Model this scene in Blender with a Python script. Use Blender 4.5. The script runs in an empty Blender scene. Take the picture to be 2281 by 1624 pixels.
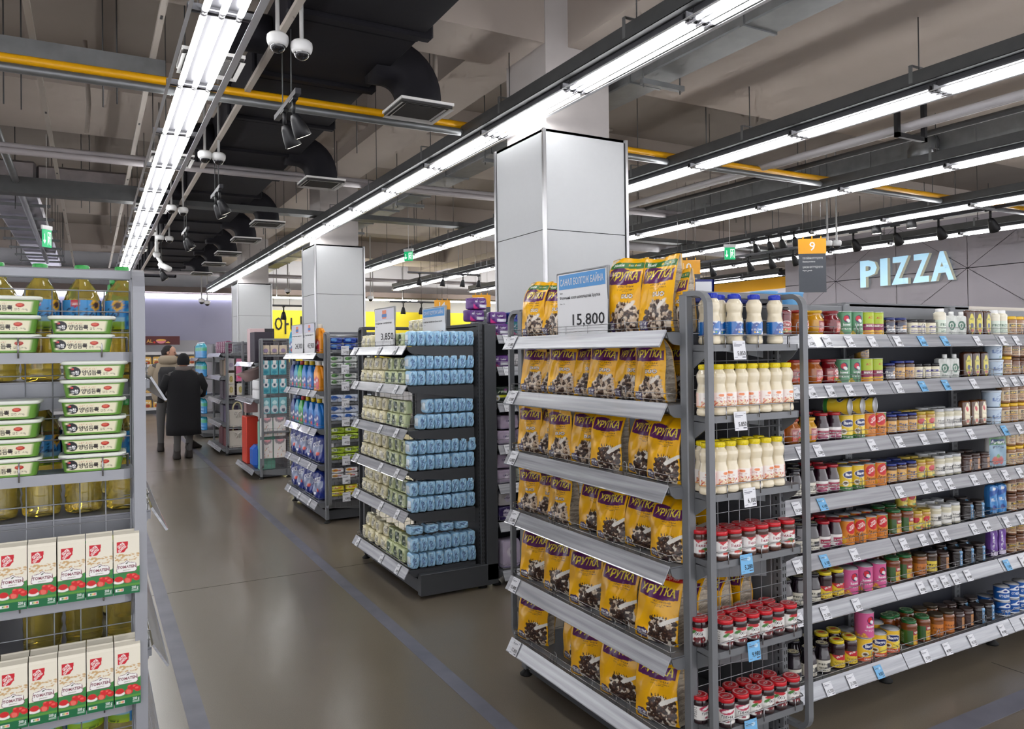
import bpy, math, random
import numpy as np
from mathutils import Vector, Matrix
R = math.radians
rnd = random.Random(7)
SC = bpy.context.scene
COL = SC.collection

def lin(c):
    """0-255 sRGB to linear"""
    o = []
    for x in c[:3]:
        x = x / 255.
        o.append(x / 12.92 if x <= .04045 else ((x + .055) / 1.055) ** 2.4)
    return tuple(o)

# ------------------------------------------------------------------ materials
MATS = {}
def mat(name, col=(200, 200, 200), rough=.5, metal=0., vc=False, coat=0., trans=0., ior=1.45, emit=0., ecol=None,
        noise=0., nscale=8., bump=0., bscale=60., spec=.5, alpha=1., sss=0.):
    if name in MATS: return MATS[name]
    m = bpy.data.materials.new(name); m.use_nodes = True
    nt = m.node_tree; b = nt.nodes['Principled BSDF']; L = nt.links
    b.inputs['Roughness'].default_value = rough
    b.inputs['Metallic'].default_value = metal
    b.inputs['Coat Weight'].default_value = coat
    b.inputs['Coat Roughness'].default_value = .06
    b.inputs['Transmission Weight'].default_value = trans
    b.inputs['IOR'].default_value = ior
    b.inputs['Specular IOR Level'].default_value = spec
    b.inputs['Alpha'].default_value = alpha
    c = lin(col)
    src = None
    if vc:
        a = nt.nodes.new('ShaderNodeAttribute'); a.attribute_name = 'Col'; src = a.outputs['Color']
    else:
        b.inputs['Base Color'].default_value = (*c, 1)
    if noise:
        t = nt.nodes.new('ShaderNodeTexCoord'); n = nt.nodes.new('ShaderNodeTexNoise')
        n.inputs['Scale'].default_value = nscale; n.inputs['Detail'].default_value = 5
        L.new(t.outputs['Object'], n.inputs['Vector'])
        mr = nt.nodes.new('ShaderNodeMapRange'); mr.inputs['To Min'].default_value = 1 - noise; mr.inputs['To Max'].default_value = 1 + noise
        L.new(n.outputs['Fac'], mr.inputs['Value'])
        mx = nt.nodes.new('ShaderNodeMix'); mx.data_type = 'RGBA'; mx.blend_type = 'MULTIPLY'; mx.inputs['Factor'].default_value = 1
        if src is None: mx.inputs['A'].default_value = (*c, 1)
        else: L.new(src, mx.inputs['A'])
        L.new(mr.outputs['Result'], mx.inputs['B']); src = mx.outputs['Result']
    if src is not None: L.new(src, b.inputs['Base Color'])
    if bump:
        t = nt.nodes.new('ShaderNodeTexCoord'); n = nt.nodes.new('ShaderNodeTexNoise')
        n.inputs['Scale'].default_value = bscale; n.inputs['Detail'].default_value = 3
        L.new(t.outputs['Object'], n.inputs['Vector'])
        bp = nt.nodes.new('ShaderNodeBump'); bp.inputs['Strength'].default_value = bump; bp.inputs['Distance'].default_value = .01
        L.new(n.outputs['Fac'], bp.inputs['Height']); L.new(bp.outputs['Normal'], b.inputs['Normal'])
    if emit:
        b.inputs['Emission Color'].default_value = (*lin(ecol or col), 1); b.inputs['Emission Strength'].default_value = emit
    MATS[name] = m
    return m

steel = mat('shelf_steel', (122, 124, 128), .42, .25, noise=.05, nscale=14)
steel_l = mat('light_shelf_steel', (152, 154, 160), .4, .25, noise=.05, nscale=14)
steel_d = mat('dark_shelf_steel', (80, 82, 86), .5, .3, noise=.06)
def strip_mat():
    m = mat('price_strip_plastic', (172, 174, 180), .25, .15, coat=.7)
    nt = m.node_tree; L = nt.links; b = nt.nodes['Principled BSDF']
    t = nt.nodes.new('ShaderNodeTexCoord'); mp = nt.nodes.new('ShaderNodeMapping'); mp.inputs['Scale'].default_value = (1.2, 1.2, 46)
    L.new(t.outputs['Object'], mp.inputs['Vector']); n = nt.nodes.new('ShaderNodeTexNoise'); n.inputs['Scale'].default_value = 1.4; n.inputs['Detail'].default_value = 4
    L.new(mp.outputs['Vector'], n.inputs['Vector']); cr = nt.nodes.new('ShaderNodeValToRGB')
    cr.color_ramp.elements[0].position = .32; cr.color_ramp.elements[0].color = (*lin((146, 148, 154)), 1); cr.color_ramp.elements[1].position = .68; cr.color_ramp.elements[1].color = (*lin((192, 194, 200)), 1)
    L.new(n.outputs['Fac'], cr.inputs['Fac']); L.new(cr.outputs['Color'], b.inputs['Base Color'])
    return m
strip_m = strip_mat()
wire_m = mat('chrome_wire', (168, 168, 170), .25, .85)
galv = mat('galvanised_steel', (128, 130, 132), .42, .65, noise=.25, nscale=9)
galv_d = mat('dark_galvanised_steel', (86, 87, 88), .5, .4, noise=.2, nscale=9)
black_m = mat('black_metal', (24, 24, 27), .45, .2)
duct_m = mat('black_duct_insulation', (22, 21, 27), .7, 0, noise=.25, nscale=3, bump=.25, bscale=5, spec=.25)
white_m = mat('white_paint', (225, 226, 228), .4)
wplas = mat('white_plastic', (232, 232, 232), .35, coat=.2)
paint = mat('printed_paper', vc=True, rough=.5)
gloss = mat('printed_plastic', vc=True, rough=.28, coat=.15)
film = mat('printed_foil', vc=True, rough=.32, coat=.25)
glass = mat('glass_jar_filled', vc=True, rough=.25, coat=1.)
tin = mat('tin_lid', (190, 192, 195), .28, .9)
slotm = mat('upright_slots', (20, 20, 22), .7)
rubber = mat('black_rubber', (18, 18, 18), .7)
ink = mat('black_ink', (30, 30, 34), .6)

# ------------------------------------------------------------------ mesh builder
class MB:
    def __init__(s):
        s.v = []; s.f = []; s.mi = []; s.sm = []; s.mats = []; s.c = []; s.tf = None; s.n = 0; s.hascol = False
    def add(s, V, F, m, smooth=False, cols=None):
        V = np.asarray(V, float).reshape(-1, 3)
        if s.tf is not None:
            M = np.array(s.tf); V = V @ M[:3, :3].T + M[:3, 3]
        if m not in s.mats: s.mats.append(m)
        k = s.mats.index(m)
        s.v.append(V)
        if cols is None: cols = np.ones((len(V), 3)) * .8
        else: s.hascol = True
        s.c.append(np.asarray(cols, float))
        for f in F:
            s.f.append([i + s.n for i in f]); s.mi.append(k); s.sm.append(smooth)
        s.n += len(V)
    def box(s, x0, x1, y0, y1, z0, z1, m, bev=0.):
        if bev <= 0:
            V = [(x, y, z) for z in (z0, z1) for y in (y0, y1) for x in (x0, x1)]
            s.add(V, [(0, 2, 3, 1), (4, 5, 7, 6), (0, 1, 5, 4), (2, 6, 7, 3), (0, 4, 6, 2), (1, 3, 7, 5)], m)
        else:
            b = min(bev, (x1 - x0) * .49, (y1 - y0) * .49, (z1 - z0) * .49)
            rings = []
            for z, i in ((z0, b), (z0 + b, 0), (z1 - b, 0), (z1, b)):
                rings.append([(x0 + b + i * .0, y0 + i, z), (x1 - b, y0 + i, z), (x1 - i, y0 + b, z), (x1 - i, y1 - b, z), (x1 - b, y1 - i, z), (x0 + b, y1 - i, z), (x0 + i, y1 - b, z), (x0 + i, y0 + b, z)])
            s.loft(rings, m, cap=True)
    def loft(s, rings, m, cap=True, smooth=False, cols=None, closed=True):
        n = len(rings[0]); V = [p for r in rings for p in r]; F = []
        for k in range(len(rings) - 1):
            for i in range(n if closed else n - 1):
                j = (i + 1) % n
                F.append((k * n + i, k * n + j, (k + 1) * n + j, (k + 1) * n + i))
        if cap:
            F.append(tuple(range(n))[::-1]); F.append(tuple((len(rings) - 1) * n + i for i in range(n)))
        s.add(V, F, m, smooth, cols)
    def tube(s, pts, r, m, n=8, closed=False, rs=None):
        pts = [Vector(p) for p in pts]; N = len(pts); rings = []
        up = None
        for i, p in enumerate(pts):
            a = pts[i - 1] if (i > 0 or closed) else p
            b = pts[(i + 1) % N] if (i < N - 1 or closed) else p
            d = (b - a).normalized()
            if up is None: up = Vector((0, 0, 1)) if abs(d.z) < .9 else Vector((0, 1, 0))
            x = up.cross(d)
            if x.length < 1e-4: x = Vector((1, 0, 0)).cross(d)
            x.normalize(); y = d.cross(x); up = y
            k = 1.
            if 0 < i < N - 1:
                d1 = (p - a).normalized(); c = d1.dot(d)
                k = 1. / max(.6, c)
            rr = (rs[i] if rs else r)
            rings.append([tuple(p + (x * math.cos(t) * k + y * math.sin(t)) * rr) for t in [2 * math.pi * q / n for q in range(n)]])
        if closed: rings.append(rings[0])
        s.loft(rings, m, cap=not closed, smooth=True)
    def flat(s, pts, wid, thk, m, side=(0, 1, 0)):
        """bar with rectangular section bent along pts; side = width direction"""
        pts = [Vector(p) for p in pts]; w = Vector(side).normalized() * wid / 2; rings = []
        for i, p in enumerate(pts):
            a = pts[max(0, i - 1)]; b = pts[min(len(pts) - 1, i + 1)]
            d = (b - a).normalized(); t = d.cross(w).normalized() * thk / 2
            rings.append([tuple(p - w - t), tuple(p + w - t), tuple(p + w + t), tuple(p - w + t)])
        s.loft(rings, m)
    def lathe(s, prof, m, n=20, ctr=(0, 0, 0), colfn=None, cap=True, axis='z'):
        rings = []
        for r, z in prof:
            rg = []
            for q in range(n):
                t = 2 * math.pi * q / n
                x, y = r * math.sin(t), -r * math.cos(t)
                p = (x, y, z) if axis == 'z' else ((x, z, -y) if axis == 'y' else (z, x, y))
                rg.append((p[0] + ctr[0], p[1] + ctr[1], p[2] + ctr[2]))
            rings.append(rg)
        cols = None
        if colfn is not None:
            cols = []
            for r, z in prof:
                for q in range(n):
                    u = q / n
                    if u > .5: u -= 1
                    cols.append(colfn(u, z))
        s.loft(rings, m, cap=cap, smooth=True, cols=cols)
    def prism(s, poly, d, m, org=(0, 0, 0), ax=(1, 0, 0), ay=(0, 0, 1)):
        """polygon in plane (ax, ay) extruded by vector d"""
        o = Vector(org); ax = Vector(ax); ay = Vector(ay); d = Vector(d)
        a = [o + ax * x + ay * y for x, y in poly]; b = [p + d for p in a]
        s.loft([[tuple(p) for p in a], [tuple(p) for p in b]], m)
    def grid(s, P, nu, nv, m, colfn=None, smooth=True):
        V = []; Cc = []
        for j in range(nv + 1):
            for i in range(nu + 1):
                u, v = i / nu, j / nv
                V.append(P(u, v))
                if colfn: Cc.append(colfn(u, v))
        F = [(j * (nu + 1) + i, j * (nu + 1) + i + 1, (j + 1) * (nu + 1) + i + 1, (j + 1) * (nu + 1) + i) for j in range(nv) for i in range(nu)]
        s.add(V, F, m, smooth, Cc if colfn else None)
    def mesh(s, name, off=(0, 0, 0)):
        me = bpy.data.meshes.new(name)
        V = np.concatenate(s.v) - np.array(off)
        me.from_pydata(V.tolist(), [], s.f)
        for m in s.mats: me.materials.append(m)
        me.polygons.foreach_set('material_index', s.mi)
        me.polygons.foreach_set('use_smooth', s.sm)
        if s.hascol:
            at = me.color_attributes.new('Col', 'FLOAT_COLOR', 'POINT')
            c = np.concatenate(s.c); c = np.hstack([c, np.ones((len(c), 1))])
            at.data.foreach_set('color', c.ravel().astype(np.float32))
        me.update()
        return me

def tag(o, label, cat, group=None, kind=None):
    if label: o['label'] = label
    if cat: o['category'] = cat
    if group: o['group'] = group
    if kind: o['kind'] = kind
    return o
def thing(name, loc, label, cat, group=None, rz=0.):
    o = bpy.data.objects.new(name, None); COL.objects.link(o)
    o.location = loc; o.rotation_euler = (0, 0, rz); o.empty_display_size = .05
    return tag(o, label, cat, group)
def part(name, mb, parent, base=(0, 0, 0), label=None):
    """child mesh whose vertices were given in world space; base = world position of the parent"""
    me = mb.mesh(name, base)
    o = bpy.data.objects.new(name, me); COL.objects.link(o)
    if parent is not None: o.parent = parent
    if label: o['label'] = label
    return o
def solo(name, mb, label, cat, group=None, kind=None, base=(0, 0, 0)):
    o = part(name, mb, None, base); o.location = base
    return tag(o, label, cat, group, kind)
def struct(name, mb):
    o = part(name, mb, None); o['kind'] = 'structure'; return o
def put(proto, loc, rz, label, cat, group=None, s=1., rx=0., ry=0.):
    """proto = (name, mesh, [(child name, mesh)...]); a copy of the thing and of each of its parts"""
    o = bpy.data.objects.new(proto[0], proto[1]); COL.objects.link(o)
    o.location = loc; o.rotation_euler = (rx, ry, rz)
    if s != 1.: o.scale = (s, s, s) if not isinstance(s, tuple) else s
    tag(o, label, cat, group)
    for n, me in proto[2]:
        c = bpy.data.objects.new(n, me); COL.objects.link(c); c.parent = o
    return o

# ------------------------------------------------------------------ text outlines
_TX = {}
def glyphs(txt, bold=0.):
    k = (txt, bold)
    if k in _TX: return _TX[k]
    cu = bpy.data.curves.new('lettering', 'FONT'); cu.body = txt; cu.resolution_u = 2; cu.offset = bold
    o = bpy.data.objects.new('lettering', cu)
    me = o.to_mesh()
    V = np.array([v.co[:2] for v in me.vertices]).reshape(-1, 2)
    F = [tuple(p.vertices) for p in me.polygons]
    o.to_mesh_clear()
    bpy.data.objects.remove(o); bpy.data.curves.remove(cu)
    if len(V):
        V[:, 0] -= (V[:, 0].min() + V[:, 0].max()) / 2
    _TX[k] = (V, F)
    return _TX[k]
def lettering(mb, txt, org, h, m, ax=(1, 0, 0), ay=(0, 0, 1), w=None, bold=.0, align='c', shear=0., thick=0.):
    if not thick: bold = min(bold, .009)
    """flat letters; h = cap height, w = total width (stretches)"""
    V, F = glyphs(txt, bold)
    if not len(V): return
    hh = V[:, 1].max() - min(0, V[:, 1].min()) * 0
    W0 = V[:, 0].max() - V[:, 0].min()
    sy = h / .69; sx = (w / W0) if w else sy
    X = V[:, 0] * sx + V[:, 1] * sy * shear; Y = V[:, 1] * sy
    if align == 'l': X = X - X.min()
    if align == 'r': X = X - X.max()
    ax = np.array(ax, float); ay = np.array(ay, float); o = np.array(org, float)
    P = o + X[:, None] * ax + Y[:, None] * ay
    if not thick:
        mb.add(P, F, m)
    else:
        nrm = np.cross(ax, ay) * thick
        n = len(P); P2 = P + nrm
        edges = {}
        for f in F:
            for i in range(len(f)):
                a, b = f[i], f[(i + 1) % len(f)]
                if (b, a) in edges: edges.pop((b, a))
                else: edges[(a, b)] = 1
        FF = [tuple(i + n for i in f) for f in F]
        mb.add(np.vstack([P, P2]), FF, m[0])
        mb.add(np.vstack([P, P2]), [(a, b, b + n, a + n) for a, b in edges], m[1])

# ------------------------------------------------------------------ painting canvas
class Cv:
    """a small picture in real units (cm), sampled onto mesh vertices as printed colour"""
    def __init__(s, w, h, bg, ppu=6.):
        s.W, s.H, s.k = w, h, ppu
        s.nx, s.ny = int(w * ppu), int(h * ppu)
        s.a = np.ones((s.ny, s.nx, 3)) * np.array(lin(bg))
        s.X, s.Y = np.meshgrid((np.arange(s.nx) + .5) / ppu, (np.arange(s.ny) + .5) / ppu)
    def mask(s, m, c):
        m = np.clip(m, 0, 1)[..., None]; s.a = s.a * (1 - m) + np.array(lin(c)) * m; return s
    def rect(s, x0, y0, x1, y1, c):
        d = np.minimum(np.minimum(s.X - x0, x1 - s.X), np.minimum(s.Y - y0, y1 - s.Y)); return s.mask(d * s.k + .5, c)
    def ell(s, x, y, rx, ry, c, rot=0.):
        ca, sa = math.cos(rot), math.sin(rot); dx, dy = s.X - x, s.Y - y
        q = np.sqrt(((dx * ca + dy * sa) / rx) ** 2 + ((-dx * sa + dy * ca) / ry) ** 2)
        return s.mask((1 - q) * min(rx, ry) * s.k + .5, c)
    def poly(s, P, c):
        ins = np.zeros(s.X.shape, bool); n = len(P)
        for i in range(n):
            x1, y1 = P[i]; x2, y2 = P[(i + 1) % n]
            if y1 == y2: continue
            ins ^= ((s.Y < y1) != (s.Y < y2)) & (s.X < (x2 - x1) * (s.Y - y1) / (y2 - y1) + x1)
        return s.mask(ins.astype(float), c)
    def text(s, t, x, y, h, c, w=None, bold=.0, shear=0., rot=0., warp=0., outline=None):
        V, F = glyphs(t, bold)
        if not len(V): return s
        W0 = V[:, 0].max() - V[:, 0].min(); sy = h / .69; sx = (w / W0) if w else sy
        X = V[:, 0] * sx; Y = V[:, 1] * sy
        X = X + Y * shear; Y = Y + warp * np.sin(V[:, 0] / W0 * math.pi * 2)
        ca, sa = math.cos(rot), math.sin(rot)
        PX = (x + X * ca - Y * sa) * s.k; PY = (y + X * sa + Y * ca) * s.k
        m = np.zeros((s.ny, s.nx)); SS = (.25, .75)
        for f in F:
            px = PX[list(f)]; py = PY[list(f)]
            i0, i1 = max(0, int(px.min())), min(s.nx, int(px.max()) + 1); j0, j1 = max(0, int(py.min())), min(s.ny, int(py.max()) + 1)
            if i0 >= i1 or j0 >= j1: continue
            for sx_ in SS:
                for sy_ in SS:
                    gx, gy = np.meshgrid(np.arange(i0, i1) + sx_, np.arange(j0, j1) + sy_)
                    pos = np.ones(gx.shape, bool); neg = pos.copy()
                    for i in range(len(f)):
                        a, b = i, (i + 1) % len(f)
                        cr = (px[b] - px[a]) * (gy - py[a]) - (py[b] - py[a]) * (gx - px[a])
                        pos &= cr >= 0; neg &= cr <= 0
                    m[j0:j1, i0:i1] += (pos | neg) * .25
        if outline:
            k = max(1, int(outline[1] * s.k)); mo = m.copy()
            for dx in range(-k, k + 1):
                for dy in range(-k, k + 1): mo = np.maximum(mo, np.roll(np.roll(m, dx, 1), dy, 0))
            s.mask(mo, outline[0])
        return s.mask(m, c)
    def lines(s, x0, x1, y0, y1, n, c, seed=1, h=.5):
        """rows of unreadably small print"""
        q = random.Random(seed)
        dy = (y1 - y0) / n
        for i in range(n):
            x = x0
            while x < x1:
                L = q.uniform(.25, .9) * (x1 - x0) / 8 + .1
                s.rect(x, y0 + dy * i, min(x1, x + L), y0 + dy * (i + h), c); x += L + .12 * (x1 - x0) / 4
        return s
    def balls(s, x0, x1, y0, y1, n, r, cols, seed=3):
        q = random.Random(seed)
        for i in range(n):
            x, y, rr = q.uniform(x0, x1), q.uniform(y0, y1), r * q.uniform(.75, 1.2)
            a, b = cols[q.randrange(len(cols))]
            s.ell(x, y, rr, rr * .95, a); s.ell(x - rr * .25, y + rr * .3, rr * .45, rr * .35, b)
        return s
    def at(s, u, v):
        """u, v in 0..1"""
        i = min(s.nx - 1, max(0, int(u * s.nx))); j = min(s.ny - 1, max(0, int(v * s.ny)))
        return s.a[j, i]
# ------------------------------------------------------------------ product meshes
def cereal_bag(kind, seed, top=0, promo=False, W=.19, H=.285, T=.085):
    """kind 'duo' or 'milk'; top = 1: green band at the top, stands open above the shelf"""
    q = random.Random(seed)
    c = Cv(W * 100, H * 100, (248, 184, 12), 6.5)
    w, h = W * 100, H * 100
    # chocolate balls in milk, lower right
    dk = [((52, 33, 26), (104, 74, 56)), ((66, 44, 34), (118, 88, 68)), ((40, 26, 22), (86, 60, 48))]
    lt = [((206, 184, 160), (236, 224, 206)), ((190, 164, 138), (226, 208, 186))]
    if kind == 'duo':
        c.poly([(w * .22, 0), (w * .2, h * .16), (w * .36, h * .33), (w * .6, h * .40), (w * .86, h * .36), (w * .97, h * .2), (w * .94, 0)], (214, 196, 176))
        c.balls(w * .24, w * .95, h * .01, h * .27, 95, .85, dk + lt + dk[:1], seed)
        c.ell(w * .60, h * .33, w * .17, h * .055, (226, 208, 190), .4); c.balls(w * .42, w * .9, h * .27, h * .39, 26, .8, lt + dk, seed + 3)
        c.ell(w * .74, h * .355, w * .15, h * .03, (240, 232, 222), .7)
        for i in range(5): c.poly([(w * (.5 + i * .06), h * .385), (w * (.53 + i * .06), h * .385), (w * (.49 + i * .07), h * .42)], (70, 46, 36))
    else:
        c.poly([(w * .34, 0), (w * .34, h * .2), (w * .44, h * .36), (w * .66, h * .41), (w * .9, h * .33), (w * .97, h * .16), (w * .92, 0)], (232, 222, 206))
        c.balls(w * .37, w * .94, h * .02, h * .36, 105, .9, dk * 3 + lt[:1], seed)
        c.poly([(w * .60, h * .30), (w * .72, h * .36), (w * 1.0, h * .45), (w * 1.0, h * .40), (w * .76, h * .30), (w * .66, h * .26)], (244, 240, 232))
        for i in range(6): c.poly([(w * (.44 + i * .06), h * .38), (w * (.475 + i * .06), h * .385), (w * (.44 + i * .065), h * .43)], (58, 36, 28))
    # dark blue badge
    c.poly([(w * .05, h * .03), (w * .33, h * .02), (w * .34, h * .13), (w * .24, h * .165), (w * .07, h * .15)], (58, 40, 92))
    c.text('КРУТЫЕ', w * .195, h * .098, h * .03, (245, 245, 245), bold=.02, w=w * .23)
    c.text('УРОКИ', w * .195, h * .048, h * .033, (245, 245, 245), bold=.02, w=w * .22)
    # banner
    P = [(w * (.06 + .88 * t), h * (.835 + .03 * math.sin(t * 5.2 + .3))) for t in np.linspace(0, 1, 16)] + [(w * (.94 - .88 * t), h * (.655 + .035 * math.sin(2.6 * t + 3.6) + .02 * (1 - t))) for t in np.linspace(0, 1, 16)]
    c.poly(P, (92, 26, 92))
    c.text('ХРУТКА', w * .49, h * .693, h * .112, (250, 228, 70), w=w * .78, bold=.018, shear=.14, warp=h * .006)
    c.text('ХРУСТЯЩИЙ', w * .60, h * .595, h * .022, (70, 30, 60), bold=.02, w=w * .40)
    c.text('готовый шоколадный', w * .60, h * .562, h * .016, (70, 30, 60), w=w * .44)
    c.text('завтрак', w * .60, h * .538, h * .015, (70, 30, 60), w=w * .2)
    if kind == 'duo':
        c.text('DUO', w * .66, h * .455, h * .052, (245, 240, 235), w=w * .30, bold=.03, outline=((92, 50, 34), .28))
    else:
        c.text('650 г', w * .62, h * .012, h * .03, (60, 30, 50), bold=.02, w=w * .25)
    if promo:
        c.rect(0, h * .90, w, h, (196, 30, 38)); c.text('ВЫГОДНО', w * .5, h * .925, h * .04, (240, 200, 190), w=w * .8, bold=.02)
    if top:
        c.poly([(w * .02, h * .865), (w * .98, h * .845), (w * .98, h * .93), (w * .02, h * .945)], (62, 122, 62))
        c.text('Nestlé', w * .25, h * .885, h * .04, (245, 245, 240), w=w * .28, bold=.02)
        for i in (.55, .75):
            c.ell(w * i, h * .9, h * .018, h * .018, (235, 200, 80)); c.lines(w * (i + .04), w * (i + .14), h * .885, h * .92, 3, (225, 230, 215), int(i * 10))
    s = Cv(T * 100, h, (196, 184, 165), 6.)
    s.lines(.4, T * 100 - .4, 1, h * .86, 52, (110, 98, 88), seed + 5, .45)
    for yy in (.3, .52, .7): s.rect(.4, h * yy, T * 100 - .4, h * (yy + .008), (225, 215, 200))
    mb = MB()
    NX, NZ, NS = 84, 118, 8
    ph = [q.uniform(0, 6) for _ in range(8)]; fold = q.uniform(-1, 1); lean = q.uniform(-.02, .03)
    rows = []; cols = []
    for k in range(NZ + 1):
        v = k / NZ; z = H * v
        t = T * (min(1, .72 + v * 3) * (1 - max(0, (v - .45) / .55) ** 1.6 * .93))
        wd = W * (1 - .05 * math.sin(v * 3.1)) * (1 - .06 * max(0, v - .8) * 5 * .5)
        yo = lean * max(0, v - .5) ** 2 * 4 + .012 * fold * max(0, v - .82) * 6
        row = []; rc = []
        def yf(x):
            a = abs(x)
            return -t / 2 * (1.12 - .42 * a ** 2.5) + (.006 * math.sin(x * 3 + ph[0] + v * 7) + .0045 * math.sin(x * 5.3 - v * 9.7 + ph[1]) * math.sin(v * 4 + ph[5]) + .0022 * math.sin(x * 9 + v * 4 + ph[2]) * max(0, v - .45) * 2 + .0018 * abs(math.sin(x * 6.1 - v * 5.3 + ph[6]))) * (1 - .5 * a) * min(1, v * 5)
        zx = lambda x: z + (.006 * math.sin(x * 3 + ph[3]) + .004 * x * fold) * v ** 4
        for i in range(NX + 1):
            x = -1 + 2 * i / NX
            row.append((x * wd / 2, yo + yf(x), zx(x))); rc.append(c.at(i / NX, v))
        for i in range(1, NS):
            p = i / NS; g = math.sin(p * math.pi) * (.018 * v + .002) + .0012 * math.sin(v * 40 + p * 9 + ph[4])
            ys = -t * .35 + t * .70 * p
            row.append((wd / 2 - g, yo + ys, z)); rc.append(s.at(p, v))
        for i in range(9):
            x = 1 - 2 * i / 8
            row.append((x * wd / 2, yo - yf(x) * .98, zx(x))); rc.append(s.at(.2 + .07 * i, v) if .12 < i / 8 < .9 else np.array(lin((248, 184, 12))))
        for i in range(1, NS):
            p = i / NS; g = math.sin(p * math.pi) * (.018 * v + .002)
            ys = t * .35 - t * .70 * p
            row.append((-wd / 2 + g, yo + ys, z)); rc.append(s.at(p, v))
        rows.append(row); cols += rc
    mb.loft(rows, film, cap=True, smooth=True, cols=cols)
    return mb.mesh('cereal_bag')

def rrect(w, d, r, z, nf=1, nc=3, x0=0., y0=0.):
    """rounded rectangle ring, counter-clockwise from the front left, nf points along front"""
    P = []
    for (cx, cy, a0) in ((w / 2 - r, -d / 2 + r, -90), (w / 2 - r, d / 2 - r, 0), (-w / 2 + r, d / 2 - r, 90), (-w / 2 + r, -d / 2 + r, 180)):
        if a0 == -90:
            for i in range(1, nf): P.append((-w / 2 + r + (w - 2 * r) * i / nf, -d / 2, z))
        for k in range(nc + 1):
            a = R(a0 + 90 * k / nc); P.append((cx + r * math.cos(a), cy + r * math.sin(a), z))
    return [(x + x0, y + y0, zz) for x, y, zz in P]
def rbox(mb, w, d, h, m, r=.006, cv=None, side=(200, 200, 200), nf=30, nz=30, z0=0., taper=0., topcv=None, y0=0., e=.004, body=None):
    """upright rounded box; front painted by canvas cv"""
    rings = []; cols = []
    zs = [0, e * .3, e] + [e + (h - 2 * e) * k / nz for k in range(1, nz)] + [h - e, h - e * .3, h]
    ins = [e, e * .3, 0] + [0] * (nz - 1) + [0, e * .3, e]
    sc = np.array(lin(side))
    for z, i in zip(zs, ins):
        k = 1 + taper * (z / h)
        ring = rrect(w * k - 2 * i, d * k - 2 * i, r, z0 + z, nf, 3, 0, y0)
        rings.append(ring)
        for (x, y, _) in ring:
            if cv is not None and y < -d * k / 2 + i + r * .5 + y0 and abs(x) < w * k / 2: cols.append(cv.at(x / (w * k) + .5, z / h))
            elif body is not None: cols.append(body(x, y, z))
            else: cols.append(sc)
    mb.loft(rings, m, cap=True, smooth=True, cols=cols)

def pillow(W, D, H, cv, side, m=None, n=(22, 4, 18), e=5., crimp=0., seed=1, wob=.004, name='soft_pack'):
    """soft film pack: superellipsoid with front painted; crimp draws in the two ends along x"""
    q = random.Random(seed); ph = [q.uniform(0, 6) for _ in range(6)]
    mb = MB(); sc = np.array(lin(side)); N = n
    def P(a, b, c_):
        M_ = max(abs(a), abs(b), abs(c_)); s_ = (abs(a) ** e + abs(b) ** e + abs(c_) ** e) ** (1 / e)
        k = M_ / s_ if s_ > 0 else 1
        x, y, z = a * k, b * k, c_ * k
        f = 1 - crimp * abs(x) ** 6
        w_ = wob * (math.sin(x * 4 + z * 5 + ph[0]) + .6 * math.sin(x * 9 - z * 7 + ph[1] + y * 3))
        return (x * W / 2 + w_ * .4 * (abs(x) > .9), y * D / 2 * f + w_ * (abs(y) > .5), (z + 1) * H / 2 * 1 + (1 - f) * 0 + w_ * .5 * (z > .5))
    for ax in range(3):
        for sg in (-1, 1):
            o = [i for i in range(3) if i != ax]; na, nb = N[o[0]], N[o[1]]
            V = []; C_ = []
            for j in range(nb + 1):
                for i in range(na + 1):
                    p = [0, 0, 0]; p[ax] = sg; p[o[0]] = -1 + 2 * i / na; p[o[1]] = -1 + 2 * j / nb
                    V.append(P(*p))
                    C_.append(cv.at((p[0] + 1) / 2, (p[2] + 1) / 2) if (cv is not None and ax == 1 and sg < 0) else sc * (1 + .0 * p[0]))
            flip = (sg > 0) ^ (ax == 1)
            F = []
            for j in range(nb):
                for i in range(na):
                    f = (j * (na + 1) + i, j * (na + 1) + i + 1, (j + 1) * (na + 1) + i + 1, (j + 1) * (na + 1) + i)
                    F.append(f if flip else f[::-1])
            mb.add(V, F, m or film, True, C_)
    return mb.mesh(name)

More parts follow.
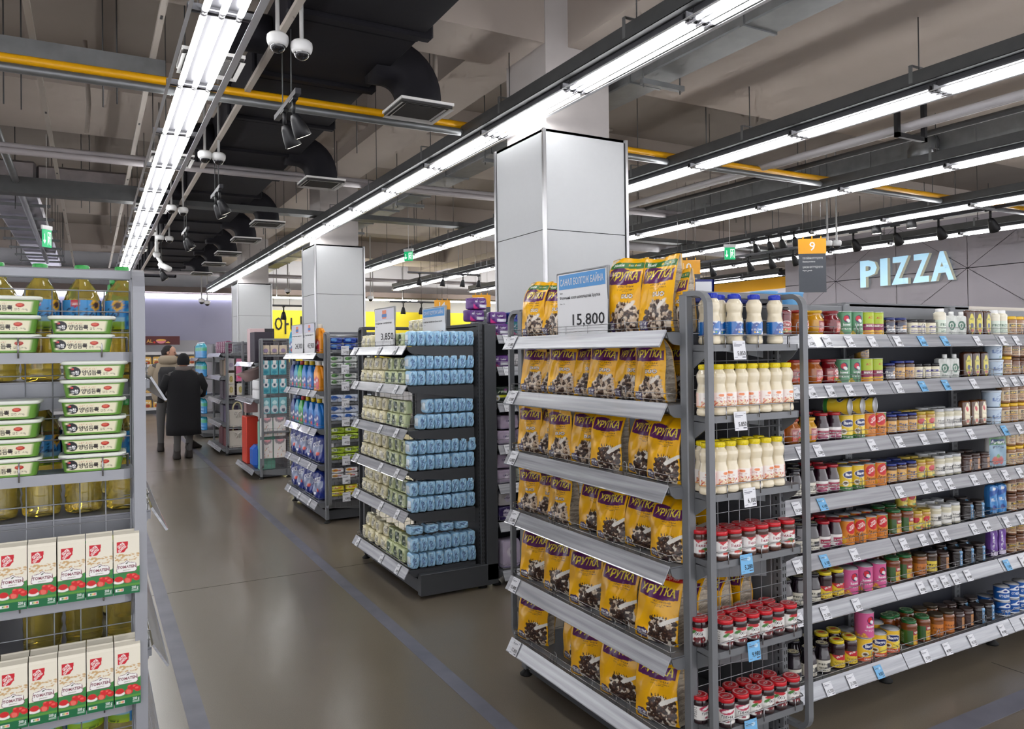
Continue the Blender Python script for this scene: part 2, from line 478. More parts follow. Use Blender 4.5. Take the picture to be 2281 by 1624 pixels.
def lathe_mesh(name, prof, m, fn, n=36):
    mb = MB(); mb.lathe(prof, m, n, colfn=fn); return mb.mesh(name)
def subdiv(prof, step):
    o = [prof[0]]
    for (r0, z0), (r1, z1) in zip(prof, prof[1:]):
        k = max(1, int(math.hypot(r1 - r0, z1 - z0) / step))
        for i in range(1, k + 1): o.append((r0 + (r1 - r0) * i / k, z0 + (z1 - z0) * i / k))
    return o
def label_fn(cv, z0, z1, body, u0=-.5, u1=.5, grad=None):
    b = np.array(lin(body))
    def f(u, z):
        if z0 <= z <= z1 and u0 <= u <= u1: return cv.at((u - u0) / (u1 - u0), (z - z0) / (z1 - z0))
        return b
    return f
def lid_mesh(r, h, z, col, topcol=None, name='lid', mark=None, ribs=True):
    c = Cv(2 * r * 100, 2 * r * 100, col, 14)
    R1 = r * 100
    if mark:
        c.ell(R1, R1, R1 * .78, R1 * .78, (235, 190, 190) if mark == 'red' else (245, 240, 200)); c.ell(R1, R1, R1 * .72, R1 * .72, col)
        if mark == 'red':
            c.ell(R1, R1, R1 * .42, R1 * .16, (240, 225, 220), .5); c.ell(R1, R1, R1 * .34, R1 * .10, (150, 25, 35), .5)
        elif mark == 'gold': c.ell(R1, R1, R1 * .5, R1 * .3, (205, 40, 45), .3)
        elif mark == 'cream': c.ell(R1, R1, R1 * .62, R1 * .62, (225, 215, 180)); c.rect(R1 * .75, R1 * .8, R1 * 1.3, R1 * 1.2, (40, 40, 60))
        elif mark == 'green': c.text('VIDAN', R1, R1 * .9, R1 * .25, (200, 230, 200), w=R1 * .9)
        elif mark == 'blue': c.ell(R1, R1, R1 * .5, R1 * .28, (200, 215, 240), .2)
    mb = MB(); cl = np.array(lin(col))
    mb.lathe([(r * .97, z), (r, z + h * .08), (r, z + h * .85), (r * .95, z + h), (r * .9, z + h)], gloss, 28, colfn=lambda u, zz: cl)
    n = 14
    rr = [.9 * i / 7 for i in range(8)]
    V = []; Cc = []
    for k in rr:
        for q in range(28):
            t = 2 * math.pi * q / 28; x, y = k * r * math.sin(t), -k * r * math.cos(t)
            V.append((x, y, z + h + .0006)); Cc.append(c.at(x / (2 * r) + .5, y / (2 * r) + .5))
    F = []
    for k in range(7):
        for q in range(28): F.append((k * 28 + q, k * 28 + (q + 1) % 28, (k + 1) * 28 + (q + 1) % 28, (k + 1) * 28 + q)[::-1])
    mb.add(V, F, gloss, True, Cc)
    return mb.mesh(name)

def milk_bottle(cap, scheme):
    """squeeze bottle of condensed milk, waisted, 18 cm"""
    prof = [(.004, 0), (.024, 0), (.029, .004), (.0305, .012), (.0285, .022), (.0265, .026), (.0295, .03), (.0305, .034), (.0305, .08), (.029, .088), (.0255, .102), (.0245, .112), (.0275, .125), (.0292, .137), (.028, .148), (.022, .158), (.0185, .163), (.0185, .166)]
    c = Cv(19, 4.9, (25, 110, 190) if scheme == 'blue' else (245, 238, 230), 12)
    if scheme == 'blue':
        c.poly([(6.0, 0), (8.5, 4.9), (10.5, 4.9), (9, 2.0), (7.3, 0)], (18, 74, 160)); c.poly([(7.4, 4.9), (9.4, 3.5), (11.4, 4.9)], (235, 240, 248)); c.poly([(10.8, 0), (12.6, 0), (12.6, 1.9)], (230, 236, 246))
        c.ell(9.4, 4.2, 1.0, .45, (30, 70, 150)); c.text('СГУЩЁНКА', 9.5, 1.9, .55, (240, 245, 250), w=4.2, bold=.03)
        c.ell(8.7, 1.1, .35, .35, (230, 180, 60)); c.ell(9.6, 1.1, .35, .35, (240, 240, 230)); c.ell(10.5, 1.1, .35, .35, (120, 180, 70))
        c.lines(14, 18.4, .6, 4.4, 12, (90, 160, 220), 4); c.lines(.5, 4.6, .6, 4.4, 12, (90, 160, 220), 5)
        c.rect(0, 0, 19, .3, (20, 70, 150))
    else:
        o = (240, 150, 50) if scheme == 'orange' else (240, 180, 170)
        c.rect(12.7, 0, 19, 4.9, (242, 190, 180)); c.lines(13, 18.6, .8, 4.6, 13, (205, 120, 110), 3)
        c.rect(0, 0, 5.8, 4.9, o if scheme == 'orange' else (244, 200, 190)); c.lines(.5, 5.4, .8, 4.6, 12, (250, 225, 190), 6)
        c.ell(9.6, 4.05, 1.1, .5, (236, 130, 60)); c.text('СГУЩЕННОЕ', 9.5, 2.9, .4, (180, 60, 40), w=3.6); c.text('МОЛОКО', 9.5, 2.35, .35, (180, 60, 40), w=2.6)
        c.balls(7.0, 12.0, .35, 1.9, 46, .36, [((225, 180, 130), (245, 215, 170)), ((190, 70, 60), (230, 120, 100)), ((240, 220, 190), (250, 240, 220))], 5)
        c.rect(0, 0, 19, .32, (236, 150, 50))
    body = lathe_mesh('milk_bottle', subdiv(prof, .0022), glass, label_fn(c, .0315, .080, (236, 224, 196)), 96)
    mb = MB(); cl = np.array(lin(cap))
    mb.lathe([(.0205, .1635), (.0213, .165), (.0213, .179), (.0195, .1815), (.001, .1818)], gloss, 26, colfn=lambda u, z: cl)
    for i in range(26):
        t = 2 * math.pi * i / 26; x, y = .0214 * math.sin(t), .0214 * math.cos(t)
        mb.tube([(x, y, .1665), (x, y, .178)], .0008, gloss, 4)
    me = mb.mesh('cap')
    at = me.color_attributes['Col']
    at.data.foreach_set('color', np.tile(np.append(cl, 1), len(me.vertices)).astype(np.float32))
    return ('milk_bottle', body, [('cap', me)])

def jar(name, body, lid, lr, h, r, lab=None, lz=(.25, .72), prof=None, lh=.014, mark=None, u=(-.5, .5), m=None, n=32, neck=.86):
    if prof is None:
        prof = [(.003, 0), (r * .86, 0), (r * .97, .004), (r, .012), (r * .97, h * .2), (r * .965, h * .25), (r * .965, h * .75), (r, h * .8), (r * .98, h * .88), (r * neck, h * .95), (r * neck, h)]
    cv = lab(2 * math.pi * r * 100 * (u[1] - u[0]), h * 100 * (lz[1] - lz[0])) if lab else None
    fn = label_fn(cv, h * lz[0], h * lz[1], body, *u) if cv else (lambda a, b, c=np.array(lin(body)): c)
    me = lathe_mesh(name, subdiv(prof, .0026), m or glass, fn, 84)
    ch = [('lid', lid_mesh(lr, lh, h - lh * .55, lid, mark=mark))] if lid else []
    return (name, me, ch)

# ---- labels as functions (w, h in cm) -> canvas
def lab_gray(w, h):
    c = Cv(w, h, (240, 238, 236), 12)
    m = w / 2; c.poly([(m - w * .16, h), (m + w * .2, h), (m + w * .2, h * .62), (m - w * .05, h * .7)], (190, 30, 45))
    c.ell(m + w * .04, h * .8, w * .09, h * .1, (240, 230, 225), .2); c.text('Персик', m, h * .48, h * .2, (150, 30, 60), w=w * .2, bold=.02)
    c.ell(m + w * .07, h * .2, w * .08, h * .18, (60, 130, 50)); c.ell(m, h * .14, w * .06, h * .13, (210, 60, 50)); c.ell(m + w * .12, h * .12, w * .04, h * .1, (230, 120, 60))
    c.lines(w * .05, w * .3, h * .1, h * .9, 8, (120, 110, 110), 2); c.lines(w * .72, w * .95, h * .1, h * .9, 8, (120, 110, 110), 3)
    for i in range(4): c.ell(w * (.74 + i * .055), h * .16, h * .07, h * .07, (70, 70, 70))
    return c
def lab_currant(w, h):
    c = Cv(w, h, (238, 236, 232), 12); m = w / 2
    c.ell(m, h * .86, w * .12, h * .12, (190, 30, 45)); c.text('Персон', m, h * .5, h * .2, (50, 40, 50), w=w * .2, bold=.02)
    c.ell(m - w * .08, h * .66, w * .07, h * .1, (70, 130, 60), .5)
    c.balls(m - w * .07, m + w * .14, h * .02, h * .3, 34, .42, [((120, 20, 30), (190, 60, 60)), ((90, 14, 24), (160, 40, 50))], 3)
    c.lines(w * .04, w * .30, h * .1, h * .9, 9, (120, 115, 115), 2); c.lines(w * .74, w * .96, h * .1, h * .9, 9, (120, 115, 115), 3)
    for i in range(3): c.ell(w * (.06 + i * .06), h * .14, h * .07, h * .07, (70, 70, 70))
    return c
def lab_beet(w, h):
    c = lab_currant(w, h); m = w / 2; c.rect(m - w * .2, 0, m + w * .2, h, (238, 236, 232))
    c.ell(m, h * .78, w * .15, h * .2, (190, 60, 90)); c.ell(m + w * .02, h * .82, w * .12, h * .1, (240, 235, 235), .2)
    c.text('Урюкай', m, h * .36, h * .2, (50, 40, 50), w=w * .22, bold=.02); c.ell(m, h * .12, w * .04, h * .08, (150, 60, 80)); return c
def lab_coop(w, h):
    c = Cv(w, h, (150, 20, 30), 12); m = w / 2
    c.rect(0, 0, w, h * .4, (220, 60, 40)); c.ell(m, h * .66, w * .15, h * .3, (240, 235, 230)); c.ell(m, h * .66, w * .13, h * .25, (175, 22, 34))
    c.text('Coop', m, h * .6, h * .2, (248, 240, 235), w=w * .15, bold=.03, shear=.2)
    c.balls(m - w * .18, m + w * .18, 0, h * .25, 16, .5, [((235, 190, 60), (250, 220, 120)), ((90, 140, 50), (130, 180, 80))], 2)
    c.lines(w * .02, w * .25, h * .1, h * .9, 7, (235, 200, 190), 2); return c
def lab_kowai(bg, txt, low):
    def f(w, h):
        c = Cv(w, h, bg, 11)
        for m in (w / 2, 0, w):
            c.ell(m, h * .70, h * .17, h * .17, (20, 35, 80)); c.ell(m - h * .03, h * .72, h * .12, h * .12, (205, 30, 55)); c.ell(m + h * .05, h * .63, h * .1, h * .07, (235, 235, 235), -.5)
            c.text('kowai', m, h * .40, h * .1, (240, 240, 240), w=w * .16, bold=.03)
            c.text(txt, m, h * .24, h * .06, (240, 240, 240), w=w * .22, bold=.02)
        c.poly([(w * .08, h * .7), (w * .2, h * .98), (w * .23, h * .98), (w * .11, h * .6)], low[0]); c.poly([(w * .75, h * .05), (w * .95, h * .4), (w * .97, h * .3), (w * .8, h * .02)], low[0])
        c.balls(w * .2, w * .42, 0, h * .16, 14, .8, [(low[1], low[2])], 4); c.balls(w * .62, w * .8, 0, h * .14, 10, .8, [(low[1], low[2])], 6)
        return c
    return f
def lab_bagru(bg, low, ltx):
    def f(w, h):
        c = Cv(w, h, bg, 11)
        for m in (w * .5, 0, w):
            c.ell(m, h * .66, w * .15, h * .17, (240, 240, 245)); c.ell(m, h * .66, w * .14, h * .15, (20, 35, 100))
            c.text('Bagru', m, h * .61, h * .13, (250, 250, 250), w=w * .2, bold=.03)
            c.ell(m + w * .08, h * .34, w * .1, h * .17, (246, 222, 90), .3); c.ell(m - w * .1, h * .3, w * .06, h * .12, (240, 235, 220), .1); c.ell(m - w * .1, h * .31, w * .04, h * .06, (90, 60, 40))
        c.rect(0, 0, w, h * .16, low); c.text(ltx, w / 2, h * .05, h * .07, (245, 245, 240), w=w * .25, bold=.02)
        return c
    return f
def lab_gut(w, h):
    c = Cv(w, h, (228, 140, 48), 11)
    for m in (w * .5, 0, w):
        c.ell(m + w * .1, h * .78, w * .1, h * .22, (90, 140, 50), .3); c.ell(m, h * .72, w * .12, h * .26, (205, 28, 40), .5); c.text('GUT&', m, h * .76, h * .08, (250, 240, 235), w=w * .12, bold=.03, rot=.5)
        c.text('GÜNSTIG', m + w * .015, h * .66, h * .08, (250, 240, 235), w=w * .17, bold=.03, rot=.5)
        c.text('Ananas', m, h * .32, h * .13, (70, 50, 20), w=w * .22, bold=.01); c.text('Stücke', m, h * .17, h * .1, (70, 50, 20), w=w * .17)
        c.ell(m - w * .18, h * .2, w * .06, h * .16, (240, 190, 60), .3)
    return c
def lab_sour(w, h):
    c = Cv(w, h, (238, 205, 60), 11); m = w / 2
    c.poly([(m - w * .17, h), (m + w * .2, h), (m + w * .2, h * .5), (m - w * .05, h * .62)], (200, 30, 45)); c.text('GUT&', m + w * .02, h * .82, h * .12, (250, 240, 235), w=w * .14, rot=.3, bold=.03)
    c.text('Sauer', m, h * .3, h * .16, (60, 40, 20), w=w * .18); c.text('kirschen', m, h * .1, h * .14, (60, 40, 20), w=w * .24)
    c.rect(w * .05, h * .1, w * .2, h * .5, (230, 230, 230)); c.lines(w * .06, w * .19, h * .12, h * .5, 5, (60, 60, 60), 4); return c
def lab_plain(bg, txt, tc, blk=None):
    def f(w, h):
        c = Cv(w, h, bg, 11); m = w / 2
        if blk: c.rect(m + w * .02, h * .3, m + w * .16, h * .75, blk)
        c.text(txt, m - w * .02, h * .55, h * .18, tc, w=w * .26, bold=.02); c.lines(m - w * .14, m + w * .14, h * .1, h * .45, 5, tc, 7); c.lines(w * .04, w * .28, h * .1, h * .9, 8, (110, 105, 100), 2)
        return c
    return f
def lab_vidan(w, h):
    c = Cv(w, h, (50, 95, 40), 11); m = w / 2
    c.rect(m - w * .02, 0, m + w * .22, h, (215, 170, 50)); c.rect(m - w * .02, h * .68, m + w * .22, h, (150, 30, 40)); c.text('VIDAN', m + w * .1, h * .76, h * .16, (245, 240, 225), w=w * .2, bold=.03)
    c.text('ЗАКУСКА', m + w * .1, h * .45, h * .1, (50, 30, 20), w=w * .18, bold=.02); c.ell(m + w * .1, h * .2, w * .05, h * .12, (200, 110, 40)); c.lines(w * .05, w * .3, h * .1, h * .85, 8, (150, 180, 130), 3)
    return c
def lab_berry(w, h):
    c = Cv(w, h, (238, 234, 232), 11); m = w / 2
    c.rect(m - w * .15, h * .3, m + w * .15, h * .75, (160, 30, 70)); c.text('Confipote', m, h * .45, h * .13, (245, 240, 240), w=w * .26, bold=.02); c.ell(m, h * .12, w * .12, h * .16, (150, 40, 90)); return c
def lab_honey(w, h):
    c = Cv(w, h, (240, 215, 90), 11); m = w / 2
    c.ell(m - w * .06, h * .75, w * .1, h * .25, (200, 30, 45), .4); c.text('Honig', m + w * .06, h * .4, h * .24, (60, 40, 20), w=w * .2, bold=.01); c.ell(m + w * .1, h * .12, w * .1, h * .14, (200, 90, 60)); c.ell(m, h * .1, w * .07, h * .1, (90, 140, 60)); return c
def lab_pb(w, h):
    c = Cv(w, h, (222, 196, 150), 11); m = w / 2
    for k in (m, 0, w):
        c.ell(k, h * .35, w * .12, h * .3, (196, 150, 90)); c.rect(k - w * .12, h * .6, k + w * .12, h * .9, (50, 34, 30)); c.text('ARAHI', k, h * .66, h * .16, (240, 200, 60), w=w * .18, bold=.03); c.lines(k - w * .12, k + w * .12, h * .05, h * .5, 4, (90, 50, 30), 3)
    return c

print('labels ok')
PR = {}
def build_products():
    P = PR
    P['duo'] = [('cereal_bag', cereal_bag('duo', s_), []) for s_ in (1, 2)]
    P['duo_top'] = [('cereal_bag', cereal_bag('duo', 11, 1, H=.30), []), ('cereal_bag', cereal_bag('duo', 14, 1, H=.29), [])]
    P['milk'] = [('cereal_bag', cereal_bag('milk', 5), []), ('cereal_bag', cereal_bag('milk', 6), [])]
    P['promo'] = [('cereal_bag', cereal_bag('milk', 8, promo=True, W=.185, H=.27), []), ('cereal_bag', cereal_bag('milk', 9, promo=True, W=.19, H=.27), [])]
    P['blue_milk'] = milk_bottle((35, 60, 190), 'blue')
    P['nut_milk'] = milk_bottle((238, 216, 30), 'orange')
    P['pink_milk'] = milk_bottle((238, 216, 30), 'pink')
    red = (200, 30, 42)
    P['choc_jam'] = jar('jam_jar', (74, 40, 30), red, .0295, .092, .031, lab_gray, (.2, .72), mark='red')
    P['cherry_jam'] = jar('jam_jar', (42, 12, 18), red, .0295, .092, .031, lab_currant, (.2, .72), mark='red')
    P['beet_jam'] = jar('jam_jar', (38, 12, 20), red, .0295, .092, .031, lab_beet, (.2, .72), mark='red')
    rp = lambda r, h: [(.003, 0), (r * .7, 0), (r * .86, h * .06), (r, h * .3), (r * 1.0, h * .5), (r * .93, h * .68), (r * .72, h * .82), (r * .66, h * .88), (r * .70, h * .92), (r * .70, h)]
    for k, b, ld in (('round_amber', (168, 92, 30), (150, 40, 30)), ('round_yellow', (206, 150, 20), (200, 160, 30)), ('round_red', (112, 14, 24), (130, 24, 34))):
        P[k] = jar('fruit_compote_jar', b, ld, .036, .108, .046, lab_coop, (.12, .62), rp(.046, .108), .012, u=(-.05, .3))
    P['tall_red'] = jar('juice_jar', (110, 14, 30), (30, 28, 30), .022, .12, .034, lab_coop, (.12, .55), lh=.014, neck=.6)
    P['berry'] = jar('berry_jar', (46, 16, 34), (170, 26, 40), .031, .122, .036, lab_berry, (.1, .5), [(.003, 0), (.032, 0), (.036, .01), (.036, .065), (.033, .08), (.027, .1), (.025, .112), (.025, .122)], .013, neck=.7)
    P['dark_berry'] = jar('berry_jar', (28, 12, 26), (28, 24, 34), .029, .122, .036, lab_plain((225, 220, 205), 'FINE', (60, 60, 50), (40, 40, 60)), (.1, .5), [(.003, 0), (.032, 0), (.036, .01), (.036, .065), (.033, .08), (.027, .1), (.025, .112), (.025, .122)], .013, neck=.7, mark='cream')
    P['sour'] = jar('cherry_jar', (48, 14, 24), (230, 205, 40), .032, .12, .036, lab_sour, (.1, .55), mark='gold')
    P['bagro'] = jar('preserve_jar', (70, 40, 24), (32, 50, 130), .033, .092, .036, lab_plain((214, 160, 60), 'Bagru', (30, 40, 90), (240, 190, 80)), (.15, .7), lh=.012)
    P['bagro_dark'] = jar('preserve_jar', (58, 34, 28), (28, 42, 110), .033, .082, .036, lab_plain((30, 36, 70), 'Bagru', (240, 240, 240), (220, 160, 40)), (.15, .75), lh=.012)
    P['black_white'] = jar('preserve_jar', (34, 26, 30), (26, 26, 30), .028, .075, .031, lab_plain((236, 228, 200), '8', (60, 50, 140)), (.12, .85), lh=.012, mark=None)
    P['honey'] = jar('honey_jar', (196, 150, 70), (196, 170, 60), .029, .092, .031, lab_honey, (.12, .72), lh=.014)
    P['silver'] = jar('honey_jar', (212, 206, 180), (196, 198, 200), .031, .098, .034, lab_plain((236, 234, 228), 'Honey', (60, 60, 60), (30, 30, 30)), (.12, .66), lh=.016)
    P['clip'] = jar('clip_top_jar', (60, 30, 22), (72, 58, 54), .031, .088, .035, lab_plain((190, 130, 70), 'Arahi', (70, 30, 20)), (.15, .75), lh=.012, u=(-.02, .14))
    P['black_clip'] = jar('clip_top_jar', (30, 22, 22), (60, 52, 50), .033, .088, .038, lab_plain((70, 140, 190), 'ARAHI', (235, 240, 245)), (.1, .95), lh=.012, u=(-.02, .10))
    P['vidan'] = jar('vegetable_spread_jar', (120, 60, 24), (30, 100, 50), .034, .115, .039, lab_vidan, (.1, .66), lh=.014, mark='green')
    P['amber_jar'] = jar('honey_jar', (136, 76, 26), (70, 60, 46), .034, .105, .037, lab_plain((205, 120, 40), 'Honey', (60, 30, 20)), (.12, .6), lh=.014)
    P['yellow_lab'] = jar('honey_jar', (60, 38, 20), (40, 38, 44), .034, .108, .037, lab_plain((224, 200, 60), 'Mëd', (60, 40, 20)), (.12, .6), lh=.014)
    P['pb'] = jar('peanut_butter_jar', (150, 104, 60), (236, 190, 40), .031, .098, .034, lab_pb, (.15, .72), lh=.018)
    P['pb_brown'] = jar('peanut_butter_jar', (112, 66, 36), (96, 62, 40), .031, .09, .034, lab_pb, (.15, .6), lh=.016)
    P['cream_bottle'] = jar('sauce_bottle', (232, 226, 205), (240, 240, 240), .02, .13, .03, lab_plain((214, 226, 210), 'FREE', (40, 90, 60)), (.1, .62), lh=.02, neck=.62)
    def can(name, lab, h=.112, r=.037):
        cv = lab(2 * math.pi * r * 100, h * 100 * .94); ct = np.array(lin((185, 187, 190)))
        prof = [(.003, 0), (r, 0), (r, .003), (r * .985, .004), (r * .985, h - .004), (r * 1.01, h - .003), (r * 1.01, h)]
        me = lathe_mesh(name, subdiv(prof, .0024), gloss, label_fn(cv, .003, h - .003, (185, 187, 190)), 96)
        mb = MB(); mb.lathe([(r * 1.01, h - .002), (r * 1.02, h), (r * 1.0, h + .0015), (r * .95, h + .0012), (r * .94, h - .002), (r * .7, h - .002), (r * .68, h - .003), (.002, h - .003)], tin, 28)
        return (name, me, [('tin_lid', mb.mesh('tin_lid'))])
    P['green_can'] = can('food_can', lab_kowai((92, 150, 110), 'PINEAPPLE', ((70, 128, 90), (230, 200, 80), (245, 225, 120))))
    P['pink_can'] = can('food_can', lab_kowai((214, 96, 150), 'TROPICAL FRUIT', ((190, 70, 130), (226, 150, 60), (245, 200, 100))), .115, .043)
    P['lime_can'] = can('food_can', lambda w, h: Cv(w, h, (176, 196, 40), 11).rect(0, h * .2, w, h * .5, (150, 30, 80)).text('ACE', w / 2, h * .72, h * .1, (200, 30, 40), w=w * .12, bold=.03).text('MANGO', w / 2, h * .36, h * .1, (245, 235, 230), w=w * .2, bold=.02).ell(w * .55, h * .1, w * .12, h * .12, (240, 190, 50)).ell(w * .4, h * .08, w * .1, h * .1, (230, 150, 40)))
    P['bagru_can'] = can('food_can', lab_bagru((236, 200, 50), (60, 130, 60), 'PINEAPPLE'))
    P['coco_can'] = can('food_can', lab_bagru((240, 196, 60), (214, 84, 50), 'COCONUT'), .105, .042)
    P['gut_can'] = can('food_can', lab_gut)
    P['blue_can'] = can('food_can', lambda w, h: Cv(w, h, (26, 90, 170), 11).poly([(w * .3, h * .6), (w * .5, h * .95), (w * .7, h * .6)], (235, 240, 248)).text('СГУЩЁНКА', w / 2, h * .3, h * .14, (240, 245, 250), w=w * .26, bold=.02).rect(0, 0, w, h * .08, (230, 235, 240)).ell(w * .5, h * .75, w * .05, h * .08, (30, 60, 140)), .075, .038)
    # brown plastic honey bottle with oval label
    mb = MB(); c = Cv(6, 14, (70, 38, 22), 10); c.ell(3, 6.5, 1.6, 5.6, (214, 200, 40)); c.text('Мёд', 3, 8.6, 1.0, (40, 60, 40), w=2.2, bold=.03); c.ell(3, 5.6, 1.0, 1.4, (50, 60, 90)); c.ell(3, 2.8, 1.1, .9, (170, 60, 50))
    rbox(mb, .058, .045, .135, glass, .016, c, (70, 38, 22), 24, 26, e=.01)
    P['honey_bottle'] = ('honey_bottle', mb.mesh('honey_bottle'), [])
    mb = MB(); c = Cv(6, 14, (96, 56, 26), 10); c.ell(3, 7, 1.7, 5.8, (238, 226, 190)); c.ell(2.7, 9.5, .9, 1.4, (200, 30, 45), .4); c.text('Honig', 3, 6.2, .9, (60, 40, 20), w=2.6); c.ell(3, 3, 1.1, 1.0, (200, 90, 60))
    rbox(mb, .058, .045, .138, glass, .016, c, (96, 56, 26), 24, 26, e=.01)
    P['honig_bottle'] = ('honey_bottle', mb.mesh('honey_bottle'), [])
    # squeeze pouches
    def pouch(name, cv, W, H, capc=None, seed=1, side=(220, 220, 218)):
        me = pillow(W, .04, H, cv, side, film, (22, 3, 30), 9, .2, seed, .002, name)
        ch = []
        if capc:
            mb = MB(); cl = np.array(lin(capc)); mb.lathe([(.012, H - .003), (.012, H + .018), (.010, H + .02), (.001, H + .02)], gloss, 18, ctr=(W * .2, 0, 0), colfn=lambda u, z: cl); ch = [('cap', mb.mesh('cap'))]
        return (name, me, ch)
    c = Cv(8, 12, (214, 218, 212), 10); c.ell(4, 6, 2.3, 2.7, (60, 110, 90)); c.ell(4, 6, 1.3, 1.7, (225, 228, 220)); c.ell(4, 6, .8, 1.2, (60, 110, 90)); c.text('MAPLE', 4, 1.6, .8, (50, 70, 60), w=3.4, bold=.02)
    P['pouch'] = pouch('squeeze_pouch', c, .072, .105, (236, 238, 236), 3)
    c = Cv(14, 20, (150, 180, 200), 8); c.rect(0, 13, 14, 20, (90, 140, 90)); c.poly([(1, 13), (7, 15.5), (13, 13), (12, 16.5), (2, 16.5)], (30, 60, 110)); c.text('Молоколь', 7, 14, 1.5, (245, 245, 250), w=10, bold=.02); c.text('СГУЩЁНКА', 7, 11, 1.1, (40, 50, 90), w=8, bold=.02); c.ell(5, 4, 2.5, 2.5, (210, 120, 110)); c.ell(9, 4, 2.2, 2.2, (190, 90, 90)); c.ell(7, 6.5, 1.6, 1.2, (90, 150, 80))
    P['big_pouch'] = pouch('condensed_milk_pouch', c, .125, .19, None, 4)
    c = Cv(7, 15, (70, 140, 205), 8); c.poly([(0, 12), (7, 14), (7, 11), (0, 9)], (40, 90, 170)); c.text('МОЛО', 3.5, 7, 1.3, (240, 245, 250), w=5, bold=.02); c.ell(3.5, 3.4, 1.8, 1.3, (30, 60, 140)); c.ell(3.5, 13, 1.6, .8, (230, 236, 245))
    P['blue_pouch'] = pouch('condensed_milk_pouch', c, .062, .16, None, 5, (60, 130, 200))
    c = Cv(6, 15, (120, 80, 165), 8); c.text('СГУЩЁНКА', 3, 7.5, 1.2, (240, 238, 246), w=11, bold=.02, rot=1.57); c.rect(0, 0, 6, 2.5, (225, 215, 235))
    P['purple_pouch'] = pouch('condensed_milk_pouch', c, .05, .15, (236, 238, 240), 6, (120, 80, 165))
    # pale blue buckets
    mb = MB(); c = Cv(9, 8, (196, 214, 232), 9); c.text('Сгущённое', 4.5, 5.6, .7, (60, 90, 160), w=5, bold=.01); c.text('Молоко', 4.5, 3.2, 1.6, (60, 100, 170), w=6.4, bold=.02); c.ell(4.5, 1.3, .6, .5, (60, 140, 110))
    fn = label_fn(c, 0.0, .081, (196, 214, 232), -.2, .2)
    mb.lathe(subdiv([(.003, 0), (.040, 0), (.043, .004), (.047, .08)], .004), gloss, 36, colfn=fn)
    P['bucket'] = ('milk_bucket', mb.mesh('milk_bucket'), [('lid', lid_mesh(.0495, .012, .078, (214, 226, 238)))])
    # butter-style tubs of soybean paste
    mb = MB(); W, D, H = .128, .09, .034
    c = Cv(11.2, 2.6, (232, 226, 196), 20)
    c.ell(1.5, 1.3, 1.25, 1.2, (28, 28, 34)); c.ell(1.1, 1.95, .24, .24, (215, 60, 70)); c.text('순창', 1.5, .6, .75, (240, 240, 240), w=1.7, bold=.03)
    c.text('양념듬뿍', 5.1, .5, .95, (40, 32, 30), w=4.3, bold=.03); c.text('고소하고 맛있는', 4.7, 1.85, .32, (190, 90, 60), w=3.4)
    c.ell(8.7, 1.7, .9, .52, (176, 40, 34)); c.ell(8.6, 1.8, .6, .28, (214, 96, 70)); c.text('쌈장 200g', 9, .5, .4, (90, 80, 60), w=2.8)
    g = np.array(lin((104, 152, 62)))
    rings = []; cols = []
    for k in range(35):
        v = k / 34; sx = 1 + .10 * v
        ring = rrect(W * .9 * sx, D * .88 * sx, .016, H * v, 120, 4)
        rings.append(ring)
        for x, y, z in ring:
            u = (x / (W * .9 * sx) + .5 - .04) / .86; vv = (v - .14) / .70
            cols.append(c.at(u, vv) if (y < -D * .88 * sx / 2 + .003 and 0 < u < 1 and 0 < vv < 1) else g * (1.0))
    mb.loft(rings, gloss, smooth=True, cols=cols)
    lid = MB(); w_ = np.array(lin((228, 232, 222)))
    lr = [(1.0, .0), (1.06, .001), (1.08, .004), (1.07, .0075), (1.02, .009), (.97, .008), (.9, .0072)]
    R_ = [rrect(W * k, D * k, .02, H * .93 + z, 6, 4) for k, z in lr]
    lid.loft(R_, gloss, smooth=True, cols=[w_] * sum(len(r) for r in R_))
    P['tub'] = ('paste_tub', mb.mesh('paste_tub'), [('lid', lid.mesh('lid'))])
    # tomato cartons
    w, h = 5.6, 13.2
    c = Cv(w, h, (236, 230, 212), 11)
    c.poly([(.7, h - 1.1), (3.1, h - 1.1), (3.0, h - 2.6), (2.2, h - 3.5), (.7, h - 3.6)], (204, 34, 48)); c.text('GUT&', 1.8, h - 2.1, .62, (248, 240, 236), w=1.6, bold=.04, rot=.7); c.text('GÜNSTIG', 2.0, h - 2.9, .55, (248, 240, 236), w=1.9, bold=.04, rot=.7)
    q = random.Random(5)
    for i in range(46): c.ell(q.uniform(.4, w - .3), h - 4.6 + q.uniform(-1.2, .8) * .8, q.uniform(.1, .35), q.uniform(.05, .2), (206, 170, 118))
    c.rect(0, 0, w, 5.0, (58, 130, 70)); c.poly([(0, 5.0), (0, 4.6), (1.5, 5.2), (3, 4.8), (w, 6.4), (w, 4.9)], (70, 140, 70)); c.rect(0, 0, w, 1.9, (20, 104, 62)); c.rect(0, 1.85, w, 2.3, (90, 150, 60))
    c.poly([(.6, 5.5), (.9, 7.1), (2.2, 7.3), (2.8, 7.7), (3.4, 7.3), (w - .9, 7.1), (w - .6, 5.5), (w - 1, 5.0), (1, 5.0)], (110, 60, 90)); c.poly([(.72, 5.55), (.98, 7.0), (2.2, 7.2), (2.8, 7.58), (3.4, 7.2), (w - .98, 7.0), (w - .72, 5.55), (w - 1.05, 5.12), (1.05, 5.12)], (242, 240, 236))
    c.text('TOMATEN', w / 2, 5.95, .62, (120, 24, 52), w=3.9, bold=.03); c.text('passiert', w / 2, 5.45, .3, (90, 110, 60), w=1.5); c.ell(w / 2, 7.1, .3, .16, (60, 80, 60), .5)
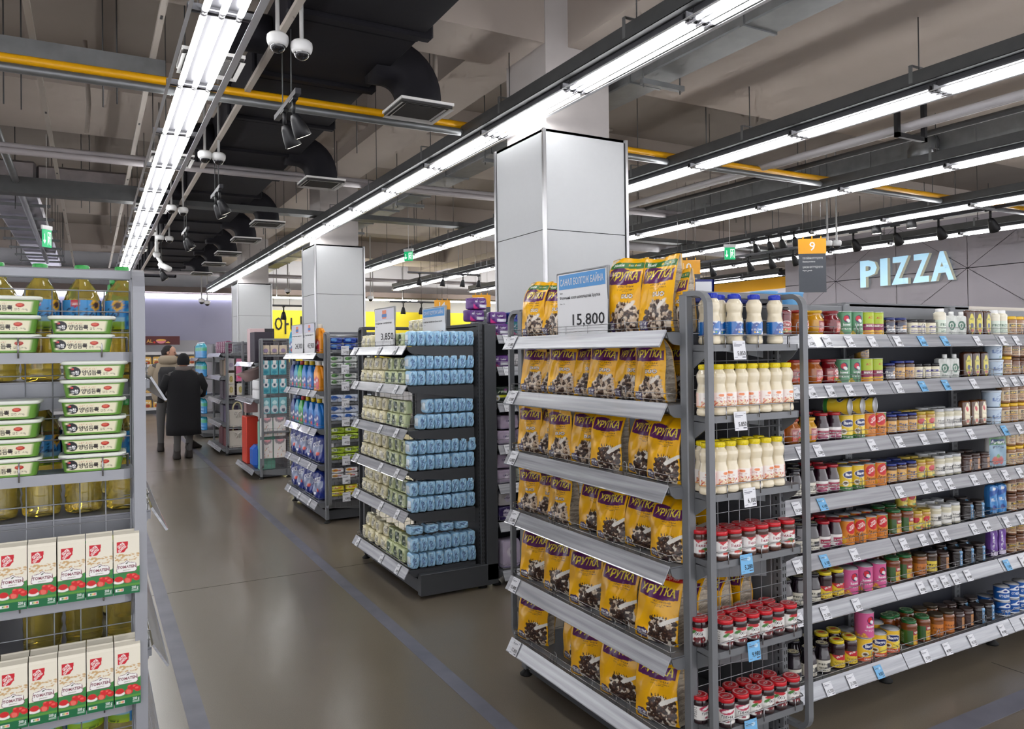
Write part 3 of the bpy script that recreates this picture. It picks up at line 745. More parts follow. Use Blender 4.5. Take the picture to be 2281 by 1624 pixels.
    for x, y, r_ in ((1.1, 3.4, .95), (3.0, 3.2, .85), (4.2, 4.0, .8), (4.9, 3.5, .75), (3.3, 4.2, .6)):
        c.ell(x, y, r_, r_ * .82, (212, 40, 44)); c.ell(x - .2, y + .25, r_ * .5, r_ * .3, (236, 96, 88))
    c.ell(1.1, 2.95, 1.05, .5, (236, 232, 226)); c.ell(1.1, 3.5, .9, .55, (205, 40, 44)); c.ell(3.0, 3.1, .55, .5, (232, 110, 96))
    c.rect(.4, .7, 2.1, 1.35, (236, 236, 236))
    for i, cc in enumerate(((40, 130, 70), (120, 180, 60), (240, 200, 40), (230, 130, 40), (210, 50, 40))): c.rect(.8 + i * .24, .8, 1.0 + i * .24, 1.25, cc)
    c.text('200 g', 4.5, 1.1, .5, (236, 240, 236), w=1.4, bold=.02); c.lines(3.8, 5.2, .5, .9, 2, (200, 220, 205), 3)
    mb = MB(); W, D, H = .0535, .040, .132
    cream = np.array(lin((232, 226, 208)))
    mb.grid(lambda u, v: ((u - .5) * W, -D / 2, v * H), 60, 130, paint, lambda u, v: c.at(u, v), smooth=False)
    sc = lambda u, v: cream if v > .4 else np.array(lin((40, 118, 66)))
    mb.grid(lambda u, v: (W / 2, -D / 2 + u * D, v * H), 2, 10, paint, sc, smooth=False)
    mb.grid(lambda u, v: (-W / 2, D / 2 - u * D, v * H), 2, 10, paint, sc, smooth=False)
    mb.grid(lambda u, v: (W / 2 - u * W, D / 2, v * H), 2, 10, paint, sc, smooth=False)
    mb.add([(-W / 2, -D / 2, 0), (W / 2, -D / 2, 0), (W / 2, D / 2, 0), (-W / 2, D / 2, 0)], [(3, 2, 1, 0)], paint, cols=[cream] * 4)
    rings = [[(-W / 2, -D / 2, H), (W / 2, -D / 2, H), (W / 2, D / 2, H), (-W / 2, D / 2, H)], [(-W / 2, -D / 2 + .002, H + .006), (W / 2, -D / 2 + .002, H + .006), (W / 2, D / 2 - .002, H + .008), (-W / 2, D / 2 - .002, H + .008)],
             [(-W / 2, -.004, H + .011), (W / 2, -.004, H + .011), (W / 2, .004, H + .012), (-W / 2, .004, H + .012)], [(-W / 2, -.001, H + .0135), (W / 2, -.001, H + .0135), (W / 2, .002, H + .0135), (-W / 2, .002, H + .0135)]]
    mb.loft(rings, paint, cols=[cream] * 16)
    P['carton'] = ('tomato_carton', mb.mesh('tomato_carton'), [])
    # sunflower oil
    oil = mat('sunflower_oil', (252, 234, 138), .03, trans=.85, ior=1.14, coat=1.)
    c = Cv(31, 8, (40, 120, 190), 8)
    for m in (15.5, 0, 31):
        c.rect(m - 6, 0, m + 6, 8, (66, 156, 222)); c.rect(m - 6, 2.4, m + 6, 3.6, (150, 200, 225)); c.rect(m - 6, 0, m + 6, 2.4, (150, 190, 60)); c.rect(m - 6, 0, m + 6, 1.2, (176, 200, 40))
        c.poly([(m - 2.6, 8), (m - .2, 8), (m - .2, 6.2), (m - 1.4, 5.8), (m - 2.6, 6.2)], (200, 36, 50)); c.lines(m - 2.4, m - .4, 6.5, 7.7, 2, (250, 240, 240), 3, .4)
        c.text('Олейна', m, 3.6, 2.0, (20, 40, 80), w=8.6, bold=.0, shear=.15); c.lines(m - 2.6, m + 3.2, .7, 1.7, 2, (40, 80, 40), 4, .4)
        for k in range(14):
            a = k * math.pi / 7; c.ell(m + 4.2 + 1.15 * math.cos(a), 6.6 + 1.15 * math.sin(a), .62, .26, (240, 180, 30), a)
        c.ell(m + 4.2, 6.6, .85, .85, (70, 40, 24))
    c.rect(6.5, 0, 9, 8, (60, 150, 190)); c.lines(6.7, 8.8, .5, 7.5, 16, (30, 80, 140), 5)
    prof = [(.003, .004), (.028, 0), (.040, .004), (.042, .014), (.040, .03), (.042, .04), (.040, .06), (.042, .075), (.0415, .09), (.0425, .1), (.0425, .155)]
    mb = MB(); mb.lathe(subdiv([(.003, .004), (.03, 0), (.040, .004), (.042, .014), (.039, .03), (.0415, .042), (.039, .056), (.0415, .07), (.040, .085), (.042, .1), (.042, .175), (.040, .2), (.032, .225), (.02, .243), (.0145, .25), (.0145, .262)], .008), oil, 32)
    lb = MB(); lb.lathe(subdiv([(.0428, .125), (.0428, .198)], .0035), gloss, 64, colfn=label_fn(c, .12, .2, (40, 120, 190)), cap=False)
    cp = MB(); cl = np.array(lin((60, 170, 80))); cp.lathe([(.0165, .262), (.017, .266), (.017, .284), (.0155, .287), (.001, .287)], gloss, 24, colfn=lambda u, z: cl)
    P['oil'] = ('oil_bottle', mb.mesh('oil_bottle'), [('label_sleeve', lb.mesh('label_sleeve')), ('cap', cp.mesh('cap'))])
    # wet wipes
    def wipe(base, dark, txt, seed, W=.115, D=.052, H=.085, rot=0):
        c = Cv(W * 100, H * 100, base, 8); w, h = W * 100, H * 100
        if rot:
            c.text(txt, w * .5, h * .5 - .7, 1.7, dark, w=h * .62, bold=.02, rot=1.57)
            c.lines(w * .1, w * .25, h * .2, h * .8, 4, tuple(int(v * .85) for v in base), seed)
        else:
            c.rect(w * .18, h * .14, w * .70, h * .86, dark); c.ell(w * .51, h * .5, w * .18, h * .3, dark); c.text(txt, w * .5, h * .42, 1.0, (235, 238, 225), w=w * .28, bold=.02)
            c.lines(w * .74, w * .95, h * .3, h * .7, 4, tuple(int(v * .6) for v in base), seed)
        me = pillow(W, D, H, c, base, film, (40, 6, 30), 9, .16, seed, .0014, 'wet_wipes_pack')
        return ('wet_wipes_pack', me, [])
    P['wipe_green'] = [wipe((208, 218, 168), (30, 66, 36), '2BUI', s_) for s_ in (2, 7)]
    def wipe_cream(seed):
        W, D, H = .115, .055, .085; c = Cv(11.5, 8.5, (238, 230, 190), 8); c.ell(8.9, 4.4, 1.1, 1.4, (60, 56, 44)); c.ell(8.9, 4.4, .7, 1.0, (226, 218, 184)); c.rect(8.7, 3.4, 9.1, 5.4, (60, 56, 44)); c.lines(1, 7, 2.2, 3.6, 3, (160, 150, 110), 3)
        me = pillow(W, D, H, c, (238, 230, 190), film, (34, 6, 24), 8, .22, seed, .0028, 'wet_wipes_pack')
        mb = MB(); cl = np.array(lin((240, 236, 216))); k_ = Cv(6.2, 4.6, (244, 240, 222), 10); k_.ell(4.4, 2.3, 1.1, 1.5, (50, 48, 40)); k_.rect(4.2, 1.3, 4.6, 3.3, (240, 236, 218)); k_.lines(.5, 2.8, 1.2, 3.2, 3, (150, 140, 110), 2); rbox(mb, .062, .004, .046, gloss, .004, k_, (242, 238, 220), 24, 18, .018, 0, y0=-.0285, e=.0015)
        return ('wet_wipes_pack', me, [('flip_lid', mb.mesh('flip_lid'))])
    P['wipe_cream'] = [wipe_cream(4), wipe_cream(9)]
    # blue packs stand on end, narrow side towards the side aisle, lid side towards the main aisle
    def wipe_blue(seed):
        W, D, H = .056, .10, .095
        c = Cv(5.6, 9.5, (166, 212, 244), 10); c.text('ogogo', 2.6, 4.2, 2.1, (48, 54, 140), w=5.2, bold=.01, rot=1.57); c.rect(4.2, 6.2, 5.2, 6.8, (225, 236, 245)); c.poly([(0, 9.5), (2, 9.5), (.6, 8.4), (0, 7)], (200, 224, 240)); c.poly([(5.6, 0), (3.2, 0), (4.8, 1.6)], (130, 180, 212)); c.poly([(0, 2.4), (1, 3.2), (.6, 1)], (180, 214, 236))
        me = pillow(W, D, H, c, (170, 214, 245), film, (24, 10, 40), 6., .12, seed, .003, 'blue_wipes_pack')
        mb = MB(); rbox(mb, .004, .055, .05, gloss, .0015, None, (226, 238, 246), 2, 2, .022)
        for v in mb.v: v[:, 0] -= W / 2 + .0005
        return ('blue_wipes_pack', me, [('flip_lid', mb.mesh('flip_lid'))])
    P['wipe_blue'] = [wipe_blue(3), wipe_blue(8), wipe_blue(12)]
# ------------------------------------------------------------------ camera and world
cam = bpy.data.cameras.new('camera'); co = bpy.data.objects.new('camera', cam); COL.objects.link(co)
yaw, pit, rol = R(29.05), R(.5), R(.7)
co.matrix_world = Matrix.Translation((0, 0, 1.6)) @ Matrix.Rotation(-yaw, 4, 'Z') @ Matrix.Rotation(R(90) + pit, 4, 'X') @ Matrix.Rotation(-rol, 4, 'Z')
cam.sensor_width = 36; cam.lens = 1690. / 2281 * 36; cam.shift_y = -(812 - 769.3) / 2281; cam.clip_end = 200
SC.camera = co
SC.view_settings.view_transform = 'Standard'; SC.view_settings.look = 'None'; SC.view_settings.gamma = 1; SC.view_settings.exposure = 1.0
SC.view_settings.use_curve_mapping = False
w = bpy.data.worlds.new('world'); SC.world = w; w.use_nodes = True
w.node_tree.nodes['Background'].inputs[0].default_value = (*lin((222, 222, 226)), 1); w.node_tree.nodes['Background'].inputs[1].default_value = 1.3
SC.cycles.use_denoising = True; SC.cycles.max_bounces = 8; SC.cycles.diffuse_bounces = 2; SC.cycles.glossy_bounces = 2; SC.cycles.transmission_bounces = 8
SC.cycles.use_adaptive_sampling = True; SC.cycles.adaptive_threshold = .09; SC.cycles.adaptive_min_samples = 12
SC.cycles.sample_clamp_indirect = 4; SC.cycles.caustics_reflective = False; SC.cycles.caustics_refractive = False

# ------------------------------------------------------------------ room
def floor_mat():
    m = mat('polished_concrete', (118, 108, 94), .28, noise=.10, nscale=1.1, spec=.7, coat=.35)
    m.node_tree.nodes['Principled BSDF'].inputs['Coat Roughness'].default_value = .22
    nt = m.node_tree; L = nt.links; b = nt.nodes['Principled BSDF']
    t = nt.nodes.new('ShaderNodeTexCoord'); n = nt.nodes.new('ShaderNodeTexNoise'); n.inputs['Scale'].default_value = 240; n.inputs['Detail'].default_value = 2
    L.new(t.outputs['Object'], n.inputs['Vector'])
    n2 = nt.nodes.new('ShaderNodeTexNoise'); n2.inputs['Scale'].default_value = .8; n2.inputs['Detail'].default_value = 2; L.new(t.outputs['Object'], n2.inputs['Vector'])
    mr = nt.nodes.new('ShaderNodeMapRange'); mr.inputs['To Min'].default_value = .24; mr.inputs['To Max'].default_value = .38; L.new(n2.outputs['Fac'], mr.inputs['Value']); L.new(mr.outputs['Result'], b.inputs['Roughness'])
    src = b.inputs['Base Color'].links[0].from_socket
    mr2 = nt.nodes.new('ShaderNodeMapRange'); mr2.inputs['From Min'].default_value = .3; mr2.inputs['From Max'].default_value = .7; mr2.inputs['To Min'].default_value = .86; mr2.inputs['To Max'].default_value = 1.1; L.new(n.outputs['Fac'], mr2.inputs['Value'])
    mx = nt.nodes.new('ShaderNodeMix'); mx.data_type = 'RGBA'; mx.blend_type = 'MULTIPLY'; mx.inputs['Factor'].default_value = 1
    L.new(src, mx.inputs['A']); L.new(mr2.outputs['Result'], mx.inputs['B']); L.new(mx.outputs['Result'], b.inputs['Base Color'])
    return m
mb = MB(); mb.box(-8, 30, -3, 26, -.1, 0, floor_mat()); struct('floor', mb)
tape = mat('worn_floor_tape', (112, 112, 124), .45, noise=.4, nscale=5)
def strip(x0, x1, y0, y1, name, n=1):
    mb = MB(); mb.box(x0, x1, y0, y1, .0, .0012, tape); struct(name, mb)
strip(1.495, 1.575, .5, 24, 'trim_1'); strip(.36, .44, .5, 24, 'trim_2'); strip(1.9, 12, 1.85, 1.955, 'trim_3')
mb = MB(); jm = mat('floor_joint', (70, 66, 60), .7)
for y in (5.62, 11.6, 17.6): mb.box(-6, 20, y, y + .006, 0, .0006, jm)
mb.box(3.97, 3.976, -2, 2.2, 0, .0006, jm); mb.box(-.35, -.344, 0, 20, 0, .0006, jm)
struct('trim_4', mb)
concrete = mat('painted_concrete', (176, 165, 156), .85, noise=.10, nscale=1.2)
concrete_d = mat('painted_slab', (144, 134, 126), .9, noise=.14, nscale=.9)
mb = MB(); mb.box(-8, 30, -3, 26, 4.9, 5.0, concrete_d); struct('ceiling', mb)
def beam(x0, x1, y0, y1, z0, z1, nm='ceiling_beam'):
    mb = MB(); mb.box(x0, x1, y0, y1, z0, z1, concrete); struct(nm, mb)
beam(-8, 3.1, 5.0, 5.6, 4.0, 4.9); beam(3.31, 14, -3, 5.6, 4.0, 4.9)
beam(-8, 30, 9.3, 11.3, 4.5, 4.9); beam(-8, 30, 15.6, 17.6, 4.5, 4.9); beam(-8, 30, 21.5, 23, 4.4, 4.9)
beam(3.1, 3.7, 5.67, 25, 4.35, 4.9); beam(9.6, 10.2, 5.6, 25, 4.35, 4.9); beam(-3.9, -3.3, 5.6, 25, 4.35, 4.9)
# columns: concrete core, white panelled cladding with polished corner trims
clad = mat('white_column_panel', (204, 206, 208), .6, coat=0., noise=.02, nscale=30)
chrome = mat('polished_steel_trim', (200, 200, 202), .28, .9)
def column(cx, cy, n):
    mb = MB(); mb.box(cx + .13, cx + .73, cy + .17, cy + .80, 0, 4.9, mat('column_concrete', (190, 184, 182), .8, noise=.05)); struct('column', mb)
    mb = MB(); gap = mat('panel_gap', (60, 60, 62), .8)
    x1, y1 = cx + .765, cy + .77
    mb.box(cx + .01, x1 - .01, cy + .01, y1 - .01, 0, 3.265, gap)
    for z0, z1 in ((.1, 1.25), (1.255, 2.512), (2.518, 3.27)):
        mb.box(cx, cx + .02, cy + .02, y1 - .02, z0, z1, clad); mb.box(cx + .02, x1 - .02, cy, cy + .02, z0, z1, clad)
        mb.box(x1 - .02, x1, cy + .02, y1 - .02, z0, z1, clad); mb.box(cx + .02, x1 - .02, y1 - .02, y1, z0, z1, clad)
    mb.box(cx, x1, cy, y1, 3.25, 3.27, clad)
    mb.box(cx - .004, x1 + .004, cy - .004, y1 + .004, 0, .1, galv)
    for a in (cx, x1):
        for b in (cy, y1): mb.box(a - .012, a + .012, b - .012, b + .012, .1, 3.272, chrome)
    struct('column', mb)
column(2.97, 4.82, 1); column(2.97, 11.44, 2); column(2.97, 18.35, 3)
# far walls
wl = mat('wall_white_paint', (214, 214, 220), .7); lav = mat('lavender_wall_paint', (160, 160, 184), .55, noise=.05, nscale=.8); yel = mat('yellow_wall_paint', (240, 222, 60), .6)
mb = MB(); mb.box(-8, 30, 24.6, 24.8, 0, 4.9, wl); struct('wall_back', mb)
mb = MB(); mb.box(-2.5, 4.25, 24.3, 24.6, 1.95, 3.32, lav); mb.box(-2.5, 4.25, 24.32, 24.6, .0, 1.95, mat('pale_grey_panel', (178, 178, 190), .6)); struct('trim_5', mb)
mb = MB(); mb.box(4.3, 22, 24.2, 24.6, 1.2, 2.99, yel); mb.box(9.85, 10.3, 23.3, 24.2, 1.2, 2.95, yel); struct('trim_6', mb)
mb = MB(); mb.box(-2.5, 26, 24.0, 24.6, 3.46, 3.62, mat('wall_shelf_taupe', (120, 108, 104), .7)); mb.box(-2.5, 4.3, 24.05, 24.4, 4.05, 4.12, galv); struct('trim_7', mb)
glow = mat('cove_light', (250, 250, 255), .5, emit=5., ecol=(240, 240, 255))
mb = MB(); mb.box(-2.5, 4.25, 24.2, 24.28, 3.34, 3.42, glow)
solo('cove_light', mb, 'long white strip light glowing along the top of the lavender back wall', 'light strip')
for x0_, x1_, nm_ in ((4.4, 9.4, 'shorter'), (10.6, 22, 'longer')):
    mb = MB(); mb.box(x0_, x1_, 23.3, 23.38, 3.30, 3.34, mat('wall_washer', (255, 255, 250), .5, emit=20., ecol=(255, 252, 244)))
    o_ = solo('wall_washer_light', mb, f'{nm_} white strip light washing the yellow back wall', 'strip light'); mb = MB()
    for k_ in range(5): mb.tube([(x0_ + (x1_ - x0_) * (k_ + .5) / 5, 23.34, 3.34), (x0_ + (x1_ - x0_) * (k_ + .5) / 5, 23.34, 4.4)], .01, galv_d, 5)
    part('hanger_frame', mb, o_)
# korean lettering on the yellow wall
mb = MB(); bk = mat('black_lettering', (32, 32, 36), .5)
lettering(mb, '가 아니', (5.12, 24.18, 2.3), .42, bk, w=1.45, bold=.01)
solo('wall_lettering', mb, 'large black Korean letters on the yellow back wall', 'lettering')
# pizza wall
pw = mat('grey_wall_panel', (156, 151, 158), .6, noise=.08, nscale=.7); gr = mat('panel_groove', (92, 88, 94), .8)
mb = MB(); X0 = 14.
mb.box(X0, X0 + .3, 2.5, 12.2, 0, 3.97, pw); mb.box(X0 + .3, 18, 11.9, 12.2, 0, 3.97, pw)
def gl(y0, z0, y1, z1, w_=.006):
    d = Vector((0, y1 - y0, z1 - z0)); L_ = d.length; d.normalize(); n = Vector((0, -d.z, d.y)) * w_
    a = Vector((X0 - .002, y0, z0)); b = Vector((X0 - .002, y1, z1))
    mb.add([a - n, b - n, b + n, a + n], [(0, 1, 2, 3)], gr); mb.add([a - n, b - n, b + n, a + n], [(3, 2, 1, 0)], gr)
gl(2.5, 3.03, 12.2, 3.03); gl(2.5, 1.7, 12.2, 1.7)
for i in range(8): gl(10.85 - 1.4 * i, 0, 10.85 - 1.4 * i, 3.95, .004)
for i in range(4):
    y = 10.85 - 2.8 * i
    for sy in (-1, 1):
        for sz in (-1, 1): gl(y, 3.03, max(2.5, min(12.2, y + sy * 1.35)), max(1.7, 3.03 + sz * .92 * 1), .004)
mb.box(X0 - .03, X0 + .3, 2.5, 12.2, 3.97, 4.22, mat('white_soffit', (214, 210, 208), .7)); struct('wall_right', mb)
t = thing('pizza_sign', (13.9, 9.2, 2.86), 'raised pale blue lit PIZZA lettering on the grey panelled wall', 'sign')
lit = mat('lit_acrylic', (196, 228, 243), .4, emit=.28, ecol=(150, 206, 240)); side_ = mat('acrylic_side', (196, 196, 176), .5, emit=.15)
ys = [(10.18, 9.78, 'P'), (9.72, 9.55, 'I'), (9.48, 9.10, 'Z'), (9.04, 8.68, 'Z'), (8.68, 8.22, 'A')]
for a, b, ch in ys:
    mb = MB(); lettering(mb, ch, (13.97, (a + b) / 2, 2.86), .5, (lit, side_), ax=(0, -1, 0), ay=(0, 0, 1), w=(a - b) * .95, bold=.036, thick=.09)
    part('letter', mb, t, (13.9, 9.2, 2.86))
# yellow fascia far right
mb = MB(); mb.box(18, 18.3, 12.3, 24, 3.40, 3.74, mat('amber_fascia', (240, 176, 20), .5)); mb.box(18, 18.3, 12.3, 24, 3.74, 3.95, black_m); mb.box(18.02, 18.3, 12.3, 24, 0, 3.40, wl); struct('wall_far', mb)
mb = MB(); mb.box(17.88, 17.93, 12.4, 23.9, 3.16, 3.20, glow); mb.box(17.93, 18.02, 12.4, 23.9, 3.15, 3.21, house_g := mat('strip_light_body', (200, 200, 204), .5)); solo('shelf_strip_light', mb, 'white strip light glowing beneath the amber fascia beyond the pizza wall', 'strip light')

# ------------------------------------------------------------------ luminaires
tube_m = mat('fluorescent_tube', (255, 255, 255), .4, emit=11.5, ecol=(250, 250, 250))
house = mat('luminaire_housing', (78, 78, 82), .4, .2); rail_c = mat('clear_side_rail', (205, 206, 210), .3, .1)
clear = mat('tube_socket_clear', (190, 190, 196), .15, .3)
def lum_proto():
    mb = MB(); L = 1.23
    mb.prism([(-.062, 0), (.062, 0), (.062, .012), (.045, .05), (-.045, .05), (-.062, .012)], (0, L - .006, 0), house, ax=(1, 0, 0), ay=(0, 0, 1))
    mb.box(.10, .128, 0, L, -.034, -.031, rail_c); mb.box(-.118, -.104, 0, L, -.034, -.031, rail_c)
    for y in (.01, L - .02): mb.box(-.118, .128, y, y + .01, -.031, .006, house)
    m0 = mb.mesh('fluorescent_luminaire')
    ch = []
    for x in (-.06, 0, .06):
        b = MB(); b.tube([(x, .045, -.030), (x, L - .045, -.030)], .0122, tube_m, 8); ch.append(('tube_lamp', b.mesh('tube_lamp')))
    for y in (.018, L - .024):
        b = MB(); b.box(-.065, .065, y - .004, y + .004, -.024, -.016, clear)
        for x in (-.06, 0, .06): b.tube([(x, y - .02, -.028), (x, y + .026, -.028)], .0125, clear, 8)
        ch.append(('lamp_holder', b.mesh('lamp_holder')))
    return ('fluorescent_luminaire', m0, ch)
LP = lum_proto()
ORD = 'first second third fourth fifth sixth seventh eighth ninth tenth eleventh twelfth thirteenth fourteenth fifteenth sixteenth seventeenth eighteenth nineteenth twentieth'.split()
def od(i): return ORD[i] if i < 20 else ('twenty-' + ORD[i - 20] if i < 29 else 'thirty-' + ORD[i - 30] if i >= 30 else 'thirtieth')
lines = [(.62, 4.24, 'over the left-hand rack', -2, 15), (2.95, 3.13, 'in the row in front of the columns', -3, 16), (5.28, 3.2, 'in the row just behind the columns', -2, 14), (7.6, 4.51, 'in the row fourth across the ceiling', -2, 13), (9.95, 5.62, 'in the row fifth across the ceiling', -3, 12), (12.3, 5.9, 'in the row running before the pizza wall', 0, 12), (14.8, 13.0, 'far beyond the pizza wall, sixth aisle', 0, 6)]
names = ['the row above the main aisle', 'the row passing the near column', 'the row behind the near column', 'the row above sign 9', 'the row above the pizza sign spotlights', 'the last row before the pizza wall', 'the first row beyond the pizza wall', 'the second row beyond the pizza wall']
for li, (x, y0, _, a, b) in enumerate(lines):
    if li == 0: rz_ = 0
    k = 0
    for i in range(a, b):
        y = y0 + 1.23 * i
        if y > 23: break
        o = put(LP, (x, y, 3.43), 0, f'white fluorescent ceiling light, {od(k)} from the front in {names[li]}', 'ceiling light', f'fluorescent lights in {names[li]}')
        if li == 0: o.scale = (1.45, 1, 1)
        k += 1
    ya, yb = y0 + 1.23 * a, min(y0 + 1.23 * b, 23.5)
    bx, by = x, ya
    t = thing('cable_trunking', (bx, ya, 3.49), f'long dark metal trunking carrying the lights of {names[li]}', 'cable trunking')
    mb = MB()
    if li == 0: mb.box(x - .05, x + .05, ya, yb, 3.483, 3.56, galv)
    else:
        mb.box(x - .10, x - .097, ya, yb, 3.483, 3.58, galv_d); mb.box(x + .02, x + .023, ya, yb, 3.483, 3.58, galv_d); mb.box(x - .10, x + .023, ya, yb, 3.483, 3.487, galv_d)
    part('channel', mb, t, (bx, by, 3.49))
    n = 0
    y = ya + 1.0
    while y < min(yb, 18):
        mb = MB(); zt = 4.9
        if 5.0 <= y <= 5.6 or (x > 3.4 and x < 14 and y < 5.6): zt = 4.0
        if 9.3 < y < 11.3 or 15.6 < y < 17.6: zt = 4.5
        mb.tube([(x, y, 3.50), (x, y, zt)], .0045, galv_d, 5); mb.flat([(x - .1, y, 3.50), (x - .1, y, 3.63), (x + .03, y, 3.63)], .03, .004, galv); part('hanger_rod', mb, t, (bx, by, 3.49)); y += 1.62
# ------------------------------------------------------------------ ducts and pipes
t = thing('air_duct', (1.5, 0, 3.68), 'huge black insulated air duct running above the main aisle', 'air duct')
mb = MB(); y = -1.
k = 0
while y < 21:
    L_ = 1.15; a, b = (1.08, 1.96) if 1 else 0
    mb.box(a, b, y, y + L_ - .12, 3.70, 3.98, duct_m, .03); mb.box(a - .03, b + .04, y + L_ - .14, y + L_ - .05, 3.675, 3.985, duct_m, .015); mb.box(a + .01, b - .01, y + L_ - .06, y + L_ + .02, 3.70, 3.98, duct_m, .01)
    y += L_; k += 1
part('duct_body', mb, t, (1.5, 0, 3.68))
# branches with elbows
def elbow(x0, y, side, d_=.30):
    mb = MB(); rings = []
    xa = x0; zc = 3.78; r0 = .17 if side > 0 else .14
    path = []
    Rb = .25
    xe = xa + side * Rb * 1.0
    for i in range(9):
        a = R(90 * i / 8); path.append((xa + side * Rb * math.sin(a), zc - .0 - Rb * (1 - math.cos(a))))
    for (px, pz), i in zip(path, range(9)):
        a = R(90 * i / 8); nx, nz = side * math.sin(a), math.cos(a)
        ring = []
        for q in range(16):
            t_ = 2 * math.pi * q / 16; u, v = math.cos(t_), math.sin(t_)
            s4 = (abs(u) ** 6 + abs(v) ** 6) ** (-1 / 6) if side > 0 else 1
            ring.append((px + nx * u * r0 * (s4 * .9), y + v * d_ * .55 * (s4 * .9), pz + nz * u * r0 * (s4 * .9)))
        rings.append(ring)
    rings.insert(0, [(x - side * .12, yy, z) for x, yy, z in rings[0]]); rings.append([(x, yy, 3.465 if side > 0 else 3.53) for x, yy, z in rings[-1]])
    mb.loft(rings, duct_m, smooth=True)
    return mb
def diffuser(x, y, z, s=.21):
    mb = MB(); dm = mat('diffuser_white', (236, 234, 232), .5)
    for k in range(5):
        o = s * (1 - k * .2); i = s * (1 - k * .2 - .155); zz = z + k * .006
        V = [(x + sx * o, y + sy * o, zz) for sx, sy in ((-1, -1), (1, -1), (1, 1), (-1, 1))] + [(x + sx * i, y + sy * i, zz + .014) for sx, sy in ((-1, -1), (1, -1), (1, 1), (-1, 1))]
        mb.add(V, [(a, (a + 1) % 4, (a + 1) % 4 + 4, a + 4) for a in range(4)] + [(a + 4, (a + 1) % 4 + 4, (a + 1) % 4, a) for a in range(4)], dm)
    mb.box(x - s, x + s, y - s, y + s, z + .03, z + .05, dm); mb.box(x - s * .95, x + s * .95, y - s * .95, y + s * .95, z + .012, z + .03, mat('diffuser_dark', (60, 58, 58), .8))
    return mb
ry = [5.4, 8.18, 11.06, 12.76, 14.6, 16.4, 18.4]
for i, y in enumerate(ry):
    part('branch_elbow', elbow(1.95, y, 1), t, (1.5, 0, 3.68))
    solo('air_diffuser', diffuser(2.2, y, 3.43), f'square white air diffuser on the column side of the black duct, {od(i)} from the front', 'air diffuser', 'diffusers on the column side')
for i, y in enumerate([5.3, 8.06, 10.85, 12.9, 15.0]):
    mb = elbow(.95, y, -1); part('branch_elbow', mb, t, (1.5, 0, 3.68))
    solo('air_diffuser', diffuser(.70, y, 3.49, .19), f'square white air diffuser above the quad light row, {od(i)} from the front', 'air diffuser', 'diffusers above the light row')
gas = mat('yellow_gas_pipe', (236, 172, 10), .35)
def pipe(nm, pts, r, m, label, cat, group=None, n=10):
    mb = MB(); mb.tube(pts, r, m, n); return solo(nm, mb, label, cat, group)
pipe('gas_pipe', [(-7, 6.03, 3.60), (13.9, 6.03, 3.60)], .034, gas, 'bright yellow pipe crossing the whole ceiling from side to side', 'pipe')
mb = MB(); mb.box(-7, .50, 6.16, 6.18, 3.62, 3.80, galv); mb.box(1.3, 13.9, 6.16, 6.18, 3.60, 3.67, galv_d); mb.tube([(-7, 6.0, 3.53), (13.9, 6.0, 3.53)], .032, galv, 10)
solo('steel_cable_tray', mb, 'grey steel channel and conduit running right beneath the yellow pipe', 'cable tray')
for z, y, w_ in ((3.66, 8.78, 'upper'), (3.60, 8.72, 'lower')): pipe('conduit_pipe', [(-7, y, z), (8.2, y, z)], .033, mat('grey_lagged_pipe', (172, 166, 168), .5), f'{w_} of two parallel light grey pipes crossing beneath the black duct', 'pipe')
pipe('conduit_pipe', [(-7, 20, 3.62), (14, 20, 3.62)], .05, mat('grey_lagged_pipe'), 'pale pipe crossing the ceiling near the back wall', 'pipe')
mb = MB(); mb.box(-7, .55, 10.9, 10.93, 3.62, 3.80, galv_d); mb.box(.55, 13, 10.9, 10.93, 3.62, 3.67, galv_d); mb.box(-7, 13, 10.9, 11.12, 3.60, 3.62, galv_d)
solo('steel_cable_tray', mb, 'deep grey steel cable tray crossing the ceiling in the middle distance', 'cable tray')
# slotted channels along the aisle
for x0, x1, nm in ((-.34, -.36, 'farthest from the aisle'), (.42, .44, 'between the other two'), (1.055, 1.05, 'nearest to the camera domes')):
    mb = MB(); mb.box(x0 - .02, x0 + .02, 1., 22, 3.82 if x0 < 1 else 3.60, 3.85 if x0 < 1 else 3.63, mat('beige_channel', (176, 168, 160), .6))
    for q in range(16): mb.box(x0 - .008, x0 + .008, 1.5 + q * 1.3, 1.56 + q * 1.3, (3.82 if x0 < 1 else 3.60) - .002, 3.83, black_m) if x0 < 1 else None
    solo('channel_rail', mb, f'thin beige slotted channel running along the ceiling, {nm}', 'channel rail', 'channel rails')
pipe('conduit_pipe', [(-.72, 2, 3.75), (-.84, 20, 3.75)], .04, galv, 'round steel pipe sloping away above the oil rack', 'pipe')
# foil duct left
foil = mat('crinkled_foil', (176, 172, 176), .28, .85, noise=.3, nscale=6, bump=.6, bscale=9)
t = thing('foil_duct', (-.9, 7, 3.9), 'silver foil-wrapped air duct with hangers above the oil rack', 'air duct')
mb = MB()
mb.box(-1.25, -.62, 11.8, 22, 3.86, 4.2, foil, .03); mb.box(-5, -1.25, 11.8, 12.7, 3.86, 4.2, foil, .03); mb.box(-.62, .48, 11.9, 12.6, 3.94, 4.18, foil, .03)
part('duct_body', mb, t, (-.9, 7, 3.9))
for y in np.arange(13.0, 21, 1.25):
    mb = MB(); mb.box(-1.4, -.5, y, y + .05, 3.80, 3.84, galv)
    for x in (-1.37, -.53): mb.tube([(x, y + .025, 3.78), (x, y + .025, 4.9)], .005, galv_d, 5)
    part('duct_hanger', mb, t, (-.9, 7, 3.9))
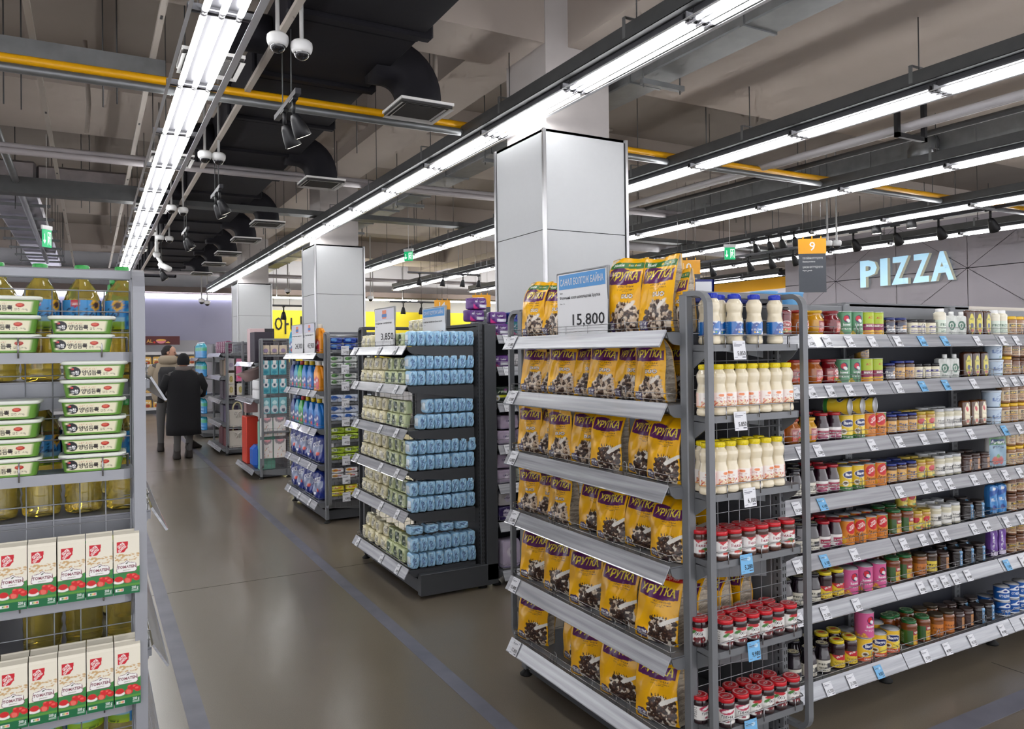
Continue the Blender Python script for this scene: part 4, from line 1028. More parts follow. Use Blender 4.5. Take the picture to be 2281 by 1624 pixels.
# grey duct beside the columns
t = thing('sheet_metal_duct', (4.2, 0, 3.78), 'long plain sheet metal duct running just behind the near column', 'air duct')
mb = MB(); mb.box(3.78, 4.08, -2, 22, 3.74, 3.90, galv, .01)
for y in np.arange(-1.2, 21, 1.2): mb.box(3.77, 4.09, y, y + .03, 3.73, 3.91, galv)
part('duct_body', mb, t, (4.2, 0, 3.78))
for y in np.arange(1.9, 18, 2.7):
    mb = MB(); mb.box(3.745, 4.16, y, y + .045, 3.665, 3.705, galv)
    for x in (3.76, 4.13): mb.tube([(x, y + .02, 3.64), (x, y + .02, 4.0 if y < 5.5 else 4.6)], .006, galv_d, 5)
    part('duct_hanger', mb, t, (4.2, 0, 3.78))
# right side: big silver duct with plenum, pipes
t = thing('sheet_metal_duct', (8.6, 0, 3.8), 'big silver rectangular duct with a drop plenum above sign 9', 'air duct')
mb = MB(); mb.box(8.2, 8.9, 1, 14, 3.75, 3.98, galv, .01)
for y in np.arange(1.5, 14, .62): mb.box(8.19, 8.91, y, y + .02, 3.745, 3.985, galv)
mb.tube([(7.98, 5.1, 3.62), (7.98, 5.1, 3.75), (8.05, 5.1, 3.84), (8.2, 5.1, 3.86)], .11, galv, 14); mb.box(7.78, 8.18, 4.9, 5.3, 3.58, 3.62, galv)
part('duct_body', mb, t, (8.6, 0, 3.8))
for x, z, g in ((6.55, 3.62, 'nearest the camera'), (6.72, 3.66, 'farther from the camera')):
    pipe('lagged_pipe', [(x, 1, z), (x, 9.9, z)], .038, mat('pale_lagging', (186, 184, 188), .5), f'pale lagged pipe of a pair running along the aisle, the one {g}', 'pipe')
pipe('sprinkler_pipe', [(7.15, 1, 3.68), (7.15, 12, 3.68)], .03, galv_d, 'thin dark steel pipe beside the pair of pale lagged pipes', 'pipe')
pipe('lagged_pipe', [(5.7, 11.7, 3.62), (13.9, 11.7, 3.62)], .085, mat('pale_lagging', (186, 184, 188)), 'fat pale pipe crossing behind sign 9', 'pipe')
mb = MB()
for x in (6.45, 6.85): mb.box(x - .02, x + .02, 4.3, 4.34, 3.52, 4.0, black_m)
mb.box(6.43, 6.87, 4.3, 4.34, 3.52, 3.56, black_m)
solo('pipe_bracket', mb, 'black steel bracket holding the pair of pale lagged pipes', 'bracket')
t = thing('valve_pair', (5.9, 8.8, 3.5), 'two black pipe valves with small red handles beyond the near column', 'valve')
for i, x in enumerate((5.85, 6.15)):
    mb = MB(); mb.tube([(x - .35, 8.6, 3.42), (x - .3, 8.6, 3.5), (x, 8.6, 3.56), (x + .25, 8.6, 3.56)], .022, black_m); part('valve_body', mb, t, (5.9, 8.8, 3.5))
    mb = MB(); mb.tube([(x, 8.6, 3.58), (x, 8.6, 3.66), (x + .1, 8.6, 3.76)], .01, mat('red_valve_handle', (200, 60, 40), .5)); part('handle', mb, t, (5.9, 8.8, 3.5))
# thin suspension rods in the ceiling void
q = random.Random(4)
spots = [(-1.8, 7.4), (-1.35, 6.6), (-.6, 7.3), (-.48, 7.3), (.1, 6.9), (.2, 6.9), (-1.2, 9.5), (-1.1, 9.5), (-.1, 12.2), (.0, 12.2), (-.9, 12.5), (.7, 9.5), (.3, 14), (-.4, 15), (-1.6, 13.5), (2.6, 6.5), (2.45, 7.7), (2.7, 9.4), (2.5, 10.6), (3.9, 7.2), (4.7, 7.0), (5.1, 8.4), (6.1, 6.4), (6.2, 9.2), (7.0, 10), (5.2, 12), (4.3, 13), (8.9, 7.5), (9.2, 9.0), (8.8, 11), (4.9, 16), (6, 15), (7, 16), (3.0, 14.3), (2.6, 13.4), (10.8, 9), (11.2, 6.6), (11.6, 10.4)]
for i, (x, y) in enumerate(spots):
    zt = 4.5 if (9.3 < y < 11.3 or 15.6 < y < 17.6) else 4.9
    mb = MB(); mb.tube([(x, y, 3.62 + q.uniform(-.02, .1)), (x, y, zt + .02)], .006, galv_d, 5)
    solo('suspension_rod', mb, 'thin dark steel suspension rod hanging from the ceiling', 'suspension rod', 'suspension rods')
for i, (x, y, z, pts) in enumerate([(-1.05, 7.8, 0, [(-1.05, 7.3, 3.9), (-1.0, 7.3, 4.3), (-1.1, 7.3, 4.85)]), (-.05, 0, 0, [(-.02, 8.9, 3.9), (0, 8.9, 4.2), (-.03, 8.9, 4.85)]), (0, 0, 0, [(2.5, 5.75, 3.72), (2.5, 5.75, 4.85)]), (0, 0, 0, [(4.4, 8.3, 3.7), (4.5, 8.3, 4.0), (5.3, 8.3, 4.4), (6.2, 8.3, 4.6)]), (0, 0, 0, [(-1.9, 6.2, 3.9), (-1.5, 6.0, 4.15), (-.9, 5.9, 4.5)])]):
    pipe('electrical_conduit', pts, .022, mat('beige_conduit', (150, 140, 132), .6), f'thin beige electrical conduit bending up to the ceiling slab, {od(i)} of five', 'conduit', n=8)

# ------------------------------------------------------------------ dome cameras, spotlights, exit and aisle signs
dome_g = mat('smoked_dome', (18, 18, 22), .05, coat=1.)
def dome(zt):
    mb = MB()
    mb.lathe([(.012, zt), (.012, .120), (.022, .118), (.048, .112), (.060, .100), (.062, .088), (.0625, .078), (.060, .060), (.055, .048), (.047, .040), (.001, .040)][::-1], wplas, 24)
    d = MB(); d.lathe([(.001, 0)] + [(.046 * math.sin(R(a)), .044 - .044 * math.cos(R(a)) + .001) for a in (15, 30, 45, 60, 75, 90)] + [(.0455, .05)], dome_g, 20)
    return ('dome_camera', mb.mesh('dome_camera'), [('smoked_dome', d.mesh('smoked_dome'))])
DP = dome(1.3)
cams = [(.955, 4.46, 3.34), (1.085, 4.43, 3.31), (.93, 7.45, 3.37), (1.05, 7.45, 3.365), (.89, 10.3, 3.37), (1.03, 10.35, 3.36), (.955, 12.95, 3.37), (1.09, 13.0, 3.37)]
for i, (x, y, z) in enumerate(cams):
    put(DP, (x, y, z), 0, f'white dome camera on a drop pole, {["light row", "duct"][i % 2]} side of the {od(i // 2)} pair', 'security camera', 'dome cameras along the duct')
for i, (x, y, z, g) in enumerate([(2.8, 23.4, 3.08, 'before the lavender wall'), (2.95, 23.4, 3.03, 'before the lavender wall'), (9.33, 7.36, 3.03, 'beside aisle sign 9'), (9.45, 7.3, 3.03, 'beside aisle sign 9'), (4.77, 21.3, 3.27, ''), (6.77, 20.2, 3.04, '')]):
    put(DP, (x, y, z), 0, f'white dome camera on a pole {g}, {["the one nearer the oil rack", "the one nearer the column"][i % 2] if i < 2 else ["the half-hidden one", "the fully visible one"][i % 2]}' if g else f'tiny white dome camera far off before the yellow wall, {["by the second column", "by the near column"][i % 2]}', 'security camera', None, s=1.4 if i < 2 or i > 3 else 1.1)
mb = MB(); mb.lathe([(.05, 3.42), (.06, 3.40), (.06, 3.36), (.04, 3.33), (.001, 3.33)][::-1], wplas, 20, ctr=(1.02, 14.6, 0)); mb.tube([(1.02, 14.6, 3.4), (1.02, 14.6, 4.4)], .03, wplas); mb.tube([(1.04, 14.6, 3.33), (1.09, 14.55, 3.22)], .03, wplas); mb.tube([(1.07, 14.5, 3.2), (1.2, 14.3, 3.1)], .05, wplas, 12)
solo('bullet_camera', mb, 'white bullet camera on a round ceiling mount, beyond the dome cameras', 'security camera')
spot_lens = mat('spot_lens', (255, 250, 240), .3, emit=5., ecol=(255, 246, 228))
def spot_parts(par, x, y, z, yawd, tilt, base, s=1.):
    """bell-shaped track spotlight; hangs under its adapter and tilts"""
    mb = MB(); mb.box(x - .016 * s, x + .016 * s, y - .05 * s, y + .05 * s, z - .012 * s, z + .012 * s, black_m); mb.tube([(x, y, z), (x, y, z - .09 * s)], .012 * s, black_m); part('adapter', mb, par, base)
    mb = MB(); mb.tf = Matrix.Translation((x, y, z - .09 * s)) @ Matrix.Rotation(yawd, 4, 'Z') @ Matrix.Rotation(tilt, 4, 'X') @ Matrix.Scale(s, 4)
    mb.lathe([(.001, .0), (.022, -.004), (.034, -.03), (.048, -.09), (.055, -.145), (.052, -.148), (.046, -.146), (.001, -.143)][::-1], black_m, 20)
    o = part('spotlight_head', mb, par, base)
    mb2 = MB(); mb2.tf = mb.tf; mb2.lathe([(.045, -.1485), (.001, -.1485)][::-1] + [], spot_lens, 20); mb2.lathe([(.001, -.149), (.045, -.149), (.045, -.147)], spot_lens, 20)
    p = part('spot_lens', mb2, o, base)
def track(x, y, z, L, along, spots_, label, cat='track light', rods=2, group=None, s=1., zt=3.9):
    base = (x, y, z)
    t = thing('track_spotlight', base, label, cat, group)
    mb = MB(); d = (0, 1) if along == 'y' else (1, 0)
    if along == 'y': mb.box(x - .018 * s, x + .018 * s, y - L / 2, y + L / 2, z, z + .035 * s, mat('track_rail', (58, 58, 62), .35, .4))
    else: mb.box(x - L / 2, x + L / 2, y - .018 * s, y + .018 * s, z, z + .035 * s, mat('track_rail', (58, 58, 62), .35, .4))
    part('track', mb, t, base)
    for k in range(rods):
        f = (k + .5) / rods - .5; px, py = x + d[0] * f * L * .8, y + d[1] * f * L * .8
        mb = MB(); mb.tube([(px, py, z + .03), (px, py, zt)], .0045, galv_d, 5); part('hanger_rod', mb, t, base)
    for f, yw, ti in spots_: spot_parts(t, x + d[0] * f * L, y + d[1] * f * L, z, R(yw), R(ti), base, s)
for i, (x, y, z) in enumerate([(1.13, 5.02, 3.21), (1.12, 8.1, 3.23), (1.11, 10.9, 3.24), (1.12, 15.0, 3.2)]):
    track(x, y, z, .62, 'y', [(-.3, -70, 28), (.12, -70, 28)], f'short ceiling track with two black spotlights, {od(i)} from the front along the black duct', group='spotlight pairs along the duct', zt=3.68)
def long_track(x, ya, yb, z, ss, label, s=1.35, tl=35, yw=-90):
    L = yb - ya
    track(x, (ya + yb) / 2, z, L, 'y', [((q - (ya + yb) / 2) / L, yw, tl) for q in ss], label, rods=3, s=s)
long_track(11.1, 5.0, 9.6, 3.52, [8.25, 7.5, 6.8, 6.05], 'long black track of spotlights aimed at the pizza wall', s=1.35)
long_track(10.2, 6.0, 7.9, 3.60, [7.2, 6.65], 'short black track of two lit spotlights before the pizza wall', s=1.3, tl=5)
long_track(9.5, 8.0, 10.2, 3.42, [8.9, 8.6, 8.35, 8.1], 'black track of spotlights crossing behind sign 9', s=1.1, tl=25)
long_track(9.3, 7.7, 9.9, 3.10, [9.7, 8.85, 8.4, 7.95], 'lower black track of spotlights between signs 10 and 9', s=1.05, tl=30)
long_track(14.5, 14, 22, 3.45, [20.5, 18.2, 15.6], 'far black track of spotlights before the amber fascia', s=1.8)
track(5.35, 12.0, 2.95, 1.35, 'x', [(-.34, 10, 12), (-.02, 10, 12), (.26, 10, 12), (.49, 10, 12)], 'black track of four spotlights hanging above sign 13', rods=2, s=.85)
track(4.62, 21.4, 2.93, 1.1, 'x', [(.05, 0, 10)], 'short black track with one spotlight before the Korean lettering', s=1.5)
track(7.05, 17.8, 2.86, 1.2, 'x', [(-.2, 0, 8), (.2, 0, 8)], 'short black track with two spotlights before the yellow wall', s=1.2)
# exit signs
green = mat('exit_green', (20, 150, 90), .4, emit=.5, ecol=(20, 160, 100)); exw = mat('exit_white', (230, 245, 238), .4, emit=.6, ecol=(230, 250, 240))
def exit_sign(x, y, z, w_, h_, label, rz=0, arrow=True):
    mb = MB(); mb.tf = Matrix.Translation((x, y, z)) @ Matrix.Rotation(rz, 4, 'Z')
    mb.box(-w_ / 2 - .01, w_ / 2 + .01, -.012, .012, h_, h_ + .05, wplas); mb.box(-w_ / 2, w_ / 2, -.006, .006, 0, h_, green)
    e = -.0075
    f = lambda P: mb.add([(a * w_, e, b * h_) for a, b in P], [tuple(range(len(P)))], exw)
    f([(-.33, .75), (-.33, .35), (-.39, .42), (-.44, .36), (-.30, .18), (-.16, .36), (-.21, .42), (-.27, .35), (-.27, .75)])
    f([(.04, .12), (.08, .12), (.08, .85), (.04, .85)]); f([(.04, .80), (.42, .80), (.42, .87), (.04, .87)]); f([(.38, .12), (.42, .12), (.42, .85), (.38, .85)])
    f([(.17, .74), (.23, .78), (.28, .72), (.23, .66)]); f([(.12, .62), (.26, .64), (.34, .52), (.30, .48), (.25, .56), (.24, .44), (.31, .30), (.28, .16), (.24, .17), (.26, .30), (.18, .40), (.12, .22), (.06, .22), (.07, .27), (.1, .28), (.16, .54), (.1, .54)])
    mb.tf = None; mb.tube([(x, y, z + h_), (x, y, 4.4)], .004, wplas, 5)
    solo('exit_sign', mb, label, 'exit sign')
exit_sign(8.85, 8.8, 3.02, .17, .19, 'green running man exit sign hanging in the distance near sign 9', R(-28))
exit_sign(4.77, 12.2, 3.18, .16, .16, 'narrow green exit sign seen edge-on beyond the near column', R(-50))
exit_sign(-.47, 11.1, 2.98, .14, .22, 'small green exit sign above the oil rack', R(50))
# aisle signs
amber = mat('aisle_sign_amber', (240, 168, 20), .4, coat=.2); slate = mat('aisle_sign_slate', (78, 82, 90), .5); wink = mat('white_print', (235, 236, 238), .5)
def aisle_sign(num, x, y, zt, w_, h_, lines_, rz, label):
    base = (x, y, zt - h_)
    t = thing('aisle_sign', base, label, 'aisle sign', None, rz)
    hb = h_ * .72
    mb = MB(); mb.box(-w_ / 2, w_ / 2, -.006, .006, 0, hb, slate)
    for i, (s_, zf, hh, ww) in enumerate(lines_): lettering(mb, s_, (-w_ * .36, -.0075, zf * hb), hh * w_, wink, w=ww * w_, align='l', bold=.02)
    part('lower_panel', mb, t)
    mb = MB(); mb.box(-w_ / 2 - .003, w_ / 2 + .003, -.009, .009, hb, h_, amber); lettering(mb, num, (0, -.0105, hb + h_ * .06), h_ * .16, wink, bold=.02)
    part('number_panel', mb, t)
    mb = MB()
    for k in (-.33, 0, .33): mb.tube([(k * w_, 0, h_), (k * w_, 0, h_ + .03)], .008, amber, 6); mb.tube([(k * w_, 0, h_), (k * w_, 0, 3.42 - base[2] + .5)], .002, wire_m, 4)
    part('hanging_wire', mb, t)
aisle_sign('9', 7.9, 6.46, 2.97, .33, .67, [('ГОО САЙХНЫ БҮТЭЭГДЭХҮҮН', .86, .07, .74), ('Beauty products', .78, .055, .46), ('ЦААСАН БҮТЭЭГДЭХҮҮН', .63, .07, .74), ('Paper goods', .55, .055, .34)], R(-34), 'amber and slate hanging aisle sign number 9 left of the pizza lettering')
aisle_sign('8', 8.78, 4.24, 3.13, .36, .74, [('ХҮҮХДИЙН БАРАА', .86, .07, .7), ('Baby products', .78, .055, .4), ('ХҮҮХДИЙН ХООЛ', .65, .07, .7), ('Instant food', .57, .055, .4), ('НЯРАЙН БАРАА', .44, .07, .7), ('Baby goods', .36, .055, .4)], R(-34), 'amber and slate aisle sign cut off by the right edge of the view')
aisle_sign('10', 7.22, 7.99, 2.84, .36, .70, [('ХҮНСНИЙ БҮТЭЭГДЭХҮҮН', .84, .07, .74), ('Grocery', .74, .05, .3)], R(-34), 'amber aisle sign number 10 behind the top cereal bags')
aisle_sign('13', 6.31, 12.5, 2.66, .33, .80, [('ХАЛУУН ЦАЙ', .86, .07, .6), ('Hot tea', .79, .05, .3), ('ШАМПУНЬ ГЭР ТЭНЭГ', .62, .07, .74), ('Shampoo', .54, .05, .5), ('ШҮДНИЙ ОО', .40, .07, .6)], R(-24), 'amber and slate aisle sign number 13 left of the near column')
aisle_sign('14', 6.49, 14.69, 2.71, .33, .70, [('ГЭР АХУЙ', .86, .07, .6)], R(-24), 'amber aisle sign number 14 behind the wet wipes rack')
# ------------------------------------------------------------------ shelving
TH = R(28)
def shelf(parent, base, tf, L, D, z, m=steel, fence=True, H=.055, cards=None, bracket=True, nm='shelf'):
    """tray of length L (local x) and depth D (local y, inward); z = carrying surface; slanted price strip and wire fence in front"""
    mb = MB(); mb.tf = tf
    mb.box(.006, L - .006, 0, D, z - .022, z, m)
    if bracket:
        for x in (.0, L - .006):
            mb.prism([(0.01, z - .03), (.03, z - .045), (D * .8, z - .085), (D, z - .10), (D, z - .004), (0, z - .004)], (.006, 0, 0), steel_d if m is steel_d else m, org=(x, 0, 0), ax=(0, 1, 0), ay=(0, 0, 1))
    o = part(nm, mb, parent, base)
    mb = MB(); mb.tf = tf
    mb.prism([(0, z + .004), (-.034, z - H), (-.037, z - H), (-.040, z - H + .003), (-.037, z - H + .006), (-.004, z + .008)], (L, 0, 0), strip_m, org=(0, 0, 0), ax=(0, 1, 0), ay=(0, 0, 1))
    part('price_strip', mb, o, base)
    if fence:
        mb = MB(); mb.tf = tf; r = .0014
        for dz in (.018, .042): mb.tube([(.01, .06, z + dz), (.01, .004, z + dz), (L - .01, .004, z + dz), (L - .01, .06, z + dz)], r, wire_m, 5)
        n = max(2, int(L / .16))
        for i in range(n + 1): mb.tube([(.012 + (L - .024) * i / n, .006, z - .002), (.012 + (L - .024) * i / n, .006, z + .042)], r * .8, wire_m, 4)
        for f in (.33, .78):
            x = L * f; mb.tube([(x - .012, .002, z), (x - .012, .002, z + .05), (x - .006, .002, z + .06), (x + .006, .002, z + .06), (x + .012, .002, z + .05), (x + .012, .002, z)], r, wire_m, 5)
        part('wire_fence', mb, o, base)
    return o
def upright(parent, base, x, y, z1, m=steel, tf=None, w_=.032, d_=.04, slots='xy'):
    mb = MB(); mb.tf = tf
    mb.box(x - w_ / 2, x + w_ / 2, y - d_ / 2, y + d_ / 2, .03, z1, m, .004)
    z = .12
    while z < z1 - .06:
        for s in (-.006, .006):
            if 'y' in slots: mb.box(x + s - .0016, x + s + .0016, y - d_ / 2 - .0008, y - d_ / 2 + .001, z, z + .014, slotm)
        if 'x' in slots: mb.box(x + w_ / 2 - .001, x + w_ / 2 + .0008, y - .003, y + .003, z, z + .014, slotm)
        if 'w' in slots: mb.box(x - w_ / 2 - .0008, x - w_ / 2 + .001, y - .003, y + .003, z, z + .014, slotm)
        z += .027
    o = part('upright', mb, parent, base)
    mb = MB(); mb.tf = tf; mb.lathe([(.03, 0), (.032, .006), (.014, .022), (.008, .03), (.008, .05)], rubber, 14, ctr=(x, y, 0)); part('foot', mb, o, base)
    return o
def wire_panel(parent, base, tf, x0, x1, y, z0, z1, p=.05, r=.0016, m=None):
    mb = MB(); mb.tf = tf; m = m or mat('grey_wire_mesh', (150, 152, 156), .4, .4)
    n = int((x1 - x0) / p)
    for i in range(n + 1): mb.tube([(x0 + (x1 - x0) * i / n, y, z0), (x0 + (x1 - x0) * i / n, y, z1)], r, m, 5)
    k = int((z1 - z0) / p)
    for i in range(k + 1): mb.tube([(x0, y - .003, z0 + (z1 - z0) * i / k), (x1, y - .003, z0 + (z1 - z0) * i / k)], r, m, 5)
    return part('wire_mesh_panel', mb, parent, base)
def side_frame(parent, base, tf, x, y0, dy, z1=1.8, z0=.16, wd=.026, m=steel):
    s = 1 if dy > 0 else -1; rr = .05
    pts = [(x, y0, z1)]
    for i in range(7):
        a = R(90 * i / 6); pts.append((x, y0 + dy - s * rr * (1 - math.sin(a)), z1 - rr * (1 - math.cos(a))))
    for i in range(7):
        a = R(90 * i / 6); pts.append((x, y0 + dy - s * rr * (1 - math.cos(a)), z0 + rr * (1 - math.sin(a))))
    pts.append((x, y0, z0))
    mb = MB(); mb.tf = tf; mb.flat(pts, wd, .018, m, side=(1, 0, 0))
    return part('bent_side_frame', mb, parent, base)
def side_shelf(parent, base, tf, x0, x1, ya, yb, z, m=steel, rail=True):
    """small tray with rounded front corners between the two bent frames; ya = front, yb = back"""
    mb = MB(); mb.tf = tf; r = .02
    ring = [(x0, yb), (x0, ya + r), (x0 + r * .3, ya + r * .3), (x0 + r, ya), (x1 - r, ya), (x1 - r * .3, ya + r * .3), (x1, ya + r), (x1, yb)]
    if ya > yb: ring = ring
    mb.loft([[(x, y, z - .024) for x, y in ring], [(x, y, z) for x, y in ring]], m)
    for x in (x0, x1 - .003):
        mb.prism([(ya + (yb - ya) * .15, z - .024), (ya + (yb - ya) * .4, z - .05), (yb, z - .085), (yb, z - .02)], (.003, 0, 0), m, org=(x, 0, 0), ax=(0, 1, 0), ay=(0, 0, 1))
    o = part('side_shelf', mb, parent, base)
    if rail:
        mb = MB(); mb.tf = tf; s = -.010 if ya < yb else .010
        mb.tube([(x0 + .01, yb + (ya - yb) * .45, z), (x0 + .01, yb + (ya - yb) * .45, z + .03), (x0 + .012, ya - s, z + .034), (x0 + .02, ya + s * .5, z + .034), (x1 - .02, ya + s * .5, z + .034), (x1 - .012, ya - s, z + .034), (x1 - .01, yb + (ya - yb) * .45, z + .03), (x1 - .01, yb + (ya - yb) * .45, z)], .0024, wire_m, 6)
        for f in (.14, .5, .86): mb.tube([(x0 + (x1 - x0) * f, ya + s * .5, z - .012), (x0 + (x1 - x0) * f, ya + s * .5, z + .034)], .002, wire_m, 5)
        part('guard_rail', mb, o, base)
    return o
def end_rack(label, Y0, Y1, zb, left=False, dx=0., near=None, far=None, m=steel, X1=2.36, group=None, D=.48, panel=True, fence=True, name='end_display_rack', H=1.8):
    tfm = Matrix(((-1, 0, 0, 1.98), (0, 1, 0, 0), (0, 0, 1, 0), (0, 0, 0, 1))) if left else Matrix.Identity(4)
    Xu = 1.88 + dx; X1 += dx
    base = (tfm @ Vector((Xu, Y0, 0)))[:]
    t = thing(name, base, label, 'shelf rack', group)
    for x, y, s in ((Xu, Y0, 'x'), (Xu, Y1, 'x'), (X1 - .016, Y0, 'yw'), (X1 - .016, Y1, 'w')):
        if x == Xu and y == Y0 and near is None: continue
        upright(t, base, x, y, H, m, tfm, slots=s)
    mb = MB(); mb.tf = tfm; mb.box(Xu + .0, X1 - .03, Y0 + .03, Y1 - .03, .02, .11, steel_d, .004); part('base_plinth', mb, t, base)
    if panel: mb = MB(); mb.tf = tfm; mb.box(X1 - .03, X1 - .022, Y0 + .02, Y1 - .02, .1, H - .02, m); part('back_panel', mb, t, base)
    mb = MB(); mb.tf = tfm; mb.box(X1 - .03, X1, Y0, Y1, H - .03, H, m, .003)
    part('top_rail', mb, t, base)
    for z in zb:
        tf = tfm @ Matrix.Translation((Xu - (.03 if left else .08), Y1 - .01, 0)) @ Matrix.Rotation(R(-90), 4, 'Z')
        shelf(t, base, tf, Y1 - Y0 - .02, D, z + .052, m, fence)
    for (yy, d, zs) in ((Y0, -.115, near), (Y1, .115, far)):
        if zs is None: continue
        s = -1 if d < 0 else 1
        wire_panel(t, base, tfm, Xu + .016, X1 - .03, yy + s * .018, .14, H - .04)
        for x in (Xu, X1): side_frame(t, base, tfm, x, yy + s * .0, d, H, m=m)
        mb = MB(); mb.tf = tfm; mb.box(Xu, X1, yy + s * .012 - .008, yy + s * .012 + .008, H - .012, H + .012, m, .003); part('cross_bar', mb, t, base)
        for z in zs: side_shelf(t, base, tfm, Xu + .014, X1 - .014, yy + d + (.004 if d < 0 else -.004), yy + s * .02, z, m)
    return t
cereal_z = [1.613, 1.35, 1.058, .77, .447, .145]
side_z = [1.617, 1.365, 1.09, .855, .54, .265]
end_rack('grey end rack full of yellow cereal bags with jars on its side', 2.09, 3.28, cereal_z, near=side_z, far=[1.35, .8, .3])
wipe_z = [1.591, 1.331, 1.04, .772, .50, .135]
end_rack('dark grey end rack stocked with blue, green and cream wet wipes', 4.64, 5.78, wipe_z, m=steel_d, far=[1.35, .8], X1=2.34)
mb = MB(); mb.box(2.345, 2.43, 4.60, 4.66, .05, 1.79, steel_d, .003); mb.box(1.86, 2.43, 4.60, 4.655, .02, .16, steel_d, .003)
solo('rack_end_panel', mb, 'tall dark grey metal end panel closing the wet wipes rack', 'end panel')
det_z = [1.555, 1.195, .831, .49, .138]
dsz = [1.64, 1.463, 1.304, 1.145, .969, .79, .602, .426, .26]
end_rack('grey end rack of detergent jugs and washing powder bags', 7.16, 8.45, det_z, dx=.07, near=dsz, far=[1.2])
end_rack('grey end rack with a red box and baby goods hung on its side', 10.12, 11.4, [1.45, .97, .06], dx=.03, near=[1.60, .62], far=None, X1=2.24, fence=False)
end_rack('grey end rack with gift bags and number candles on its side', 12.85, 14.3, [1.58, 1.21, .83, .45, .06], dx=.02, near=[1.62, .93, .45, .12], far=None, X1=2.24, fence=False)
end_rack('distant end rack of blue bottles beyond the two shoppers', 15.75, 17.0, [1.50, 1.14, .78, .42, .10], dx=.02, near=None, X1=2.24, fence=False, name='end_display_rack')
end_rack('tall grey end rack of sunflower oil at the left edge', 2.11, 3.28, [1.49, 1.16, .815, .50, .145], left=True, near=[1.611, 1.337, 1.05, .793, .54, .27], far=None, fence=True, panel=True, m=steel_l)

# long gondola on the right, modules 0.9 m wide
gz = [1.603, 1.382, 1.123, .885, .634, .405, .102]
def gondola(x0, L, yf, yb, zb, label, m=steel, deep=.012, top=1.82, group=None, fence=True):
    base = (x0, yb, 0)
    t = thing('gondola_shelving', base, label, 'shelving', group)
    for x in (x0, x0 + L): upright(t, base, x, yb, top, m, None, .05, .04, 'y') if x == x0 else None
    mb = MB(); mb.box(x0 + .02, x0 + L - .02, yb, yb + .012, .1, top - .12, mat('dark_shelf_back', (52, 54, 62), .6)); part('back_panel', mb, t, base)
    mb = MB(); mb.box(x0, x0 + L, yb - .012, yb + .012, top - .075, top - .01, m, .003); part('top_rail', mb, t, base)
    mb = MB(); mb.box(x0 - .015, x0 + .015, yf + .01, yb, .04, .12, m, .003); mb.lathe([(.03, 0), (.032, .008), (.012, .03), (.008, .05)], rubber, 12, ctr=(x0, yf + .03, 0)); part('base_leg', mb, t, base)
    for i, z in enumerate(zb):
        yy = yf - (.05 if i == len(zb) - 1 else 0)
        shelf(t, base, Matrix.Translation((x0 + .003, yy, 0)), L - .006, yb - yy - .01, z + .052, m, fence)
    return t
for i, x0 in enumerate((2.42, 3.32, 4.22, 5.12)):
    gondola(x0, .9, 2.30, 2.53, gz, 'grey shelving bay of the long jar and can run, ' + ['first from the cereal rack', 'second from the cereal rack', 'third from the cereal rack', 'fourth from the cereal rack'][i])
pz = [1.66, 1.44, 1.19, .90, .63, .37, .05]
gondola(2.44, .50, 4.62, 4.95, pz, 'narrow shelving bay of sanitary pads between wipes rack and column')

# ------------------------------------------------------------------ price cards
CARDS = {}
def card_mesh(txt, blue):
    k = (txt, blue)
    if k in CARDS: return CARDS[k]
    w_, h_ = .050, .056; mb = MB(); m = mat('blue_price_card', (120, 185, 232), .5) if blue else mat('white_price_card', (232, 233, 238), .5)
    mb.box(-w_ / 2, w_ / 2, -.0012, 0, 0, h_, m)
    e = -.0018; f = lambda a, b, c, d, mm: mb.add([(a, e, b), (c, e, b), (c, e, d), (a, e, d)], [(0, 1, 2, 3)], mm)
    f(-.022, .0485, -.012, .0498, mat('grey_print', (130, 132, 140), .6)); f(.014, .0485, .022, .0498, mat('grey_print')); f(-.022, .0425, .010, .0445, mat('dark_grey_print', (90, 92, 104), .6)); f(-.022, .039, .002, .0402, mat('grey_print'))
    f(.008, .0055, .022, .0085, mat('dark_grey_print')); f(-.022, .006, -.010, .0075, mat('grey_print'))
    lettering(mb, txt, (.0225, e, .0125), .0125, ink, w=.0065 * len(txt), align='r', bold=.012)
    if blue: mb.add([(.009 + .008 * math.cos(a), e, .042 + .006 * math.sin(a)) for a in [i * math.pi / 5 for i in range(10)]], [tuple(range(10))], mat('pale_blue_badge', (185, 220, 245), .5))
    CARDS[k] = mb.mesh('price_card'); return CARDS[k]
SEEN = set()
def card(txt, x, y, zb_, face, where, blue=False, s=1., tilt=-R(29)):
    """zb_ = bottom of the strip; face 0: looks to -y, 1: looks to -x, 2: looks to +x"""
    rz = (0, R(-90), R(90))[face]
    lab = f'{"blue" if blue else "white"} price card reading {txt}{where if where[0] == "," else " " + where}'
    SEEN.add(lab)
    off = .042
    px, py = (x, y - off) if face == 0 else ((x - off, y) if face == 1 else (x + off, y))
    return put(('price_card', card_mesh(txt, blue), []), (px, py, zb_ + .001), rz, lab, 'price card', None, s, tilt)
sh = ['top shelf', 'second shelf down', 'third shelf down', 'fourth shelf down', 'fifth shelf down', 'sixth shelf down', 'bottom shelf', 'eighth shelf down', 'ninth shelf down']
